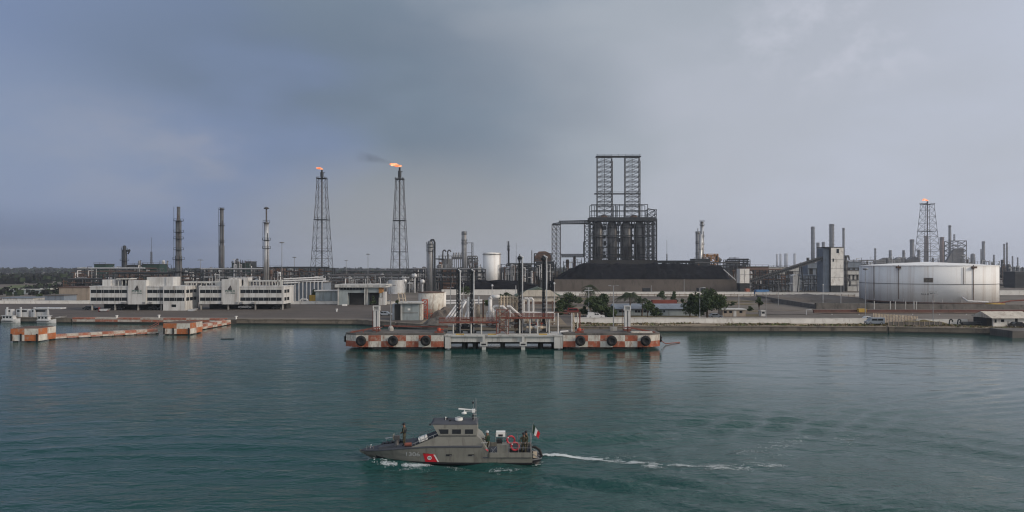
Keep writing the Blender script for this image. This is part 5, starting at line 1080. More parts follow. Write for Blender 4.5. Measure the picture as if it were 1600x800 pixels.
# ------------------------------------------------------------------ lamp and utility posts ashore
for px, t, bt, Y, l, hd in ((920, 449, 492, 219, 'pale concrete utility post left of the dark round bush', 'cross'), (1093.5, 450, 495, 211, 'tall pale post in front of the large spreading tree', 'single'), (1154.5, 461, 490, 240, 'thin pale post rising behind the gatehouse', 'single'),
    (1197, 456, 495, 212, 'thin grey lamp post beside the kiosk', 'single'), (1216, 440, 480, 275, 'grey twin headed lamp post right of the kiosk', 'double'), (1352, 420, 497, 208, 'tall thin lamp post in front of the left edge of the great tank', 'ring'), (1458, 455, 506, 193, 'lamp post with a cross head in front of the great tank', 'cross'), (1260, 484, 493, 232, 'short pale post by the dark end of the bund', 'single'),
    (704, 449, 492, 232, 'thin lamp post left of the loading cranes', 'double'), (724, 444, 480, 262, 'thin post between the first two loading cranes', 'lamp'), (866, 444, 506, 195, 'pale lamp post in front of the corrugated warehouse', 'lamp'), (769, 447, 470, 330, 'pale short mast among the shrubs behind the elbow pipes', 'lamp'), (806, 446, 470, 330, 'pale short mast right of the elbow pipes', None),
    (440.5, 379, 460, 390, 'tall floodlight mast behind the right office block', 'ring'), (460, 402, 455, 470, 'distant short floodlight mast right of the taller one', 'ring'), (575, 397, 455, 480, 'floodlight mast between the two left flare towers', 'ring'), (541, 407, 455, 560, 'faint distant mast right of the left flare tower', 'ring'), (313, 405, 450, 520, 'distant T shaped pole between two left columns', 'cross'),
    (1235, 443, 458, 400, 'slim mast before the pipe works right of the inclined conveyor foot', 'ring'), (1172, 440, 458, 405, 'slim grey mast behind the perimeter wall near the small white tower', None), (1340, 440, 460, 380, 'slim mast left of the great tank', None), (1069, 436, 455, 440, 'thin mast against the coke pile wall', None), (1018, 446, 463, 385, 'thin mast before the coke pile wall right of the palm', None), (1286, 446, 480, 290, 'thin pale post before the bund left end', 'lamp'), (1314, 446, 480, 280, 'thin dark post before the bund, right of a pale one', None)):
    pole(px, t, bt, Y, l, hd and 'lamp_post' or 'mast', 'lamp post' if hd and hd != 'cross' else 'post', r=.11 if Y < 300 else .2, head=hd, base=GZ, m='palesteel' if 'pale' in l else 'greysteel')
# ================================================================== the refinery
def column(label, px, pyt, w_, Y, m='silver', plats=(), segs=None, name='process_column', cat='column', pw=1.75, ladder=True, top=None, n=14, group=None):
    """tall vessel or stack; segs: (row, width) from the top down; plats: rows of ring platforms"""
    x = X(px, Y); k = Y / F; zt = Zp(pyt, Y); o = thing(name, label, cat, (x, Y, GZ), group); o['kind'] = 'thing'
    segs = segs or [(pyt, w_)]; prof = []; rows = sorted(segs, reverse=True)
    for i, (py, ww) in enumerate(rows):
        z1 = Zp(py, Y); z0 = GZ if i == 0 else Zp(rows[i - 1][0], Y) + k * ww * .12; prof += [(ww / 2 * k, z0), (ww / 2 * k, z1)]
    if top == 'dome': r = prof[-1][0]; prof += [(r * .8, prof[-1][1] + r * .4), (r * .3, prof[-1][1] + r * .62)]
    b = MB(m); b.lathe((x, Y), prof, n); s = b.build('shell', o); s.data.polygons.foreach_set('use_smooth', [len(q.vertices) == 4 for q in s.data.polygons])
    for py in plats:
        z = Zp(py, Y); ww = [w for r_, w in rows if r_ <= py + .01]; ww = (max(ww) if ww else w_); r = ww / 2 * k; R_ = r * pw; p = MB('darksteel'); p.lathe((x, Y), [(R_, z - .2), (R_, z), (r, z)], n)
        for i in range(8): a = 6.28 * i / 8; q = (x + R_ * math.cos(a), Y + R_ * math.sin(a)); p.bar((q[0], q[1], z), (q[0], q[1], z + 1.1), .06)
        for i in range(8): a, c = 6.28 * i / 8, 6.28 * (i + 1) / 8; p.bar((x + R_ * math.cos(a), Y + R_ * math.sin(a), z + 1.1), (x + R_ * math.cos(c), Y + R_ * math.sin(c), z + 1.1), .06)
        p.build('platform', o)
    if ladder:
        r = max(q[0] for q in prof); l = MB('midsteel'); xx = x - r - .35; l.bar((xx, Y - .3, GZ), (xx, Y - .3, zt), .12); l.bar((x + r * .75, Y - r * .75, GZ), (x + r * .75, Y - r * .75, zt - (zt - GZ) * .15), .22, 6); l.build('ladder_and_pipe', o)
    return o
# left group
column('tall rust grey stepped distillation column behind the left office block', 279, 323, 13, 400, 'rustysteel' if False else 'midsteel', (345, 362.5, 373, 390, 405, 424), [(323, 5), (345, 8.5), (400, 10), (440, 12)])
column('dark slender chimney column with one mid platform left of the silver one', 346.5, 325, 7, 480, 'midsteel', (327, 352, 378), [(325, 5.6), (352, 6.6), (384, 8)], pw=1.5)
o = column('shiny silver column topped by a thin vent with a small platform', 416.3, 347, 8.5, 380, 'silver', (348, 375, 388), [(347, 7.2), (375, 8.4)], pw=1.5); b = MB('midsteel'); x = o.location.x; b.bar((x, 380, Zp(347, 380)), (x, 380, Zp(324, 380)), .42, 6); b.lathe((x, 380), [(.4, Zp(327, 380)), (1.5, Zp(326, 380)), (1.5, Zp(325, 380)), (.2, Zp(323, 380))], 8); b.build('vent', o)
column('short dark vessel column at the far left above the pipe racks', 194.5, 385, 8, 520, 'darksteel', (390, 407), [(385, 5), (391, 7.5), (420, 8)], top='dome')
b = MB('darksteel'); Y = 520; b.bar(at(198, 392, Y), at(203, 391, Y), .8, 6); b.bar(at(203, 391, Y), at(200, 397, Y), .6, 6); tag(b.build('overhead_bend', loc=at(199, 392, Y)), 'bent overhead pipe on the short dark far left column', 'pipe')
def mast(label, px, pyt, Y, w0=.8, name='lattice_mast'):
    x = X(px, Y); b = MB('midsteel'); zt = Zp(pyt, Y); b.lattice(x, Y, GZ, zt - (zt - GZ) * .3, w0, w0 * .6, 14, .12); b.bar((x, Y, zt - (zt - GZ) * .3), (x, Y, zt), .16); return tag(b.build(name, loc=(x, Y, GZ)), label, 'mast')
mast('thin lattice radio mast between the far left columns', 236.5, 371, 600); mast('thin guyed mast just right of the coker unit', 1042, 375, 560, .5); mast('slim antenna rising left of the third loading crane', 806.5, 380, 600, .3)
def rack(label, px0, px1, Y, rows, m='midsteel', posts=8, top=True, pm=('midsteel', 'greysteel', 'rustysteel', 'palesteel'), r=.42, depth=5, name='pipe_rack'):
    x0, x1 = X(px0, Y), X(px1, Y); o = thing(name, label, 'pipe rack', ((x0 + x1) / 2, Y, GZ)); b = MB(m)
    zt = Zp(min(rows), Y)
    for i in range(posts):
        x = x0 + (x1 - x0) * i / (posts - 1)
        for yy in (Y, Y + depth): b.bar((x, yy, GZ), (x, yy, zt), .3)
        for py in rows: b.bar((x, Y, Zp(py, Y)), (x, Y + depth, Zp(py, Y)), .25)
    for py in rows:
        for yy in (Y, Y + depth): b.bar((x0, yy, Zp(py, Y)), (x1, yy, Zp(py, Y)), .2)
    b.build('frame', o)
    for i in range(posts * 5):
        q = MB(rnd.choice(pm)); x = rnd.uniform(x0, x1); z = Zp(rnd.choice(rows), Y); yy = Y + rnd.uniform(-.4, .8); rr = rnd.uniform(.12, .3); q.bar((x, yy, z + .1), (x, yy, max(GZ, z - rnd.uniform(2, 9))), rr, 5)
        if i % 3 == 0: q.bar((x - rr * 3, yy, z - 1), (x + rr * 3 + rnd.uniform(0, 2), yy, z - 1), rr * 1.6, 6)
        q.build('riser', o)
    for py in rows:
        z = Zp(py, Y)
        for k in range(rnd.choice((2, 3))): q = MB(rnd.choice(pm)); yy = Y + .6 + k * 1.5; rr = r * rnd.uniform(.6, 1.2); a, c = rnd.uniform(0, .18), rnd.uniform(.82, 1); q.bar((x0 + (x1 - x0) * a, yy, z + rr), (x0 + (x1 - x0) * c, yy, z + rr), rr, 8); q.build('pipe', o)
    return o
rack('long pipe rack with pale posts in front of the far left woodland', 115, 250, 470, (420, 425, 431), posts=5, pm=('palesteel', 'midsteel', 'rustysteel'))
rack('dark pipe rack behind the left office block roof', 160, 300, 400, (428, 433, 439), 'darksteel', 9, pm=('darksteel', 'midsteel', 'rustysteel')); rack('dark low pipe rack left of the office blocks', 98, 168, 420, (437, 443, 449), 'darksteel', 7, pm=('darksteel', 'midsteel', 'rustysteel'))
rack('pipe rack with white pipes behind the right office block', 300, 420, 430, (421, 427, 434), 'darksteel', 8, pm=('darksteel', 'midsteel', 'palesteel')); rack('dark pipe rack between silver column and left flare tower', 418, 520, 440, (419, 425, 432), 'darksteel', 9, pm=('darksteel', 'rustysteel', 'midsteel'))
rack('long low pipe rack behind the terminal building', 500, 640, 430, (431, 435.5, 440), 'midsteel', 9, pm=('palesteel', 'midsteel', 'greysteel')); rack('far pipe rack between the two left flare towers', 520, 650, 560, (424, 428), 'darksteel', 9, pm=('darksteel', 'midsteel'))
rack('pipe rack at the foot of the grey column with the bent pipe', 636, 758, 440, (421, 427, 434, 441), 'darksteel', 10, pm=('darksteel', 'midsteel', 'greysteel')); rack('pipe rack right of the tall white tank', 783, 868, 470, (413, 419, 426, 433), 'darksteel', 9, pm=('darksteel', 'darksteel', 'midsteel', 'palesteel'))
rack('dark elevated pipe bridge right of the coker unit', 1027, 1100, 490, (409, 410.5), 'darksteel', 4, pm=('darksteel',)); rack('dark pipe rack at the foot of the inclined conveyor', 1160, 1232, 440, (422, 430, 438, 446), 'darksteel', 8, pm=('darksteel', 'rustysteel', 'midsteel'))
rack('pipe rack between the conveyor legs and the white silo tower', 1236, 1290, 450, (431, 437, 444), 'midsteel', 7, pm=('greysteel', 'palesteel', 'bluegrey')); rack('pipe rack far right beyond the great tank', 1560, 1660, 560, (426, 431, 437), 'midsteel', 8, pm=('midsteel', 'palesteel', 'rustysteel'))
rack('pipe rack behind the roof of the great tank', 1322, 1420, 1000, (407, 411, 416), 'midsteel', 8, pm=('midsteel', 'greysteel'))
rack('dark pipe rack below the orange framed unit', 1085, 1165, 470, (411, 416, 421, 428), 'darksteel', 9, pm=('darksteel', 'midsteel', 'rustysteel'))
# dark plant buildings that fill the gaps
def plant(label, px0, px1, pyt, Y, m='darksteel', d=12, name='plant_building', wins=0):
    x0, x1 = X(px0, Y), X(px1, Y); o = thing(name, label, 'plant', ((x0 + x1) / 2, Y, GZ)); o['kind'] = 'thing'; b = MB(m); zt = Zp(pyt, Y); b.box(x0, Y, GZ, x1, Y + d, zt); b.build('wall', o)
    r = MB('midsteel'); r.box(x0 - .3, Y - .3, zt, x1 + .3, Y + d + .3, zt + .4); n = max(2, int((x1 - x0) / 4))
    for i in range(n + 1): xx = x0 + (x1 - x0) * i / n; r.bar((xx, Y - .2, zt), (xx, Y - .2, zt + 1.4), .1)
    r.bar((x0, Y - .2, zt + 1.4), (x1, Y - .2, zt + 1.4), .1); r.build('roof', o)
    for i in range(wins): xx = x0 + (x1 - x0) * (i + .25) / wins; k = MB('shade'); k.box(xx, Y - .06, GZ + (zt - GZ) * .55, xx + (x1 - x0) / wins * .5, Y, GZ + (zt - GZ) * .8); k.build('opening', o)
    f = MB('darksteel')
    for i in range(3): z = GZ + (zt - GZ) * (.3 + .25 * i); f.bar((x0, Y - .5, z), (x1, Y - .5, z), .22)
    f.build('pipework', o); return o
for a in (('green sheeted plant house at the far left above the racks', 147, 165, 413, 540, 'greenpaint'), ('green plant house right of the short dark far left column', 222, 249, 413, 540, 'greenpaint'), ('dark plant block below the short dark far left column', 198, 224, 414.5, 545, 'darksteel'), ('dark green plant roof between the two left columns', 362, 384, 411, 530, 'greenpaint'), ('dark plant block right of the green plant roof', 384, 392, 409, 540, 'darksteel'),
    ('dark red brown plant block right of the silver column', 396, 440, 418, 560, 'rustysteel'), ('dark red plant block below the boiler stacks', 692, 716, 421, 460, 'rustysteel'), ('dark plant block right of the tall white tank', 795, 830, 414, 490, 'darksteel'), ('grey brown plant block behind the fourth loading crane', 832, 872, 424, 480, 'wallbrown'), ('dark plant block left of the coker gantry', 838, 866, 409, 500, 'darksteel'),
    ('dark brown plant block behind the small white tower', 1160, 1201, 417, 480, 'rustysteel'), ('grey plant hall under the inclined conveyor', 1204, 1262, 430, 470, 'bluegrey'), ('blue grey framed plant left of the white silo tower', 1262, 1294, 411, 470, 'bluegrey'), ('grey blue hall top right of the white silo tower', 1322, 1346, 409.5, 470, 'bluegrey'), ('cream hall below the grey blue one right of the silo tower', 1324, 1343, 423, 455, 'palecon'),
    ('pale far hall behind the inclined conveyor', 1200, 1268, 417.5, 520, 'palecon'), ('dark plant block at the far right edge', 1586, 1640, 425, 520, 'darksteel'), ('dark plant base beside the right drums', 1085, 1110, 405, 500, 'darksteel')): plant(*a, wins=0 if a[5] in ('greenpaint',) else 3)
o = thing('framed_unit', 'orange brown framed process unit right of the small silver columns', 'process unit', (X(1113, 505), 505, GZ)); b = MB('ochre'); x = X(1112, 505); b.lattice(x, 507, GZ, Zp(397, 505), 4.0, 4.0, 4, .35, rb=.3)
for i in range(5): b.box(x - 4 + rnd.uniform(0, 4), 504, Zp(415, 505) + i * 1.6, x - 2 + rnd.uniform(1, 5), 510, Zp(415, 505) + i * 1.6 + 1.2)
b.build('frame', o); b = MB('midsteel'); b.bar(at(1120, 403, 505), at(1126, 408, 505), 1.6, 8); b.bar(at(1120, 410, 505), at(1120, 398, 505), 1.0, 8); b.build('vessel', o)
column('tall slim silver column with caged top above the orange unit', 1097, 346, 5.2, 520, 'silver', (346.5, 352, 370, 382), [(346, 4.6)], pw=1.6); column('stout grey column left of the slim caged silver one', 1090.5, 362, 6.5, 515, 'greysteel', (364, 380, 397), [(357, 1.5), (362, 6.2)], pw=1.3, top='dome'); column('pale short drum column between the orange unit and slim silver one', 1095, 366, 5, 508, 'silver', (390,), [(366, 4.6)], pw=1.4)
rack('tiered dark cooler frame with a row of small fan stacks', 1134, 1172, 500, (406, 409, 413, 418), 'darksteel', 7, pm=('darksteel',))
o = thing('vent_row', 'row of dark vent stubs on the tiered cooler frame', 'vents', (X(1146, 502), 502, Zp(406, 502)));
for i in range(8): b = MB('darksteel'); p = at(1140 + i * 1.9, 406, 502); b.bar(p, p + Vector((0, 0, 1.9)), .22); b.build('vent', o)
# middle group
o = column('grey column with a thick bent overhead pipe right of the second flare tower', 672.5, 378, 10, 430, 'greysteel', (381, 386, 392), [(378, 7.6), (381, 10)], top='dome', pw=1.35); b = MB('darksteel'); b.tube([at(673, 377, 429), at(674, 374.8, 429), at(677.5, 374.8, 429), at(679.3, 379, 429), (X(679.3, 429), 429, GZ)], .55, 8); b.tube([at(679.3, 404.5, 429), at(694, 404.8, 429)], .35, 6); b.build('overhead_pipe', o)
o = column('tall pale grey column beside a thin laddered post', 725.5, 363, 7.4, 500, 'greysteel', (364, 366, 376, 381), [(363, 6.6), (376, 7.4)], top='dome', pw=1.3); b = MB('midsteel'); Y = 500; x = X(738, Y); b.lattice(x, Y, GZ, Zp(379, Y), .7, .6, 18, .14); b.bar(at(729, 379.5, Y), at(738, 379.5, Y), .25); b.bar(at(729, 395, Y), at(738, 395, Y), .2); b.bar(at(729, 381, Y), at(731, 381, Y), .25); b.build('side_mast', o)
o = thing('boiler_house', 'pale hazy boiler frame with hooped pipes left of the tall pale column', 'boiler', (X(697, 560), 560, GZ)); b = MB('greysteel'); Y = 560
for i in range(5): b.bar((X(686 + i * 5, Y), Y, GZ), at(686 + i * 5, 400 - (i % 2) * 3, Y), .5)
for py in (400, 406, 413): b.bar(at(685, py, Y), at(708, py, Y), .4)
b.box(X(689, Y), Y + 3, GZ, X(705, Y), Y + 10, Zp(404, Y)); b.build('frame', o)
for p in (692, 699.5): b = MB('midsteel'); b.tube([at(p, 412, Y - 1), at(p, 393, Y - 1), at(p + 1.5, 391, Y - 1), at(p + 3.5, 391, Y - 1), at(p + 5, 393.5, Y - 1)], .55, 6); b.build('hoop_pipe', o)
o = thing('heater_bank', 'bank of four short grey heater stacks on a pale frame', 'heater', (X(716, 540), 540, GZ)); Y = 540; b = MB('midsteel'); b.box(X(706, Y), Y, Zp(405, Y), X(723, Y), Y + 6, Zp(401.5, Y))
for i in range(6): b.bar((X(706.5 + i * 3.2, Y), Y, GZ), at(706.5 + i * 3.2, 405, Y), .4)
b.build('frame', o)
for i in range(4): b = MB('greysteel'); b.lathe((X(708.5 + i * 4, Y), Y + 3), [(.9, Zp(402, Y)), (.9, Zp(398, Y)), (.6, Zp(397, Y)), (.6, Zp(394.5, Y))], 8); b.build('stack', o)
rack('pale framed cooler right of the thin laddered post', 730, 746, 520, (401, 405, 410), 'midsteel', 5, pm=('midsteel', 'greysteel'))
column('slim grey chimney with a small bulge behind the tall white tank', 794.5, 377, 3, 560, 'midsteel', (385, 391), [(377, 2.6), (385, 3.2), (391, 2.2)], pw=1.5); column('thin dark pole vent left of the coker gantry', 831, 391, 1.6, 500, 'midsteel', (), [(391, 1.4)], ladder=False)
o = thing('air_cooler', 'rust brown air cooler heap of steel left of the coker gantry', 'cooler', (X(845, 510), 510, GZ)); b = MB('rustysteel'); Y = 510; b.prism([(X(834, Y), Zp(409, Y)), (X(862, Y), Zp(409, Y)), (X(860, Y), Zp(396, Y)), (X(852, Y), Zp(392.5, Y)), (X(842, Y), Zp(393, Y)), (X(836, Y), Zp(400, Y))], Y, Y + 8); b.build('casing', o); b = MB('darksteel'); b.lattice(X(848, Y), Y + 3, GZ, Zp(396, Y), 6, 6, 6, .3); b.build('frame', o)
o, x, r, zt = stank('storage_tank', 'tall narrow white cylindrical tank in the middle distance behind a black heap', 768.5, 27.4, 0, 395.6, 'tankwhite', 475, .8)
k = MB('darksteel'); k.lathe((x, 475), [(r + .5, zt - .9), (r + .5, zt - .75), (r, zt - .7)], 32); k.build('gallery', o); k = MB('rustysteel'); k.bar((x + r * .95, 475 - r * .4, GZ), (x + r * .95, 475 - r * .4, zt), .25); k.build('ladder', o)
heap('coke_heap', 'low black coke heap in front of the tall narrow white tank', 'heap', X(775, 425), 425, 29, 12, 7.4, 'coke', 11, flat=1)
for px, py, l in ((648, 431, 'small round pale vessel left of the bent pipe column'), (660, 440, 'small round grey vessel before the pipe racks'), (632, 439, 'small pale vessel at the foot of the second flare tower')): Y = 425; p = at(px, py, Y); b = MB('palesteel'); b.ball(p, 1.5, 10, 6); b.bar((p.x, p.y, GZ), p, .5, 6); tag(b.build('round_vessel', loc=(p.x, p.y, GZ)), l, 'vessel')
b = MB('palesteel'); Y = 410; b.lathe((X(619, Y), Y), [(4.6, GZ), (4.6, Zp(437.5, Y))], 20); tag(b.build('storage_tank', loc=(X(619, Y), Y, GZ), smooth=False), 'squat grey tank at the foot of the second flare tower', 'tank')
# scattered small plant pieces between the columns, a few pixels each
small = [('small dark pump house left of the left office block', [(125, 441), (186, 432), (210, 437), (252, 426), (300, 432), (325, 426), (338, 437), (395, 430), (450, 428), (470, 423), (533, 436), (560, 430), (585, 438)]), ]
where = ['left of the left office block', 'behind the left roof cabin of the left office block', 'behind the left logo panel', 'left of the stepped column foot', 'right of the stepped column foot', 'left of the slender chimney foot', 'behind the right office pergola left end', 'left of the silver column foot', 'right of the silver column behind the floodlight', 'left of the leftmost flare tower foot', 'behind the left end of the terminal building', 'behind the middle of the terminal building', 'behind the right end of the terminal building']; nw = 0
for l, ps in small:
    base = None
    for px, py in ps:
        Y = rnd.uniform(420, 520); p = at(px, py, Y)
        if base is None:
            base = thing('pump_house', l, 'plant', (p.x, Y, GZ), 'pump houses behind the office blocks'); h = 8; b = MB('darksteel'); b.box(p.x - 3, Y, GZ, p.x + 3, Y + 5, GZ + h); b.build('wall', base)
            r = MB('greysteel'); r.bar((p.x - 2.6, Y + 2, GZ + h + .8), (p.x + 2.4, Y + 2, GZ + h + .8), .8, 8); r.build('roof_drum', base); r = MB('palesteel'); r.bar((p.x + 3.4, Y - .3, GZ), (p.x + 3.4, Y - .3, GZ + h), .35, 6); r.build('pipe', base); r = MB('rustysteel'); r.lattice(p.x, Y + 2.5, GZ, GZ + h + 2.6, 3.3, 3.3, 3, .16); r.build('frame', base)
        else: nw += 1; dup(base, (p.x, Y, GZ), 0, 'small dark pump house ' + where[nw])

# clusters of small vessels, pipes and platforms between the big columns
def cluster(label, px, pyt, wpx, Y, seed):
    rs = random.Random(seed); x = X(px, Y); k = Y / F; w_ = wpx * k; h = Zp(pyt, Y) - GZ; o = thing('process_cluster', label, 'process unit', (x, Y, GZ)); o['kind'] = 'thing'
    b = MB('darksteel'); n = max(2, int(w_ / 5)); zs = [GZ + h * t for t in (.35, .62, .86)]
    for i in range(n + 1):
        for yy in (Y, Y + 6): b.bar((x - w_ / 2 + w_ * i / n, yy, GZ), (x - w_ / 2 + w_ * i / n, yy, GZ + h * rs.uniform(.8, 1)), .2)
    for z in zs:
        for yy in (Y, Y + 6): b.bar((x - w_ / 2, yy, z), (x + w_ / 2, yy, z), .18)
        b.bar((x - w_ / 2, Y, z + 1), (x + w_ / 2, Y, z + 1), .07)
    b.build('frame', o)
    for i in range(rs.choice((2, 3, 4))):
        m = rs.choice(('midsteel', 'greysteel', 'palesteel', 'midsteel', 'rustysteel')); v = MB(m); xx = x + rs.uniform(-.42, .42) * w_; yy = Y + rs.uniform(1, 5); r = rs.uniform(.5, 1.5); z0 = rs.choice([GZ] + zs[:2]); zt = GZ + h * rs.uniform(.75, 1.1)
        if rs.random() < .7: v.lathe((xx, yy), [(r, z0), (r, zt), (r * .7, zt + r * .4), (r * .2, zt + r * .5)], 10)
        else: v.bar((xx - r * 2.4, yy, z0 + r + .4), (xx + r * 2.4, yy, z0 + r + .4), r, 10)
        v.build('vessel', o)
    for i in range(int(5 + wpx / 4)):
        m = rs.choice(('palesteel', 'greysteel', 'midsteel', 'rustysteel', 'whitepipe')); p = MB(m); xx = x + rs.uniform(-.5, .5) * w_; yy = Y + rs.uniform(-.6, .4); z0 = GZ + h * rs.uniform(.05, .5); z1 = GZ + h * rs.uniform(.5, 1.05); r = rs.uniform(.12, .32); x2 = xx + rs.uniform(-.3, .3) * w_
        p.tube([Vector((xx, yy, z0)), Vector((xx, yy, z1)), Vector((x2, yy, z1))], r, 5); p.build('pipe', o)
for i, (px, pyt, wpx, Y, l) in enumerate(((132, 418, 30, 455, 'low pipe and vessel cluster at the left end of the pale posted pipe rack'), (176, 416, 26, 500, 'dark vessel cluster just left of the short dark far left column'), (213, 408, 20, 530, 'dark framed cluster right of the short dark far left column'), (256, 407, 12, 560, 'small open framed cluster left of the stepped column'), (296, 419, 22, 470, 'dark pipe cluster right of the stepped column foot'), (324, 421, 22, 450, 'low pipe cluster left of the slender chimney foot'),
    (371, 405, 16, 520, 'tangled vessel cluster on top of the plant right of the slender chimney'), (388, 410, 14, 500, 'small vessel cluster behind the right office tower'), (404, 431, 14, 405, 'pipe cluster on pale legs left of the silver column foot'), (428, 424, 18, 430, 'dark pipe cluster right of the silver column foot'), (455, 421, 24, 460, 'dark pipe cluster below the tall floodlight mast'), (488, 427, 22, 440, 'pipe cluster at the left legs of the leftmost flare'), (516, 428, 18, 440, 'pale pipe cluster at the right legs of the leftmost flare'),
    (545, 433, 26, 425, 'low dark pipe cluster behind the left half of the terminal building'), (586, 431, 26, 430, 'low dark pipe cluster behind the right half of the terminal building'), (640, 424, 20, 470, 'pipe cluster right of the second flare tower legs'), (656, 420, 16, 450, 'vessel cluster left of the grey bent pipe column'), (690, 414, 18, 470, 'dark vessel cluster right of the grey bent pipe column'), (742, 411, 18, 470, 'dark pipe cluster between the thin laddered post and tall white tank'),
    (800, 415, 24, 455, 'dark pipe cluster right of the tall narrow white tank'), (826, 420, 20, 450, 'dark pipe cluster behind the third loading crane'), (852, 412, 20, 470, 'rusty pipe cluster behind the fourth loading crane'), (895, 404, 28, 525, 'dark pipe cluster under the coker gantry bridge'), (1108, 404, 26, 515, 'dark vessel cluster beside the orange framed unit'), (1182, 424, 20, 470, 'rusty pipe cluster right of the small white transfer tower'), (1215, 434, 24, 460, 'pipe cluster below the middle of the inclined conveyor'),
    (1272, 413, 20, 480, 'blue grey vessel cluster under the top of the inclined conveyor'), (1332, 404, 18, 480, 'vessel cluster on the hall right of the silo tower'), (1356, 402, 20, 700, 'distant vessel cluster left of the great tank roof'), (1400, 401, 30, 900, 'distant vessel cluster behind the great tank roof left of the flare'), (1462, 402, 18, 1000, 'distant pipe cluster at the right legs of the right flare'), (1512, 400, 22, 1000, 'distant vessel cluster right of the hazy process block'), (1545, 405, 26, 900, 'distant pipe cluster above the right shoulder of the great tank'), (1568, 410, 22, 560, 'pale vessel cluster below the twin ringed stacks at the far right'), (1588, 415, 20, 540, 'dark vessel cluster at the far right edge'))): cluster(l, px, pyt, wpx, Y, 100 + i)
# ------------------------------------------------------------------ flare towers
def flare(label, pxc, pyf, pyl, Y, wt, wb, smoke=False, fx=-1, fs=1.0, bar=1.0):
    x = X(pxc, Y); k = Y / F; zl = Zp(pyl, Y); zt = Zp(pyf + 3, Y); o = thing('flare_tower', label, 'flare tower', (x, Y, GZ)); o['kind'] = 'thing'
    w0, w1 = wb / 2 * k, wt / 2 * k
    # braced tower whose legs spread towards the ground
    b = MB('midsteel'); prev = None; n = 11; zs = [GZ + (zl - GZ) * (1 - (1 - i / n) ** 1.0) for i in range(n + 1)]
    def hw(t): return w0 + (w1 - w0) * min(1, t * 1.06) ** .9
    for i in range(n):
        a, c = hw(i / n), hw((i + 1) / n); b.lattice(x, Y, zs[i], zs[i + 1], a, c, 1, .20 * bar, rb=.11 * bar)
    b.build('lattice', o)
    s = MB('midsteel'); s.bar((x, Y, GZ), (x, Y, zl), .5 * bar, 8); s.build('riser', o)
    t = MB('darksteel'); t.lathe((x, Y), [(.75, zl - 1), (1.15, zl + 1), (1.15, zl + (zt - zl) * .65), (.65, zl + (zt - zl) * .7), (.65, zt)], 10); t.bar((x, Y, zl + (zt - zl) * .5), (x + 2.0, Y, zl + (zt - zl) * .62), .25); t.build('burner', o)
    for q, e in ((0.99, 1.15), (.62, 1.12), (.34, 1.05)): z = GZ + (zl - GZ) * q; hh = hw(q) * e; p = MB('darksteel'); p.box(x - hh, Y - hh, z - .25, x + hh, Y + hh, z); p.build('platform', o)
    f = MB('flame'); fl = 5.4 * fs
    for i in range(16):
        u = i / 15; p = Vector((x + fx * (fl * u - .2), Y + rnd.uniform(-.3, .3), zt + .5 * fs + fs * .9 * math.sin(u * 2.0) + rnd.uniform(-.55, .55) * fs * (.4 + u))); f.ball(p, fs * ((.85 if i % 3 else .5) * (1 - u) ** .6 * (.5 + u * 1.3) + .16), 7, 5, (rnd.uniform(1.3, 2.4), 1, rnd.uniform(.6, 1.0)))
    fm = f.build('flame', None, loc=(x, Y, zt), smooth=True); tag(fm, f'orange gas flame blowing left from the {label.split(" flare")[0]} flare tower', 'flame')
    return x, zt
flare('leftmost tall lattice flare tower', 503, 262, 277, 500, 13, 32, fs=.75)
fx, fz = flare('second tall lattice flare tower', 624.5, 258.5, 278, 480, 12, 29, fs=1.25)
fx3, fz3 = flare('right hand shorter lattice flare tower behind the great tank', 1449, 311, 318, 1100, 14, 31, fs=1.5, bar=1.7)
b = MB('midsteel'); b.bar(at(1436, 317.5, 1100), at(1449, 318, 1100), .5); tag(b.build('davit_boom', loc=at(1442, 318, 1100)), 'short boom jutting left from the top of the right flare tower', 'boom')
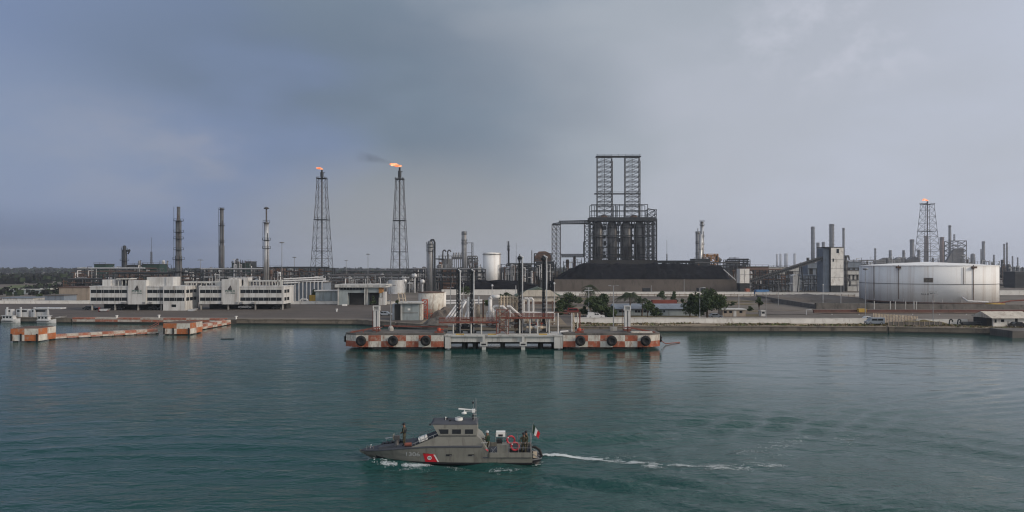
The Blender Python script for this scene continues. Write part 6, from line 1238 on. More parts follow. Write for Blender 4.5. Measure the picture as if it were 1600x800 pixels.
# soot from the second flare, a thin drifting plume
def smoke(label, x, Y, z, L_, h, dens):
    b = MB(); b.mats = []; b.box(x - L_, Y - 5, z - h * .6, x + 2, Y + 5, z + h); m = bpy.data.materials.new("smoke"); m.use_nodes = True; t = m.node_tree; t.nodes.clear()
    o = t.nodes.new("ShaderNodeOutputMaterial"); v = t.nodes.new("ShaderNodeVolumePrincipled"); v.inputs["Color"].default_value = (.08, .08, .09, 1)
    tcn = t.nodes.new("ShaderNodeTexCoord"); n = t.nodes.new("ShaderNodeTexNoise"); n.inputs["Scale"].default_value = .16; n.inputs["Detail"].default_value = 4; t.links.new(tcn.outputs["Object"], n.inputs["Vector"])
    sp_ = t.nodes.new("ShaderNodeSeparateXYZ"); t.links.new(tcn.outputs["Object"], sp_.inputs[0])
    def ma(op, a, c=None, cl=False):
        q = t.nodes.new("ShaderNodeMath"); q.operation = op; q.use_clamp = cl
        for i, vv in enumerate((a, c)):
            if vv is None: continue
            if isinstance(vv, (int, float)): q.inputs[i].default_value = vv
            else: t.links.new(vv, q.inputs[i])
        return q.outputs[0]
    u = ma('DIVIDE', ma('MULTIPLY', sp_.outputs[0], -1), L_)                       # 0 at the flame, 1 at the far end
    zc = ma('MULTIPLY', ma('POWER', ma('MAXIMUM', u, 0), .6), h * .55)
    dz = ma('DIVIDE', ma('SUBTRACT', sp_.outputs[2], zc), ma('ADD', .9, ma('MULTIPLY', u, h * .42))); dy = ma('DIVIDE', sp_.outputs[1], ma('ADD', 1.2, ma('MULTIPLY', u, 3.2)))
    rr = ma('ADD', ma('MULTIPLY', dz, dz), ma('MULTIPLY', dy, dy)); fall = ma('SUBTRACT', 1, rr, True)
    edge = ma('MULTIPLY', ma('SUBTRACT', 1, u, True), ma('MULTIPLY', ma('ADD', u, .02, True), 12, True)); nn = ma('MULTIPLY', ma('SUBTRACT', n.outputs[0], .22, True), 3)
    d = ma('MULTIPLY', ma('MULTIPLY', ma('MULTIPLY', fall, edge), nn), dens); t.links.new(d, v.inputs["Density"]); t.links.new(v.outputs[0], o.inputs["Volume"]); b.mats = [m]
    return tag(b.build('smoke', loc=(x, Y, z)), label, 'smoke', kind='stuff')
smoke('thin dark smoke drifting left from the second flare', fx - 4.0, 480, fz + 1.6, 27, 12, .14)
# ------------------------------------------------------------------ the coker unit with its twin derricks
YC = 520.0
def cz(py): return Zp(py, YC)
def cx(px): return X(px, YC)
o = thing('coker_unit', 'huge dark coker unit with four drums and twin lattice derricks on top', 'process unit', (cx(970), YC, GZ)); o['kind'] = 'thing'
for p in (935.5, 958.5, 980.5, 1001.5):
    b = MB('drum'); b.lathe((cx(p), YC + 6), [(1.6, cz(412)), (3.9, cz(404)), (3.9, cz(352)), (2.4, cz(345)), (1.0, cz(342))], 20); d = b.build('coke_drum', o); d.data.polygons.foreach_set('use_smooth', [len(q.vertices) == 4 for q in d.data.polygons])
    h = MB('darksteel')
    for py in (356, 371, 386, 398): h.lathe((cx(p), YC + 6), [(4.6, cz(py)), (4.6, cz(py) + .35), (3.9, cz(py) + .4)], 16)
    h.build('ring_platform', d)
b = MB('darksteel')
for p in (923, 930, 947, 970, 991, 1012, 1019, 1026):
    for yy in (YC, YC + 12): b.bar((cx(p), yy, GZ), (cx(p), yy, cz(342)), .55 if p > 925 else .45)
for py in (342, 350, 368, 386, 402, 408):
    for yy in (YC, YC + 12): b.bar((cx(923), yy, cz(py)), (cx(1026), yy, cz(py)), .38)
    for p in (923, 947, 970, 991, 1012): b.bar((cx(p), YC, cz(py)), (cx(p), YC + 12, cz(py)), .35)
for a, c in ((923, 930), (1012, 1019), (1019, 1026)):
    for i in range(8): z0, z1 = cz(404 - i * 7.6), cz(404 - (i + 1) * 7.6); b.bar((cx(a), YC, z0), (cx(c), YC, z1), .22); b.bar((cx(a), YC, z1), (cx(c), YC, z1), .22); b.bar((cx(c), YC + 12, z0), (cx(a), YC + 12, z1), .22)
for p in (926, 943.5, 950, 966, 973.5, 987.5, 994.5, 1009):
    b.bar((cx(p), YC - .4, cz(406)), (cx(p), YC - .4, cz(342)), .3)
    b.bar((cx(p) - .9, YC - .4, cz(368)), (cx(p) + .9, YC - .4, cz(350)), .14); b.bar((cx(p) + 1.1, YC - .4, cz(402)), (cx(p) - .8, YC - .4, cz(386)), .14)
for py in (355, 361, 374, 380, 392, 398): b.bar((cx(923), YC + 12, cz(py)), (cx(1026), YC + 12, cz(py)), .25)
for p, q_ in ((947, (403, 396, 383, 372, 358)), (969.5, (401, 389, 378, 364, 352)), (991, (404, 393, 381, 369, 356))):
    for i, py in enumerate(q_): b.box(cx(p) - (.9, 1.5, .6, 1.2, .8)[i], YC + 9, cz(py), cx(p) + (1.4, .6, 1.3, .7, 1.1)[i], YC + 12, cz(py - (5, 3, 7, 4, 6)[i]))
for a, c in ((947, 970), (991, 1012)): b.bar((cx(a), YC - .1, cz(386)), (cx(c), YC - .1, cz(368)), .2)
b.build('structure_frame', o)
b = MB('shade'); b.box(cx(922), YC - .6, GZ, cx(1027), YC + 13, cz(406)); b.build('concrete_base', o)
b = MB('darksteel'); b.box(cx(921), YC - 1.2, cz(345.5), cx(1024), YC + 13.2, cz(339.5))
for i in range(30): xx = cx(922) + (cx(1023) - cx(922)) * i / 29; b.bar((xx, YC - 1.1, cz(339.5)), (xx, YC - 1.1, cz(337)), .1)
b.bar((cx(922), YC - 1.1, cz(337)), (cx(1023), YC - 1.1, cz(337)), .12); b.build('top_deck', o)
for p in (945, 992): b = MB('rustysteel'); b.lathe((cx(p), YC + 5), [(4.6, cz(345)), (4.3, cz(341)), (2.2, cz(336.5)), (1.0, cz(335))], 16); b.build('drum_hood', o)
b = MB('darksteel')
for p in (924, 932, 962, 968, 1003, 1012):
    for yy in (YC, YC + 11): b.bar((cx(p), yy, cz(340)), (cx(p), yy, cz(319.5)), .3)
for py in (319.5, 329): b.bar((cx(924), YC, cz(py)), (cx(1012), YC, cz(py)), .3); b.bar((cx(924), YC + 11, cz(py)), (cx(1012), YC + 11, cz(py)), .3)
for p in (963, 976): b.bar((cx(p), YC + 2, cz(340)), (cx(p), YC + 2, cz(322)), .5, 6)
b.build('upper_frame', o)
b = MB('darksteel'); b.lattice(cx(1019), YC + 4, GZ, cz(327), 3.0, 3.4, 16, .22); b.bar((cx(1012), YC, cz(326)), (cx(1024), YC, cz(328.5)), .45)
for i in range(12): z = cz(406 - i * 6.4); b.bar((cx(1014), YC + .4, z), (cx(1023), YC + .4, z + 3.0), .3)
b.build('stair_tower', o)
for c_, (a, e) in ((946, (934.5, 957.5)), (989.7, (978.5, 1001))):
    b = MB('midsteel'); x = (cx(a) + cx(e)) / 2; w_ = (cx(e) - cx(a)) / 2; b.lattice(x, YC + 6, cz(338), cz(244), w_, w_, 12, .30, rb=.13, d0=2.4, d1=2.4); b.bar((x, YC + 6, cz(338)), (x, YC + 6, cz(244)), .25); dr = b.build('derrick', o)
    p = MB('darksteel')
    for i in range(0, 13): z = cz(338 - i * 7.83); p.box(x - w_ - .3, YC + 3.4, z - .24, x + w_ + .3, YC + 3.9, z + .24); p.bar((x - w_, YC + 3.5, z + 1.1), (x + w_, YC + 3.5, z + 1.1), .07)
    p.build('landing', dr); q = MB('midsteel'); q.bar((cx(e) + .5, YC + 4, cz(340)), (cx(e) + .5, YC + 4, cz(250)), .22); q.build('side_pipe', dr)
b = MB('darksteel'); b.box(cx(932.5), YC + 3.2, cz(243.8), cx(1003), YC + 8.5, cz(242.2)); b.bar((cx(932.5), YC + 3.2, cz(240.6)), (cx(1003), YC + 3.2, cz(240.6)), .1)
for p in range(934, 1003, 11): b.bar((cx(p), YC + 3.2, cz(242)), (cx(p), YC + 3.2, cz(239.5)), .12)
b.build('top_bridge', o); b = MB('darksteel'); b.box(cx(930), YC + 4, cz(302.5), cx(1003), YC + 7, cz(301)); b.bar((cx(930), YC + 4, cz(299)), (cx(1003), YC + 4, cz(299)), .12); b.build('middle_bridge', o)
o = thing('conveyor_gantry', 'tall dark lattice gantry bridging to the left side of the coker unit', 'gantry', (cx(890), YC, GZ)); o['kind'] = 'thing'
for a, e in ((863, 869.5), (869.5, 876.5)): b = MB('midsteel'); b.lattice((cx(a) + cx(e)) / 2, YC + 4, GZ, cz(350), (cx(e) - cx(a)) / 2, (cx(e) - cx(a)) / 2, 13, .26, rb=.18); b.build('tower', o)
b = MB('midsteel'); b.lattice(cx(918), YC + 4, GZ, cz(345), 1.9, 1.9, 12, .26, rb=.18); b.build('tower', o)
def truss(nm, p0, p1, py0, py1, py2, py3, n):
    b = MB('darksteel')
    for yy in (YC + 2, YC + 6):
        b.bar((cx(p0), yy, cz(py0)), (cx(p1), yy, cz(py2)), .3); b.bar((cx(p0), yy, cz(py1)), (cx(p1), yy, cz(py3)), .3)
        for i in range(n): t, u = i / n, (i + 1) / n; xa, xb = cx(p0 + (p1 - p0) * t), cx(p0 + (p1 - p0) * u); za, zb_ = cz(py0 + (py2 - py0) * t), cz(py1 + (py3 - py1) * u); b.bar((xa, yy, za), (xb, yy, zb_), .18); b.bar((xb, yy, cz(py0 + (py2 - py0) * u)), (xb, yy, zb_), .18)
    b.box(cx(p0), YC + 2, cz(py1) - .1, cx(p1), YC + 6, cz(py1) + .3); b.build(nm, o)
truss('bridge', 874, 922, 345, 349.5, 344, 348.5, 18); truss('bridge', 877, 913, 397, 401.5, 397, 401.5, 14); truss('bridge', 864, 876, 349, 351, 347, 351, 3)
b = MB('darksteel'); b.bar(at(912, 402, YC), at(912, 378, YC), .4, 6); b.bar(at(912, 378, YC), at(916, 377, YC), .4, 6); b.build('down_pipe', o)
# coke pile behind its long wall
YP = 455
o = thing('coke_wall', 'long brown grey retaining wall in front of the black coke pile', 'wall', (X(1000, YP), YP, GZ)); o['kind'] = 'thing'; b = MB('wallbrown'); b.box(X(866, YP), YP, GZ, X(1151, YP), YP + 1.2, Zp(437, YP)); b.build('wall_panel', o); b = MB('wallbrown'); b.box(X(865.5, YP), YP - .12, Zp(437, YP) - .5, X(1151.5, YP), YP + 1.3, Zp(437, YP) + .15); b.build('coping', o)
b = MB('coke'); nx, ny = 150, 26; x0, x1 = X(858, YP), X(1152, YP); vs = []
for j in range(ny + 1):
    for i in range(nx + 1):
        u, v = i / nx, j / ny; x = x0 + (x1 - x0) * u; y = YP + 1.0 + 50 * v; front = min(1, v * 50 / 13 + .0); back = min(1, (1 - v) * 50 / 20); ends = min(1, max(0, u / .20)) ** .8 * min(1, max(0, (1 - u) / .045)) ** .8
        top = 9.6 + 1.3 * noise.noise(Vector((x * .05, 1, 0))) + .9 * noise.noise(Vector((x * .16, y * .1, 2))) - 2.0 * max(0, u - .70) / .3
        z = Zp(437.5, YP) - 2.5 * (1 - ends) + (top + .6) * min(front, back) * ends + .7 * noise.noise(Vector((x * .3, y * .3, 5))) + 1.2 * noise.noise(Vector((x * .09, y * .12, 8))) * min(front, back); vs.append((x, y, z))
b.add(vs, [(j * (nx + 1) + i, j * (nx + 1) + i + 1, (j + 1) * (nx + 1) + i + 1, (j + 1) * (nx + 1) + i) for j in range(ny) for i in range(nx)]); tag(b.build('coke_pile', loc=(X(1000, YP), YP + 20, GZ)), 'long black coke pile heaped behind the brown wall below the coker unit', 'heap')
b = MB('palesteel'); b.bar((X(1130, YP), YP - 1, Zp(421, YP)), (X(1149, YP), YP - 1, Zp(438, YP)), .3, 6); tag(b.build('chute', loc=(X(1140, YP), YP - 1, Zp(430, YP))), 'pale sloping chute at the right end of the coke pile', 'chute')
for px0, px1, l in ((1005, 1016, 'dark container standing before the coke wall above the palm'), (1090, 1102, 'low dark container in front of the coke wall near the big tree')): b = MB('darksteel'); Y = 440; b.box(X(px0, Y), Y, GZ, X(px1, Y), Y + 3, Zp(450, Y)); tag(b.build('container', loc=(X(px0, Y), Y, GZ)), l, 'container')
# small white tower, inclined conveyor, white silo tower
o = thing('transfer_tower', 'small white clad transfer tower on a dark base right of the coke pile', 'tower', (X(1163.5, 430), 430, GZ)); o['kind'] = 'thing'; Y = 430; b = MB('whitewall'); b.box(X(1156, Y), Y, Zp(442.5, Y), X(1171, Y), Y + 6, Zp(420, Y)); b.build('cladding', o); b = MB('darksteel'); b.box(X(1157, Y), Y + .3, GZ, X(1170, Y), Y + 5.6, Zp(442.5, Y)); b.build('base', o); b = MB('greysteel'); b.box(X(1163, Y), Y - .06, Zp(442, Y), X(1163.6, Y), Y, Zp(421, Y)); b.box(X(1156, Y), Y - .05, Zp(429.5, Y), X(1171, Y), Y, Zp(429, Y)); b.build('seam', o)
o = thing('inclined_conveyor', 'long dark inclined conveyor rising to the white silo tower', 'conveyor', (X(1240, 440), 440, GZ)); o['kind'] = 'thing'; Y = 440; b = MB('midsteel'); A, B = at(1170, 440, Y), at(1294, 400, Y)
for dy in (-1.3, 1.3):
    for dz in (-.9, .9): b.bar(A + Vector((0, dy, dz)), B + Vector((0, dy, dz)), .25)
    for i in range(36): p, q = A.lerp(B, i / 36), A.lerp(B, (i + 1) / 36); b.bar(p + Vector((0, dy, -.9)), q + Vector((0, dy, .9)), .14)
b.build('truss', o); b = MB('darksteel'); vs = [A + Vector((0, -1.1, .5)), B + Vector((0, -1.1, .5)), B + Vector((0, 1.1, .5)), A + Vector((0, 1.1, .5)), A + Vector((0, -1.1, -.6)), B + Vector((0, -1.1, -.6)), B + Vector((0, 1.1, -.6)), A + Vector((0, 1.1, -.6))]; b.add(vs, [(0, 1, 2, 3), (7, 6, 5, 4), (0, 4, 5, 1), (2, 6, 7, 3)]); b.build('belt_housing', o)
for p, py in ((1215, 426), (1251, 414.5)): b = MB('darksteel'); t_ = at(p, py, Y); b.bar((t_.x - 2, Y, GZ), (t_.x - .4, Y, t_.z), .35); b.bar((t_.x + 2.2, Y, GZ), (t_.x + .4, Y, t_.z), .35); b.bar((t_.x - 1.2, Y, (GZ + t_.z) / 2), (t_.x + 1.3, Y, (GZ + t_.z) / 2), .2); b.build('trestle_leg', o)
o = thing('silo_tower', 'tall white clad silo tower with two dark windows at the end of the conveyor', 'tower', (X(1304, 440), 440, GZ)); o['kind'] = 'thing'; Y = 436; b = MB('whitewall'); b.box(X(1298.3, Y), Y, Zp(446, Y), X(1318, Y), Y + 11, Zp(386.8, Y)); b.use('bluegrey'); b.box(X(1298.1, Y + .2), Y + .2, Zp(446, Y), X(1298.3, Y), Y + 11, Zp(387, Y)); b.build('cladding', o)
b = MB('bluegrey'); b.box(X(1288.5, Y), Y + 2, GZ, X(1298.2, Y), Y + 11, Zp(387.4, Y)); b.build('side_bay', o); b = MB('darksteel'); b.box(X(1288, Y), Y - .2, Zp(386.8, Y), X(1318.6, Y), Y + 11.4, Zp(385.8, Y)); b.build('roof', o); b = MB('darksteel'); b.box(X(1299, Y), Y + .4, GZ, X(1318, Y), Y + 10, Zp(446, Y)); b.build('base', o)
for a, c, t, u in ((1307, 1311, 389, 395.5), (1301, 1303, 404, 409)): b = MB('glass'); b.box(X(a, Y), Y - .08, Zp(u, Y), X(c, Y), Y, Zp(t, Y)); b.build('window', o)
b = MB('midsteel')
for py in (405, 419, 433): b.box(X(1298.3, Y), Y - .05, Zp(py + .4, Y), X(1318, Y), Y, Zp(py, Y))
b.build('seam', o)
column('slim dark pipe column hugging the right side of the silo tower', 1322, 399, 4, 445, 'midsteel', (402, 412, 422, 432, 441), [(399, 3.4)], pw=1.6)
b = MB('midsteel'); Y = 448; b.tube([at(1322.5, 402, Y), at(1324, 399.8, Y), at(1326, 400, Y), at(1327, 406, Y)], .5, 6); b.tube([at(1322, 434, Y), at(1326, 436, Y), at(1328.5, 441, Y), at(1328, 447, Y)], .7, 6); tag(b.build('bent_duct', loc=at(1324, 420, Y)), 'bent grey ducts beside the silo tower', 'duct')
o = thing('white_hopper', 'white sloping hopper between the conveyor legs', 'hopper', (X(1243, 445), 445, GZ)); b = MB('whitewall'); Y = 445; b.prism([(X(1239, Y), GZ), (X(1249, Y), GZ), (X(1249.5, Y), Zp(432, Y)), (X(1244, Y), Zp(428.5, Y)), (X(1239, Y), Zp(431, Y))], Y, Y + 5); b.build('shell', o)
b = MB('bluepaint'); Y = 400; b.box(X(1182, Y), Y, GZ, X(1202, Y), Y + 4, Zp(453, Y)); tag(b.build('tarpaulin_stack', loc=(X(1190, Y), Y, GZ)), 'low stack under a blue tarpaulin behind the perimeter wall', 'stack'); b = MB('orange'); b.box(X(1166, Y), Y, GZ, X(1172, Y), Y + 3, Zp(451, Y)); tag(b.build('orange_container', loc=(X(1169, Y), Y, GZ)), 'small orange container left of the blue tarpaulin', 'container')
# right hand stacks
RS = [('tallest left stack of the trio behind the silo tower, ringed', 1270, 354, 5.4, 2015, (357, 364, 372, 380, 388, 396, 403)), ('short ringed stack close right of the trio leader', 1278, 379, 4.6, 2139, (381, 388, 395)), ('short ringed stack just left of the silo tower roof', 1286.5, 378, 4.6, 2139, (380, 387)), ('broad ringed stack directly behind the silo tower', 1299.5, 350, 7, 2015, (352, 358, 364, 370, 376, 382)), ('thin stack behind the right edge of the silo tower', 1318, 356, 3.4, 1984, (358, 366)),
      ('faint far stack, first of four behind the inclined conveyor', 1214, 397, 3, 4800, ()), ('faint far stack, second of four behind the inclined conveyor', 1219.5, 396.5, 3.2, 4800, ()), ('faint broad far stack, third of four behind the inclined conveyor', 1228, 396, 5.5, 4800, (399, 403)), ('faint far stack, rightmost of four behind the inclined conveyor', 1241.5, 396, 3.6, 4800, (398, 403)), ('little dark chimney over the middle of the inclined conveyor', 1262.5, 403, 3.5, 520, (405,)),
      ('pale thin ringed column left of the right flare tower', 1367.5, 388, 2.6, 1922, (390, 395, 401)), ('short dark drum stack on a frame left of the right flare', 1391, 391, 4.2, 1984, (398,)), ('short drum stack on a frame, second left of the right flare', 1412, 391, 4, 1984, (396,)), ('thick dark stack left of the right flare tower', 1425, 374, 6, 1860, (375.5, 378, 392)), ('small dark stack beside the left leg of the right flare tower', 1435.5, 390, 4, 1860, (392, 398)), ('thick brown stack inside the legs of the right flare tower', 1447.3, 368.5, 6, 1984, ()), ('thick brown stack right of the right flare tower', 1471.5, 370.5, 6, 1860, (371.5, 374, 388)), ('tall slim stack beside the hazy process block', 1484, 352, 3.8, 1922, (354, 380)),
      ('round topped dark vessel right of the hazy process block', 1520, 398, 6.4, 1984, ()), ('tall twin stepped stack behind the right end of the great tank', 1536.5, 377, 4.2, 2108, (379,)), ('thin pipe stack hugging the twin stepped stack', 1532.8, 389, 1.8, 2108, ()), ('small slim stack above the right end of the great tank', 1553, 398, 2.4, 2108, (404,)), ('left one of two slim ringed stacks right of the great tank', 1569, 381, 2.4, 1922, (383, 388, 393, 398, 404, 410)), ('right one of two slim ringed stacks right of the great tank', 1573.3, 379, 2.4, 1922, (381, 386, 391, 396, 402, 408)), ('thin stack, left one of the last pair at the far right', 1582, 400, 2, 1922, (402, 410)), ('thin stack, right one of the last pair at the far right', 1590, 402, 2, 1922, (404, 412))]
for l, px, pt, w_, Y, pls in RS: column(l, px, pt, w_, Y, 'rustysteel' if 'brown' in l else ('midsteel' if Y < 2400 else 'greysteel'), pls, None, 'chimney_stack', 'stack', pw=1.4, ladder=Y < 2200, top='dome' if 'round topped' in l else None)
column('pinkish pale drum at the far right beyond the great tank', 1573, 418, 9, 600, 'beige', (), None, 'storage_tank', 'tank', ladder=False); column('faded red topped drum at the far right edge', 1596, 424, 9, 590, 'beige', (), None, 'storage_tank', 'tank', ladder=False)
o = thing('process_block', 'hazy blue grey multi storey process frame right of the right flare tower', 'process unit', (X(1499, 1250), 1250, GZ)); o['kind'] = 'thing'; Y = 1250; b = MB('midsteel'); b.lattice(X(1499.5, Y), Y + 12, GZ, Zp(376, Y), 12.0, 12.0, 7, .7, rb=.45)
b.bar(at(1488.5, 376, Y), at(1510, 376, Y), .4); b.lattice(X(1491, Y), Y, Zp(376, Y), Zp(366, Y), 1, 1, 3, .2); b.build('frame', o); b = MB('midsteel'); b.box(X(1493, Y), Y + 2, GZ, X(1507, Y), Y + 9, Zp(388, Y)); b.prism([(X(1478, Y), Zp(412, Y)), (X(1495, Y), Zp(412, Y)), (X(1495, Y), Zp(390, Y)), (X(1488, Y), Zp(392, Y)), (X(1483, Y), Zp(402, Y))], Y, Y + 6); b.box(X(1478, Y), Y, GZ, X(1520, Y), Y + 8, Zp(410, Y)); b.build('vessels', o)
for p0, p1, py, l in ((1370, 1393, 403, 'dark sloping hopper roof, left of three behind the great tank'), (1394, 1414, 402.5, 'dark sloping hopper roof, middle of three behind the great tank'), (1414, 1434, 402, 'dark sloping hopper roof, right of three behind the great tank')): b = MB('midsteel'); Y = 1100; b.prism([(X(p0, Y), Zp(409, Y)), (X(p0, Y), GZ), (X(p1 + 4, Y), GZ), (X(p1 + 4, Y), Zp(409, Y)), (X(p1, Y), Zp(py, Y)), (X(p1 - 8, Y), Zp(py - .5, Y))], Y, Y + 10); tag(b.build('hopper_roof', loc=(X(p0, Y), Y, GZ)), l, 'hopper')
# ------------------------------------------------------------------ brownish industrial haze low behind the conveyor stays in the air volume
# ================================================================== the patrol boat, heading left
def S(s): return BX0 + s
BT = thing('patrol_boat', 'long low grey navy patrol boat with a red slanted stripe and number on its hull', 'patrol boat', (S(8), BY, 0)); BT['kind'] = 'thing'
# stations from the bow: s, half beam at deck, half beam at chine, deck height, chine height, keel height
ST = [(0.0, .04, .02, .90, .78, .70), (.9, .62, .30, .99, .52, .22), (2.0, 1.12, .68, 1.14, .30, -.18), (3.2, 1.48, 1.06, 1.32, .16, -.48), (4.6, 1.74, 1.40, 1.50, .10, -.60), (6.2, 1.88, 1.62, 1.62, .07, -.65), (8.5, 1.93, 1.72, 1.65, .05, -.65), (11.15, 1.93, 1.74, 1.65, .04, -.62), (11.75, 1.93, 1.74, 1.08, .04, -.62), (13.5, 1.90, 1.72, 1.05, .03, -.58), (15.5, 1.86, 1.68, 1.03, .02, -.55)]
hb = MB('navygrey'); vs = []
for s, d, c, zd, zc, zk in ST:
    for y, z in ((-d, zd), (-(d * .45 + c * .55), zc + (zd - zc) * .45), (-c, zc), (0, zk), (c, zc), (d * .45 + c * .55, zc + (zd - zc) * .45), (d, zd)): vs.append((S(s), BY + y, z))
fs = []
for i in range(len(ST) - 1):
    for j in range(6): fs.append((i * 7 + j, i * 7 + j + 1, (i + 1) * 7 + j + 1, (i + 1) * 7 + j))
hb.add(vs, fs + [tuple(len(ST) * 7 - 7 + j for j in range(7))]); hull = hb.build('hull', BT)
def edge(s):
    for a, b in zip(ST[:-1], ST[1:]):
        if a[0] <= s <= b[0]: t = (s - a[0]) / (b[0] - a[0]); return tuple(a[i] + (b[i] - a[i]) * t for i in range(6))
    return ST[-1]
def side(s, z, off=.02):     # a point on the near side of the hull
    e = edge(s); zc, zd = e[4], e[3]; zm = zc + (zd - zc) * .45; dm_, = (e[1] * .45 + e[2] * .55,)
    if z >= zm: t = (z - zm) / (zd - zm); y = dm_ + (e[1] - dm_) * t
    else: t = (z - zc) / (zm - zc); y = e[2] + (dm_ - e[2]) * t
    return Vector((S(s), BY - y - off, z))
# dark boot top just above the water, rubbing edge
b = MB('navydark'); ss = [1.6 + .45 * i for i in range(31)] + [15.5]; vs = []
for s in ss: zc = edge(s)[4]; vs += [tuple(side(s, zc, .012)), tuple(side(s, zc + .17, .012)), (S(s), BY - edge(s)[2] * .8, -.12)]
b.add(vs, [(3 * i, 3 * i + 3, 3 * i + 4, 3 * i + 1) for i in range(len(ss) - 1)] + [(3 * i + 2, 3 * i + 5, 3 * i + 3, 3 * i) for i in range(len(ss) - 1)]); b.build('boot_top', BT)
for sg in (-1, 1):
    b = MB('navydeck'); pts = [Vector((S(s), BY + sg * edge(s)[1], edge(s)[3] - .05)) for s in (.2, .9, 2, 3.2, 4.6, 6.2, 8.5, 11.1)]; b.tube(pts, .045, 6); b.build('rubbing_strake', BT)
# decks
b = MB('navydeck'); ss = [.15, .9, 2, 3.2, 4.6, 6.2, 8.5, 11.15]; vs = []
for s in ss: e = edge(s); vs += [(S(s), BY - e[1] + .06, e[3] - .02), (S(s), BY, e[3] + .03), (S(s), BY + e[1] - .06, e[3] - .02)]
b.add(vs, [(3 * i + j, 3 * i + 3 + j, 3 * i + 4 + j, 3 * i + 1 + j) for i in range(len(ss) - 1) for j in (0, 1)]); b.build('foredeck', BT)
b = MB('navydeck'); b.box(S(11.2), BY - 1.84, .62, S(15.4), BY + 1.84, .72); b.build('well_deck', BT)
b = MB('navygrey')
for sg in (-1, 1): b.box(S(11.75), BY + sg * 1.90 - .05, .70, S(15.45), BY + sg * 1.84 + .05, 1.10)
b.box(S(15.38), BY - 1.8, .70, S(15.48), BY + 1.8, 1.05); b.build('bulwark', BT)
# lower cabin: sloping front, sides that end in a raked buttress
cb = MB('navygrey'); W0, W1 = 1.62, 1.42; zl = 2.46
pr = [(4.9, 1.52), (7.3, zl), (10.62, zl), (10.95, 2.2), (11.65, 1.1)]
vs = [(S(s), BY - (W0 + (W1 - W0) * (z - 1.5) / .95 if z > 1.5 else W0), z) for s, z in pr] + [(S(11.2), BY - W0, 1.0), (S(4.9), BY - W0, 1.45)]
n = len(vs); vs += [(v[0], 2 * BY - v[1], v[2]) for v in vs]
cb.add(vs, [tuple(range(n - 1, -1, -1)), tuple(range(n, 2 * n))] + [(i, (i + 1) % n, n + (i + 1) % n, n + i) for i in range(n)]); cab = cb.build('lower_cabin', BT)
b = MB('navydark'); vs = []                                  # dark non-slip panel on the sloping cabin front
for s, z, w_ in ((4.95, 1.56, 1.42), (7.15, 2.43, 1.22)): vs += [(S(s), BY - w_, z + .03), (S(s), BY + w_, z + .03)]
b.add(vs, [(0, 1, 3, 2)]); b.build('sloping_panel', BT)
b = MB('greysteel')
for sg in (-1, 1): b.bar((S(4.9), BY + sg * 1.5, 1.75), (S(7.2), BY + sg * 1.32, 2.68), .03); [b.bar((S(s), BY + sg * (1.5 - .07 * (s - 4.9)), 1.52 + .4 * (s - 4.9)), (S(s), BY + sg * (1.5 - .07 * (s - 4.9)), 1.75 + .4 * (s - 4.9)), .025) for s in (5.2, 6, 6.8)]
b.build('slope_rail', BT)
# wheelhouse
wb_ = MB('navygrey'); z1 = 3.42; U = 1.24
vs = [(S(7.28), BY - W1, zl), (S(10.62), BY - W1, zl), (S(10.60), BY - U, z1), (S(6.68), BY - U, z1), (S(7.28), BY + W1, zl), (S(10.62), BY + W1, zl), (S(10.60), BY + U, z1), (S(6.68), BY + U, z1)]
wb_.add(vs, [(0, 1, 2, 3), (5, 4, 7, 6), (1, 5, 6, 2), (4, 0, 3, 7), (3, 2, 6, 7), (0, 4, 5, 1)]); wh_ = wb_.build('wheelhouse', BT)
def wpt(s, z, off=.0): y = W1 + (U - W1) * (z - zl) / (z1 - zl); return Vector((S(s), BY - y - off, z))
for i, (a, c, sh) in enumerate(((7.42, 8.12, .16), (8.45, 9.22, 0), (9.58, 10.30, 0))):
    f = MB('greysteel'); q = [wpt(a - .08 , 2.57, .015), wpt(c + .08, 2.57, .015), wpt(c + .08, 3.09, .015), wpt(a - .08 - sh, 3.09, .015)]; q2 = [v + Vector((0, .06, 0)) for v in q]
    f.use('navygrey'); f.add(q + q2, [(0, 1, 2, 3), (0, 4, 5, 1), (1, 5, 6, 2), (2, 6, 7, 3), (3, 7, 4, 0)]); w_ = f.build('window', wh_)
    p = MB('glass'); q = [wpt(a, 2.64, .028), wpt(c, 2.64, .028), wpt(c, 3.02, .028), wpt(a - sh, 3.02, .028)]; p.add(q, [(0, 1, 2, 3)]); p.build('pane', BT)
for k in range(3):
    p = MB('glass'); y0 = BY - 1.15 + k * .78; f_ = lambda z: S(7.28) + (S(6.68) - S(7.28)) * (z - zl) / (z1 - zl) - .02
    p.add([(f_(2.62), y0, 2.62), (f_(2.62), y0 + .7, 2.62), (f_(3.22), y0 + .7, 3.22), (f_(3.22), y0, 3.22)], [(3, 2, 1, 0)]); p.build('windscreen', BT)
b = MB('navygrey'); vs = [(S(6.5), BY - U - .04, z1), (S(10.66), BY - U - .04, z1), (S(10.66), BY + U + .04, z1), (S(6.5), BY + U + .04, z1), (S(6.72), BY - U + .25, z1 + .13), (S(10.5), BY - U + .25, z1 + .13), (S(10.5), BY + U - .25, z1 + .13), (S(6.72), BY + U - .25, z1 + .13)]
b.use('navydeck'); b.add(vs, [(0, 1, 5, 4), (1, 2, 6, 5), (2, 3, 7, 6), (3, 0, 4, 7), (4, 5, 6, 7), (0, 3, 2, 1)]); b.build('roof', BT)
b = MB('navydark'); b.bar(wpt(7.2, zl + .02, .05), wpt(10.6, zl + .02, .05), .03); b.build('ledge', BT)
b = MB('navydark'); b.box(S(6.42), BY - U - .1, z1 - .05, S(6.56), BY - U + .05, z1 + .08); b.build('side_light', BT)
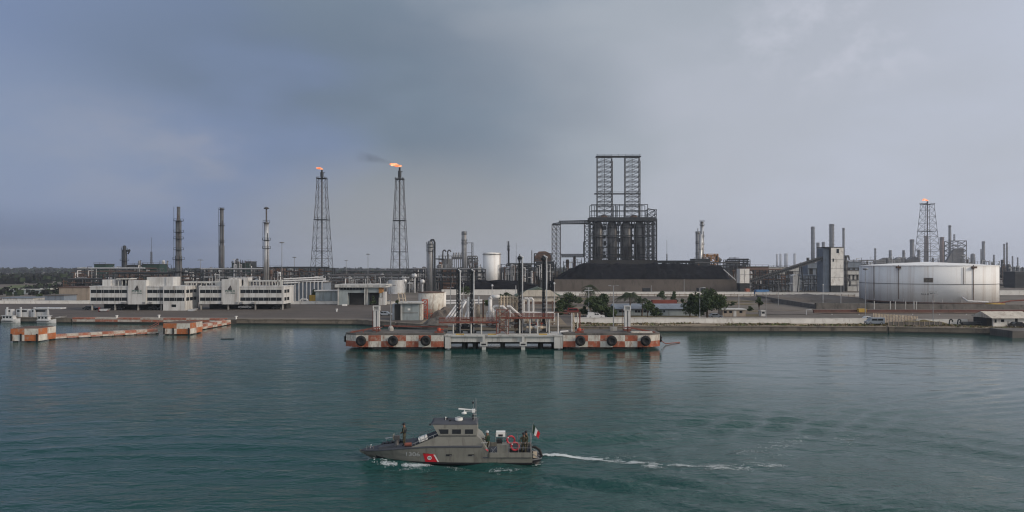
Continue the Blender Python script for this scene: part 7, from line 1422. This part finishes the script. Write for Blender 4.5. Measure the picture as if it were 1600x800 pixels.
# roof gear
b = MB('signwhite'); b.lathe((S(8.95), BY - .2), [(.30, 3.55), (.36, 3.62), (.34, 3.80), (.20, 3.86), (.05, 3.88)], 14); b.use('greysteel'); b.bar((S(8.6), BY - .5, 3.9), (S(9.4), BY - .5, 3.92), .03); b.build('roof_dome', BT)
b = MB('signwhite'); b.bar((S(7.75), BY, 3.5), (S(7.75), BY, 3.74), .03); b.ball((S(7.75), BY, 3.78), .07, 8, 5); b.build('roof_light', BT)
b = MB('navydark'); b.box(S(7.6), BY + .2, 3.55, S(7.95), BY + .5, 3.66); b.box(S(8.1), BY - .5, 3.55, S(8.3), BY - .3, 3.68); b.build('roof_hatch', BT)
mm = MB('greysteel'); mx = 10.28; mm.bar((S(mx), BY - .12, 3.5), (S(mx), BY - .12, 4.55), .06, 6); mm.bar((S(mx + .18), BY + .1, 3.5), (S(mx + .18), BY + .1, 5.5), .035, 6); mm.bar((S(mx), BY - .12, 4.55), (S(mx - .05), BY - .12, 5.35), .025, 6)
for z in (3.75, 4.05, 4.4): mm.bar((S(mx - .2), BY - .12, z), (S(mx + .25), BY + .1, z), .035)
mm.build('mast', BT)
b = MB('navydark')
for z in (3.72, 3.98, 5.15): b.box(S(mx - .14), BY - .25, z - .07, S(mx + .02), BY - .05, z + .09)
b.build('mast_lamp', BT)
b = MB('signwhite'); b.cbox((S(9.62), BY - .12, 4.53), 1.42, .14, .10, 0, .09); b.box(S(10.12), BY - .3, 4.28, S(10.4), BY + .06, 4.56); b.bar((S(9.45), BY - .12, 4.28), (S(9.45), BY - .12, 4.50), .05, 6); b.bar((S(10.15), BY - .12, 4.32), (S(9.4), BY - .12, 4.32), .03); rd = b.build('radar', BT)
b = MB('signwhite'); b.lathe((S(9.42), BY - .12), [(.14, 4.10), (.24, 4.16), (.24, 4.24), (.1, 4.32)], 12); b.build('radome', rd)
# hull markings
def decal(poly, m, nm, off=.022, par=hull):
    d = MB(m); d.add([side(s, z, off) for s, z in poly], [tuple(range(len(poly)))]); return d.build(nm, par)
def band(s0t, s0b, s1t, s1b, zt, zb, m, nm, off=.022, seg=4):
    d = MB(m); vs = []
    for i in range(seg + 1): t = i / seg; vs += [side(s0b + (s1b - s0b) * t, zb, off), side((s0b + s0t) / 2 + ((s1b + s1t) / 2 - (s0b + s0t) / 2) * t, (zt + zb) / 2, off), side(s0t + (s1t - s0t) * t, zt, off)]
    d.add(vs, [(3 * i + j, 3 * i + 3 + j, 3 * i + 4 + j, 3 * i + 1 + j) for i in range(seg) for j in (0, 1)]); return d.build(nm, hull)
band(5.93, 6.12, 6.95, 7.36, .98, .24, 'signred', 'red_stripe'); band(6.84, 7.20, 6.98, 7.34, .92, .25, 'signwhite', 'white_stripe', .034)
band(5.90, 5.93, 6.42, 6.44, 1.06, .985, 'redsteel', 'dark_plate', .03, 2)
cxs, czs = 6.50, .62
def ringd(r0, r1, m, nm, off, n=20):
    d = MB(m); vs = []
    for i in range(n): a = 6.283 * i / n; vs += [side(cxs + r0 * math.cos(a), czs + r0 * math.sin(a), off), side(cxs + r1 * math.cos(a), czs + r1 * math.sin(a), off)]
    d.add(vs, [(2 * i, 2 * i + 1, (2 * i + 3) % (2 * n), (2 * i + 2) % (2 * n)) for i in range(n)]); return d.build(nm, hull)
ringd(.001, .19, 'signwhite', 'emblem_disc', .034); ringd(.001, .105, 'black', 'emblem_anchor', .044); 
d = MB('signwhite'); d.add([side(cxs + a, czs + c, .05) for a, c in ((-.02, .07), (.02, .07), (.02, -.07), (-.02, -.07))] + [side(cxs + a, czs + c, .05) for a, c in ((-.07, -.03), (-.05, -.03), (0, -.07), (.05, -.03), (.07, -.03), (0, -.095))], [(3, 2, 1, 0), (4, 5, 6, 9), (6, 7, 8, 9)]); d.build('anchor_stroke', hull)
def hull_text(body, s0, z, h, wd, m):
    cu = bpy.data.curves.new('t', 'FONT'); cu.body = body; cu.size = 1; tmp = bpy.data.objects.new('t', cu); C.objects.link(tmp); me = bpy.data.meshes.new_from_object(tmp.evaluated_get(bpy.context.evaluated_depsgraph_get())); bpy.data.objects.remove(tmp)
    xs_ = [v.co.x for v in me.vertices]; ys_ = [v.co.y for v in me.vertices]; x0, x1, y0, y1 = min(xs_), max(xs_), min(ys_), max(ys_)
    d = MB(m); d.add([side(s0 + wd * (v.co.x - x0) / (x1 - x0), z + h * (v.co.y - y0) / (y1 - y0), .03) for v in me.vertices], [tuple(p.vertices) for p in me.polygons]); d.build('hull_number', hull)
hull_text('1306', 4.42, .74, .36, 1.22, 'numgrey')
for s in (7.95, 9.9):
    d = MB('navydark'); d.add([side(s, .80, .03), side(s + .52, .80, .03), side(s + .52, .96, .03), side(s, .96, .03)], [(0, 1, 2, 3)]); d.build('side_vent', hull)
    d = MB('greysteel'); d.add([side(s + .3, .81, .036), side(s + .5, .81, .036), side(s + .5, .86, .036), side(s + .34, .86, .036)], [(0, 1, 2, 3)]); d.build('vent_grille', hull)
# foredeck gear
b = MB('greysteel')
for s in (.7, 1.0, 1.3): b.bar((S(s), BY - .3, .95), (S(s), BY - .3, 1.32), .025)
b.bar((S(.7), BY - .3, 1.3), (S(1.3), BY - .3, 1.22), .025); b.build('bow_cleat', BT)
b = MB('signwhite'); b.bar((S(.95), BY - .1, 1.0), (S(1.05), BY - .1, 1.32), .03); b.ball((S(1.05), BY - .1, 1.34), .06, 8, 5); b.build('bow_light', BT)
b = MB('navydark')
for k in range(6): b.box(S(1.9 + k * .36), BY + .2, 1.14 + .05 * k, S(2.14 + k * .36), BY + 1.0 + .05 * k, 1.36 + .05 * k)
b.build('deck_locker', BT)
b = MB('navydeck'); b.cbox((S(2.6), BY - .35, 1.3), 1.5, .9, .18, 0, -.13); b.build('deck_hatch', BT)
b = MB('greysteel')
pts = [Vector((S(s), BY + .95 * edge(s)[1], edge(s)[3] + .42)) for s in (2.2, 3.0, 3.9, 4.6)]; b.tube(pts, .022, 5)
for p in pts: b.bar(p, p - Vector((0, 0, .42)), .02)
b.build('far_rail', BT)
gm = thing('deck_gun', 'grey shielded deck gun with a thin barrel left of the standing sailor at the bow', 'gun mount', (S(3.35), BY - .1, 1.36)); b = MB('midsteel'); b.lathe((S(3.35), BY - .1), [(.26, 1.33), (.2, 1.5), (.16, 1.9)], 10); b.box(S(3.15), BY - .3, 1.85, S(3.6), BY + .1, 2.18); b.build('mount', gm); b = MB('palesteel'); b.bar((S(3.2), BY - .1, 2.05), (S(2.3), BY - .1, 1.93), .032, 6); b.build('barrel', gm); b = MB('navygrey'); b.box(S(3.05), BY - .42, 1.8, S(3.10), BY + .22, 2.3); b.build('shield', gm)
b = MB('lifered'); b.use('redsteel'); b.bar((S(4.25), BY - 1.25, 1.66), (S(4.85), BY - 1.25, 1.68), .17, 10); tag(b.build('red_canister', loc=(S(4.5), BY - 1.25, 1.5)), 'dull red canister lying at the feet of the sailor on the bow', 'canister')
o = thing('liferaft', 'white liferaft box strapped on the sloping cabin front', 'liferaft', (S(5.85), BY - .95, 1.9)); b = MB('signwhite'); b.cbox((S(5.85), BY - 1.0, 2.16), .76, .55, .40, 0, -.36); b.build('case', o); b = MB('greysteel')
for d_ in (-.2, .2): b.cbox((S(5.85 + d_), BY - 1.0, 2.16 + d_ * .37), .04, .57, .42, 0, -.36)
b.build('strap', o)
# after well: engine box, console, rails
b = MB('navygrey'); b.box(S(12.42), BY - 1.7, .7, S(13.38), BY - .6, 1.72); b.build('engine_box', BT)
b = MB('black'); b.box(S(12.35), BY - 1.15, 1.72, S(12.85), BY - .55, 2.04); tag(b.build('tool_case', loc=(S(12.6), BY - .8, 1.72)), 'black case on the grey engine box at the stern', 'case')
o = thing('white_console', 'white flat panel box standing above the engine box at the stern', 'console', (S(12.75), BY - .2, .72)); b = MB('signwhite'); b.box(S(12.3), BY - .35, 2.12, S(13.12), BY + .25, 2.55); b.build('panel', o); b = MB('greysteel'); [b.bar((S(s), BY - .05, .72), (S(s), BY - .05, 2.12), .04) for s in (12.45, 12.95)]; b.build('stand', o); b = MB('navydark'); b.box(S(12.5), BY - .37, 2.16, S(12.9), BY - .34, 2.34); b.build('display', o)
b = MB('greysteel'); y = BY - 1.86
for s in (13.45, 14.3, 15.35): b.bar((S(s), y, 1.05), (S(s), y, 2.0 if s > 13.5 else 1.95), .026, 6)
for z in (1.95, 1.52): b.bar((S(13.4), y, z), (S(15.4), y, z), .022, 5)
b.bar((S(15.4), y, 1.95), (S(15.45), BY + 1.8, 1.95), .022, 5); b.bar((S(15.45), BY + 1.8, 1.95), (S(12.2), BY + 1.85, 1.95), .022, 5)
for s in (12.2, 13.2, 14.2, 15.4): b.bar((S(s), BY + 1.85, 1.05), (S(s), BY + 1.85, 1.97), .024, 5)
b.build('stern_rail', BT)
b = MB('palesteel'); b.bar((S(11.75), BY - 1.5, .75), (S(12.35), BY - .9, 1.42), .03); b.bar((S(11.9), BY - 1.2, 1.3), (S(12.3), BY - 1.0, .85), .03); b.bar((S(11.45), BY - 1.7, 1.2), (S(11.45), BY - 1.7, 1.95), .03); b.bar((S(11.0), BY - 1.65, 1.9), (S(11.6), BY - 1.7, 1.95), .03); b.build('boarding_ladder', BT)
b = MB('navydark'); b.cbox((S(14.3), BY - .4, .98), 1.7, 1.8, .5, 0, .1); b.build('engine_hatch', BT)
tag(MB('lifered').bar((S(11.3), BY - 1.72, 1.32), (S(11.62), BY - 1.74, 1.22), .10, 8).build('fire_bottle', loc=(S(11.4), BY - 1.7, 1.2)), 'small red bottle at the foot of the cabin step', 'fire bottle')
def buoy(s, y, z, label, tilt=False):
    o = thing('lifebuoy', label, 'lifebuoy', (S(s), BY + y, z), 'red lifebuoys at the stern'); b = MB('lifered'); b.torus((S(s), BY + y, z), .33, .085, 'y', 22, 8); b.build('ring', o, smooth=True)
    for a in (2.4,): k = MB('signwhite'); k.cbox((S(s) + .32 * math.cos(a), BY + y, z + .32 * math.sin(a)), .10, .225, .10); k.build('band', o)
buoy(13.62, -1.05, 2.02, 'upper red lifebuoy hanging behind the stern rail'); buoy(13.98, -1.72, 1.62, 'lower red lifebuoy on the stern rail, nearest the viewer')
# water jets, swim platform and stowed hose at the transom
b = MB('navydark'); b.box(S(15.5), BY - 1.5, .25, S(16.25), BY + 1.5, .36); b.use('greysteel')
for y in (-1.5, -.5, .5, 1.5): b.bar((S(15.5), BY + y, .36), (S(16.3), BY + y, .50), .05); b.bar((S(15.5), BY + y, .95), (S(16.2), BY + y, .45), .04)
b.bar((S(16.3), BY - 1.5, .5), (S(16.3), BY + 1.5, .5), .05); b.build('swim_platform', BT)
for y in (-.95, .95): b = MB('midsteel'); b.lathe((S(15.8), BY + y), [(.34, -.05), (.38, .3), (.2, .55)], 10); b.bar((S(15.5), BY + y, .25), (S(16.1), BY + y, .2), .26, 8); b.build('water_jet', BT)
b = MB('black'); b.tube([Vector((S(15.5), BY - 1.1, 1.42)), Vector((S(15.8), BY - 1.1, 1.40)), Vector((S(16.15), BY - 1.1, 1.15)), Vector((S(16.3), BY - 1.1, .8)), Vector((S(16.35), BY - 1.1, .5))], .12, 8); b.build('fender_arc', BT)
b = MB('rustpipe'); b.cbox((S(15.75), BY - 1.35, .8), .32, .3, .5); b.build('stern_locker', BT)
# ensign: green, white and red cloth streaming from a staff at the stern
o = thing('ensign', 'green, white and red tricolour flag on a staff at the boat stern', 'flag', (S(15.3), BY - .2, 1.0)); b = MB('greysteel'); b.bar((S(15.3), BY - .2, .72), (S(15.62), BY - .2, 3.35), .028, 6); b.build('staff', o)
b = MB('flaggreen'); nu, nv = 12, 6; A = Vector((S(15.62), BY - .2, 3.28)); Bv = Vector((S(15.50), BY - .2, 2.48)); vs = []
for i in range(nu + 1):
    for j in range(nv + 1):
        u, v = i / nu, j / nv; p = A.lerp(Bv, v); wv = .10 * math.sin(u * 7 + v * 2) * (u + .15); x = p.x + u * .62 + .02 * math.sin(u * 9) - v * u * .05; z = p.z - u * (.92 - .35 * v) - .06 * u * math.sin(u * 6 + v); vs.append((x, p.y + wv, z))
for i in range(nu):
    b.use(('flaggreen', 'signwhite', 'signred')[min(2, i * 3 // nu)])
    b.add([vs[i * (nv + 1) + j] for j in range(nv + 1)] + [vs[(i + 1) * (nv + 1) + j] for j in range(nv + 1)], [(j, nv + 1 + j, nv + 2 + j, j + 1) for j in range(nv)])
b.build('cloth', o)
# ------------------------------------------------------------------ the crew
def person(label, loc, rz, pose='stand', hat='navydark', vest=True):
    """one skinned body from joints; x forward, z up, feet at 0"""
    J = {'pelvis': (0, 0, .92, .125), 'waist': (.0, 0, 1.06, .118), 'chest': (.01, 0, 1.27, .150), 'neck': (.01, 0, 1.47, .062), 'head': (.03, 0, 1.60, .098), 'crown': (.03, 0, 1.70, .085), 'nose': (.125, 0, 1.60, .022)}
    if pose == 'stand': L_ = [('hip', (0, .10, .88, .10), 'knee', (.03, .12, .50, .075), 'ankle', (-.01, .13, .10, .052), 'toe', (.16, .15, .045, .045))]; arm = [('sh', (0, .20, 1.41, .068), 'el', (-.02, .29, 1.14, .052), 'wr', (.16, .20, 1.02, .04), 'hand', (.24, .15, 1.03, .045))]
    elif pose == 'stride': L_ = [('hip', (0, .10, .88, .10), 'knee', (.10, .11, .50, .075), 'ankle', (.04, .12, .10, .052), 'toe', (.20, .13, .045, .045))]; arm = [('sh', (0, .20, 1.41, .068), 'el', (.02, .27, 1.13, .052), 'wr', (.22, .22, 1.16, .04), 'hand', (.30, .18, 1.20, .045))]
    else: L_ = [('hip', (0, .10, .88, .10), 'knee', (.06, .13, .50, .075), 'ankle', (-.02, .14, .10, .052), 'toe', (.15, .16, .045, .045))]; arm = [('sh', (.02, .20, 1.41, .068), 'el', (.10, .28, 1.16, .052), 'wr', (.30, .20, 1.06, .04), 'hand', (.38, .17, 1.06, .045))]
    V = []; E = []; Rr = []; idx = {}
    def add(n, p, par=None):
        idx[n] = len(V); V.append(p[:3]); Rr.append(p[3])
        if par is not None: E.append((idx[par], idx[n]))
    add('pelvis', J['pelvis']); add('waist', J['waist'], 'pelvis'); add('chest', J['chest'], 'waist'); add('neck', J['neck'], 'chest'); add('head', J['head'], 'neck'); add('crown', J['crown'], 'head'); add('nose', J['nose'], 'head')
    for sg in (1, -1):
        q = L_[0]; par = 'pelvis'
        for n_, p in ((q[0], q[1]), (q[2], q[3]), (q[4], q[5]), (q[6], q[7])):
            dx = .14 * (-1 if sg < 0 else 1) if pose == 'stride' and n_ in ('ankle', 'toe') else 0
            add(n_ + str(sg), (p[0] + dx, p[1] * sg, p[2], p[3]), par); par = n_ + str(sg)
        q = arm[0]; par = 'chest'
        for n_, p in ((q[0], q[1]), (q[2], q[3]), (q[4], q[5]), (q[6], q[7])): add(n_ + str(sg), (p[0], p[1] * sg, p[2], p[3]), par); par = n_ + str(sg)
        h = V[idx['hand' + str(sg)]]
        for k in range(4): add(f'f{k}{sg}', (h[0] + .085 - .008 * abs(k - 1.4), h[1] + sg * (k - 1.5) * .021, h[2] - .03, .0105), 'hand' + str(sg))
        add(f't{sg}', (h[0] + .03, h[1] - sg * .055, h[2] + .02, .012), 'hand' + str(sg))
    me = bpy.data.meshes.new('t'); me.from_pydata(V, E, []); ob = bpy.data.objects.new('t', me); C.objects.link(ob)
    md = ob.modifiers.new('s', 'SKIN'); md.use_smooth_shade = True
    for i, r in enumerate(Rr): me.skin_vertices[0].data[i].radius = (r, r)
    me.skin_vertices[0].data[0].use_root = True
    ob.modifiers.new('d', 'SUBSURF').levels = 1
    m2 = bpy.data.meshes.new_from_object(ob.evaluated_get(bpy.context.evaluated_depsgraph_get())); bpy.data.objects.remove(ob)
    o = thing('person', label, 'person', loc); o.rotation_euler = (0, 0, rz); o.scale = (1.14, 1.14, 1.14); ORI[o] = Vector((0, 0, 0))
    b = MB('camo'); b.use('skin'); b.use('black'); b.v = [tuple(v.co) for v in m2.vertices]; b.f = [tuple(p.vertices) for p in m2.polygons]
    for p in m2.polygons:
        c = p.center; hand = abs(c.y) > .10 and c.x > arm[0][5][0] + .03 and .9 < c.z < 1.3
        b.m.append(1 if c.z > 1.49 or hand else (2 if c.z < .14 else 0))
    b.build('body', o, smooth=True)
    for sg in (1, -1): e = MB('black'); e.ball((.115, sg * .035, 1.635), .011, 6, 4); e.build('eye', o)
    h = MB(hat); h.lathe((.025, 0), [(.115, 1.655), (.125, 1.69), (.112, 1.76), (.06, 1.80), (.01, 1.805)], 14); h.cbox((.14, 0, 1.675), .12, .17, .018, 0, .15); h.build('cap', o)
    if vest: v = MB(vest if isinstance(vest, str) else 'navydark'); v.lathe((.0, 0), [(.165, 1.02), (.185, 1.15), (.195, 1.30), (.15, 1.42)], 12); v.v = [(x * .92, y * 1.12, z) for x, y, z in v.v]; v.build('vest', o)
    bpy.data.meshes.remove(m2)
    return o
person('sailor in camouflage and dark vest standing at the bow by the red canister', (S(4.2), BY - 1.15, 1.52), R(170), 'stand')
p = person('sailor in dark clothes stepping at the back of the cabin', (S(11.55), BY - .75, .72), R(150), 'stride', hat='palesteel', vest='flaggreen')

person('sailor in camouflage standing nearest the stern rail', (S(14.75), BY - 1.35, .72), R(-100), 'work', vest=False); person('second sailor in camouflage standing behind the one at the stern rail', (S(15.0), BY - .75, .72), R(200), 'stand', vest=False)
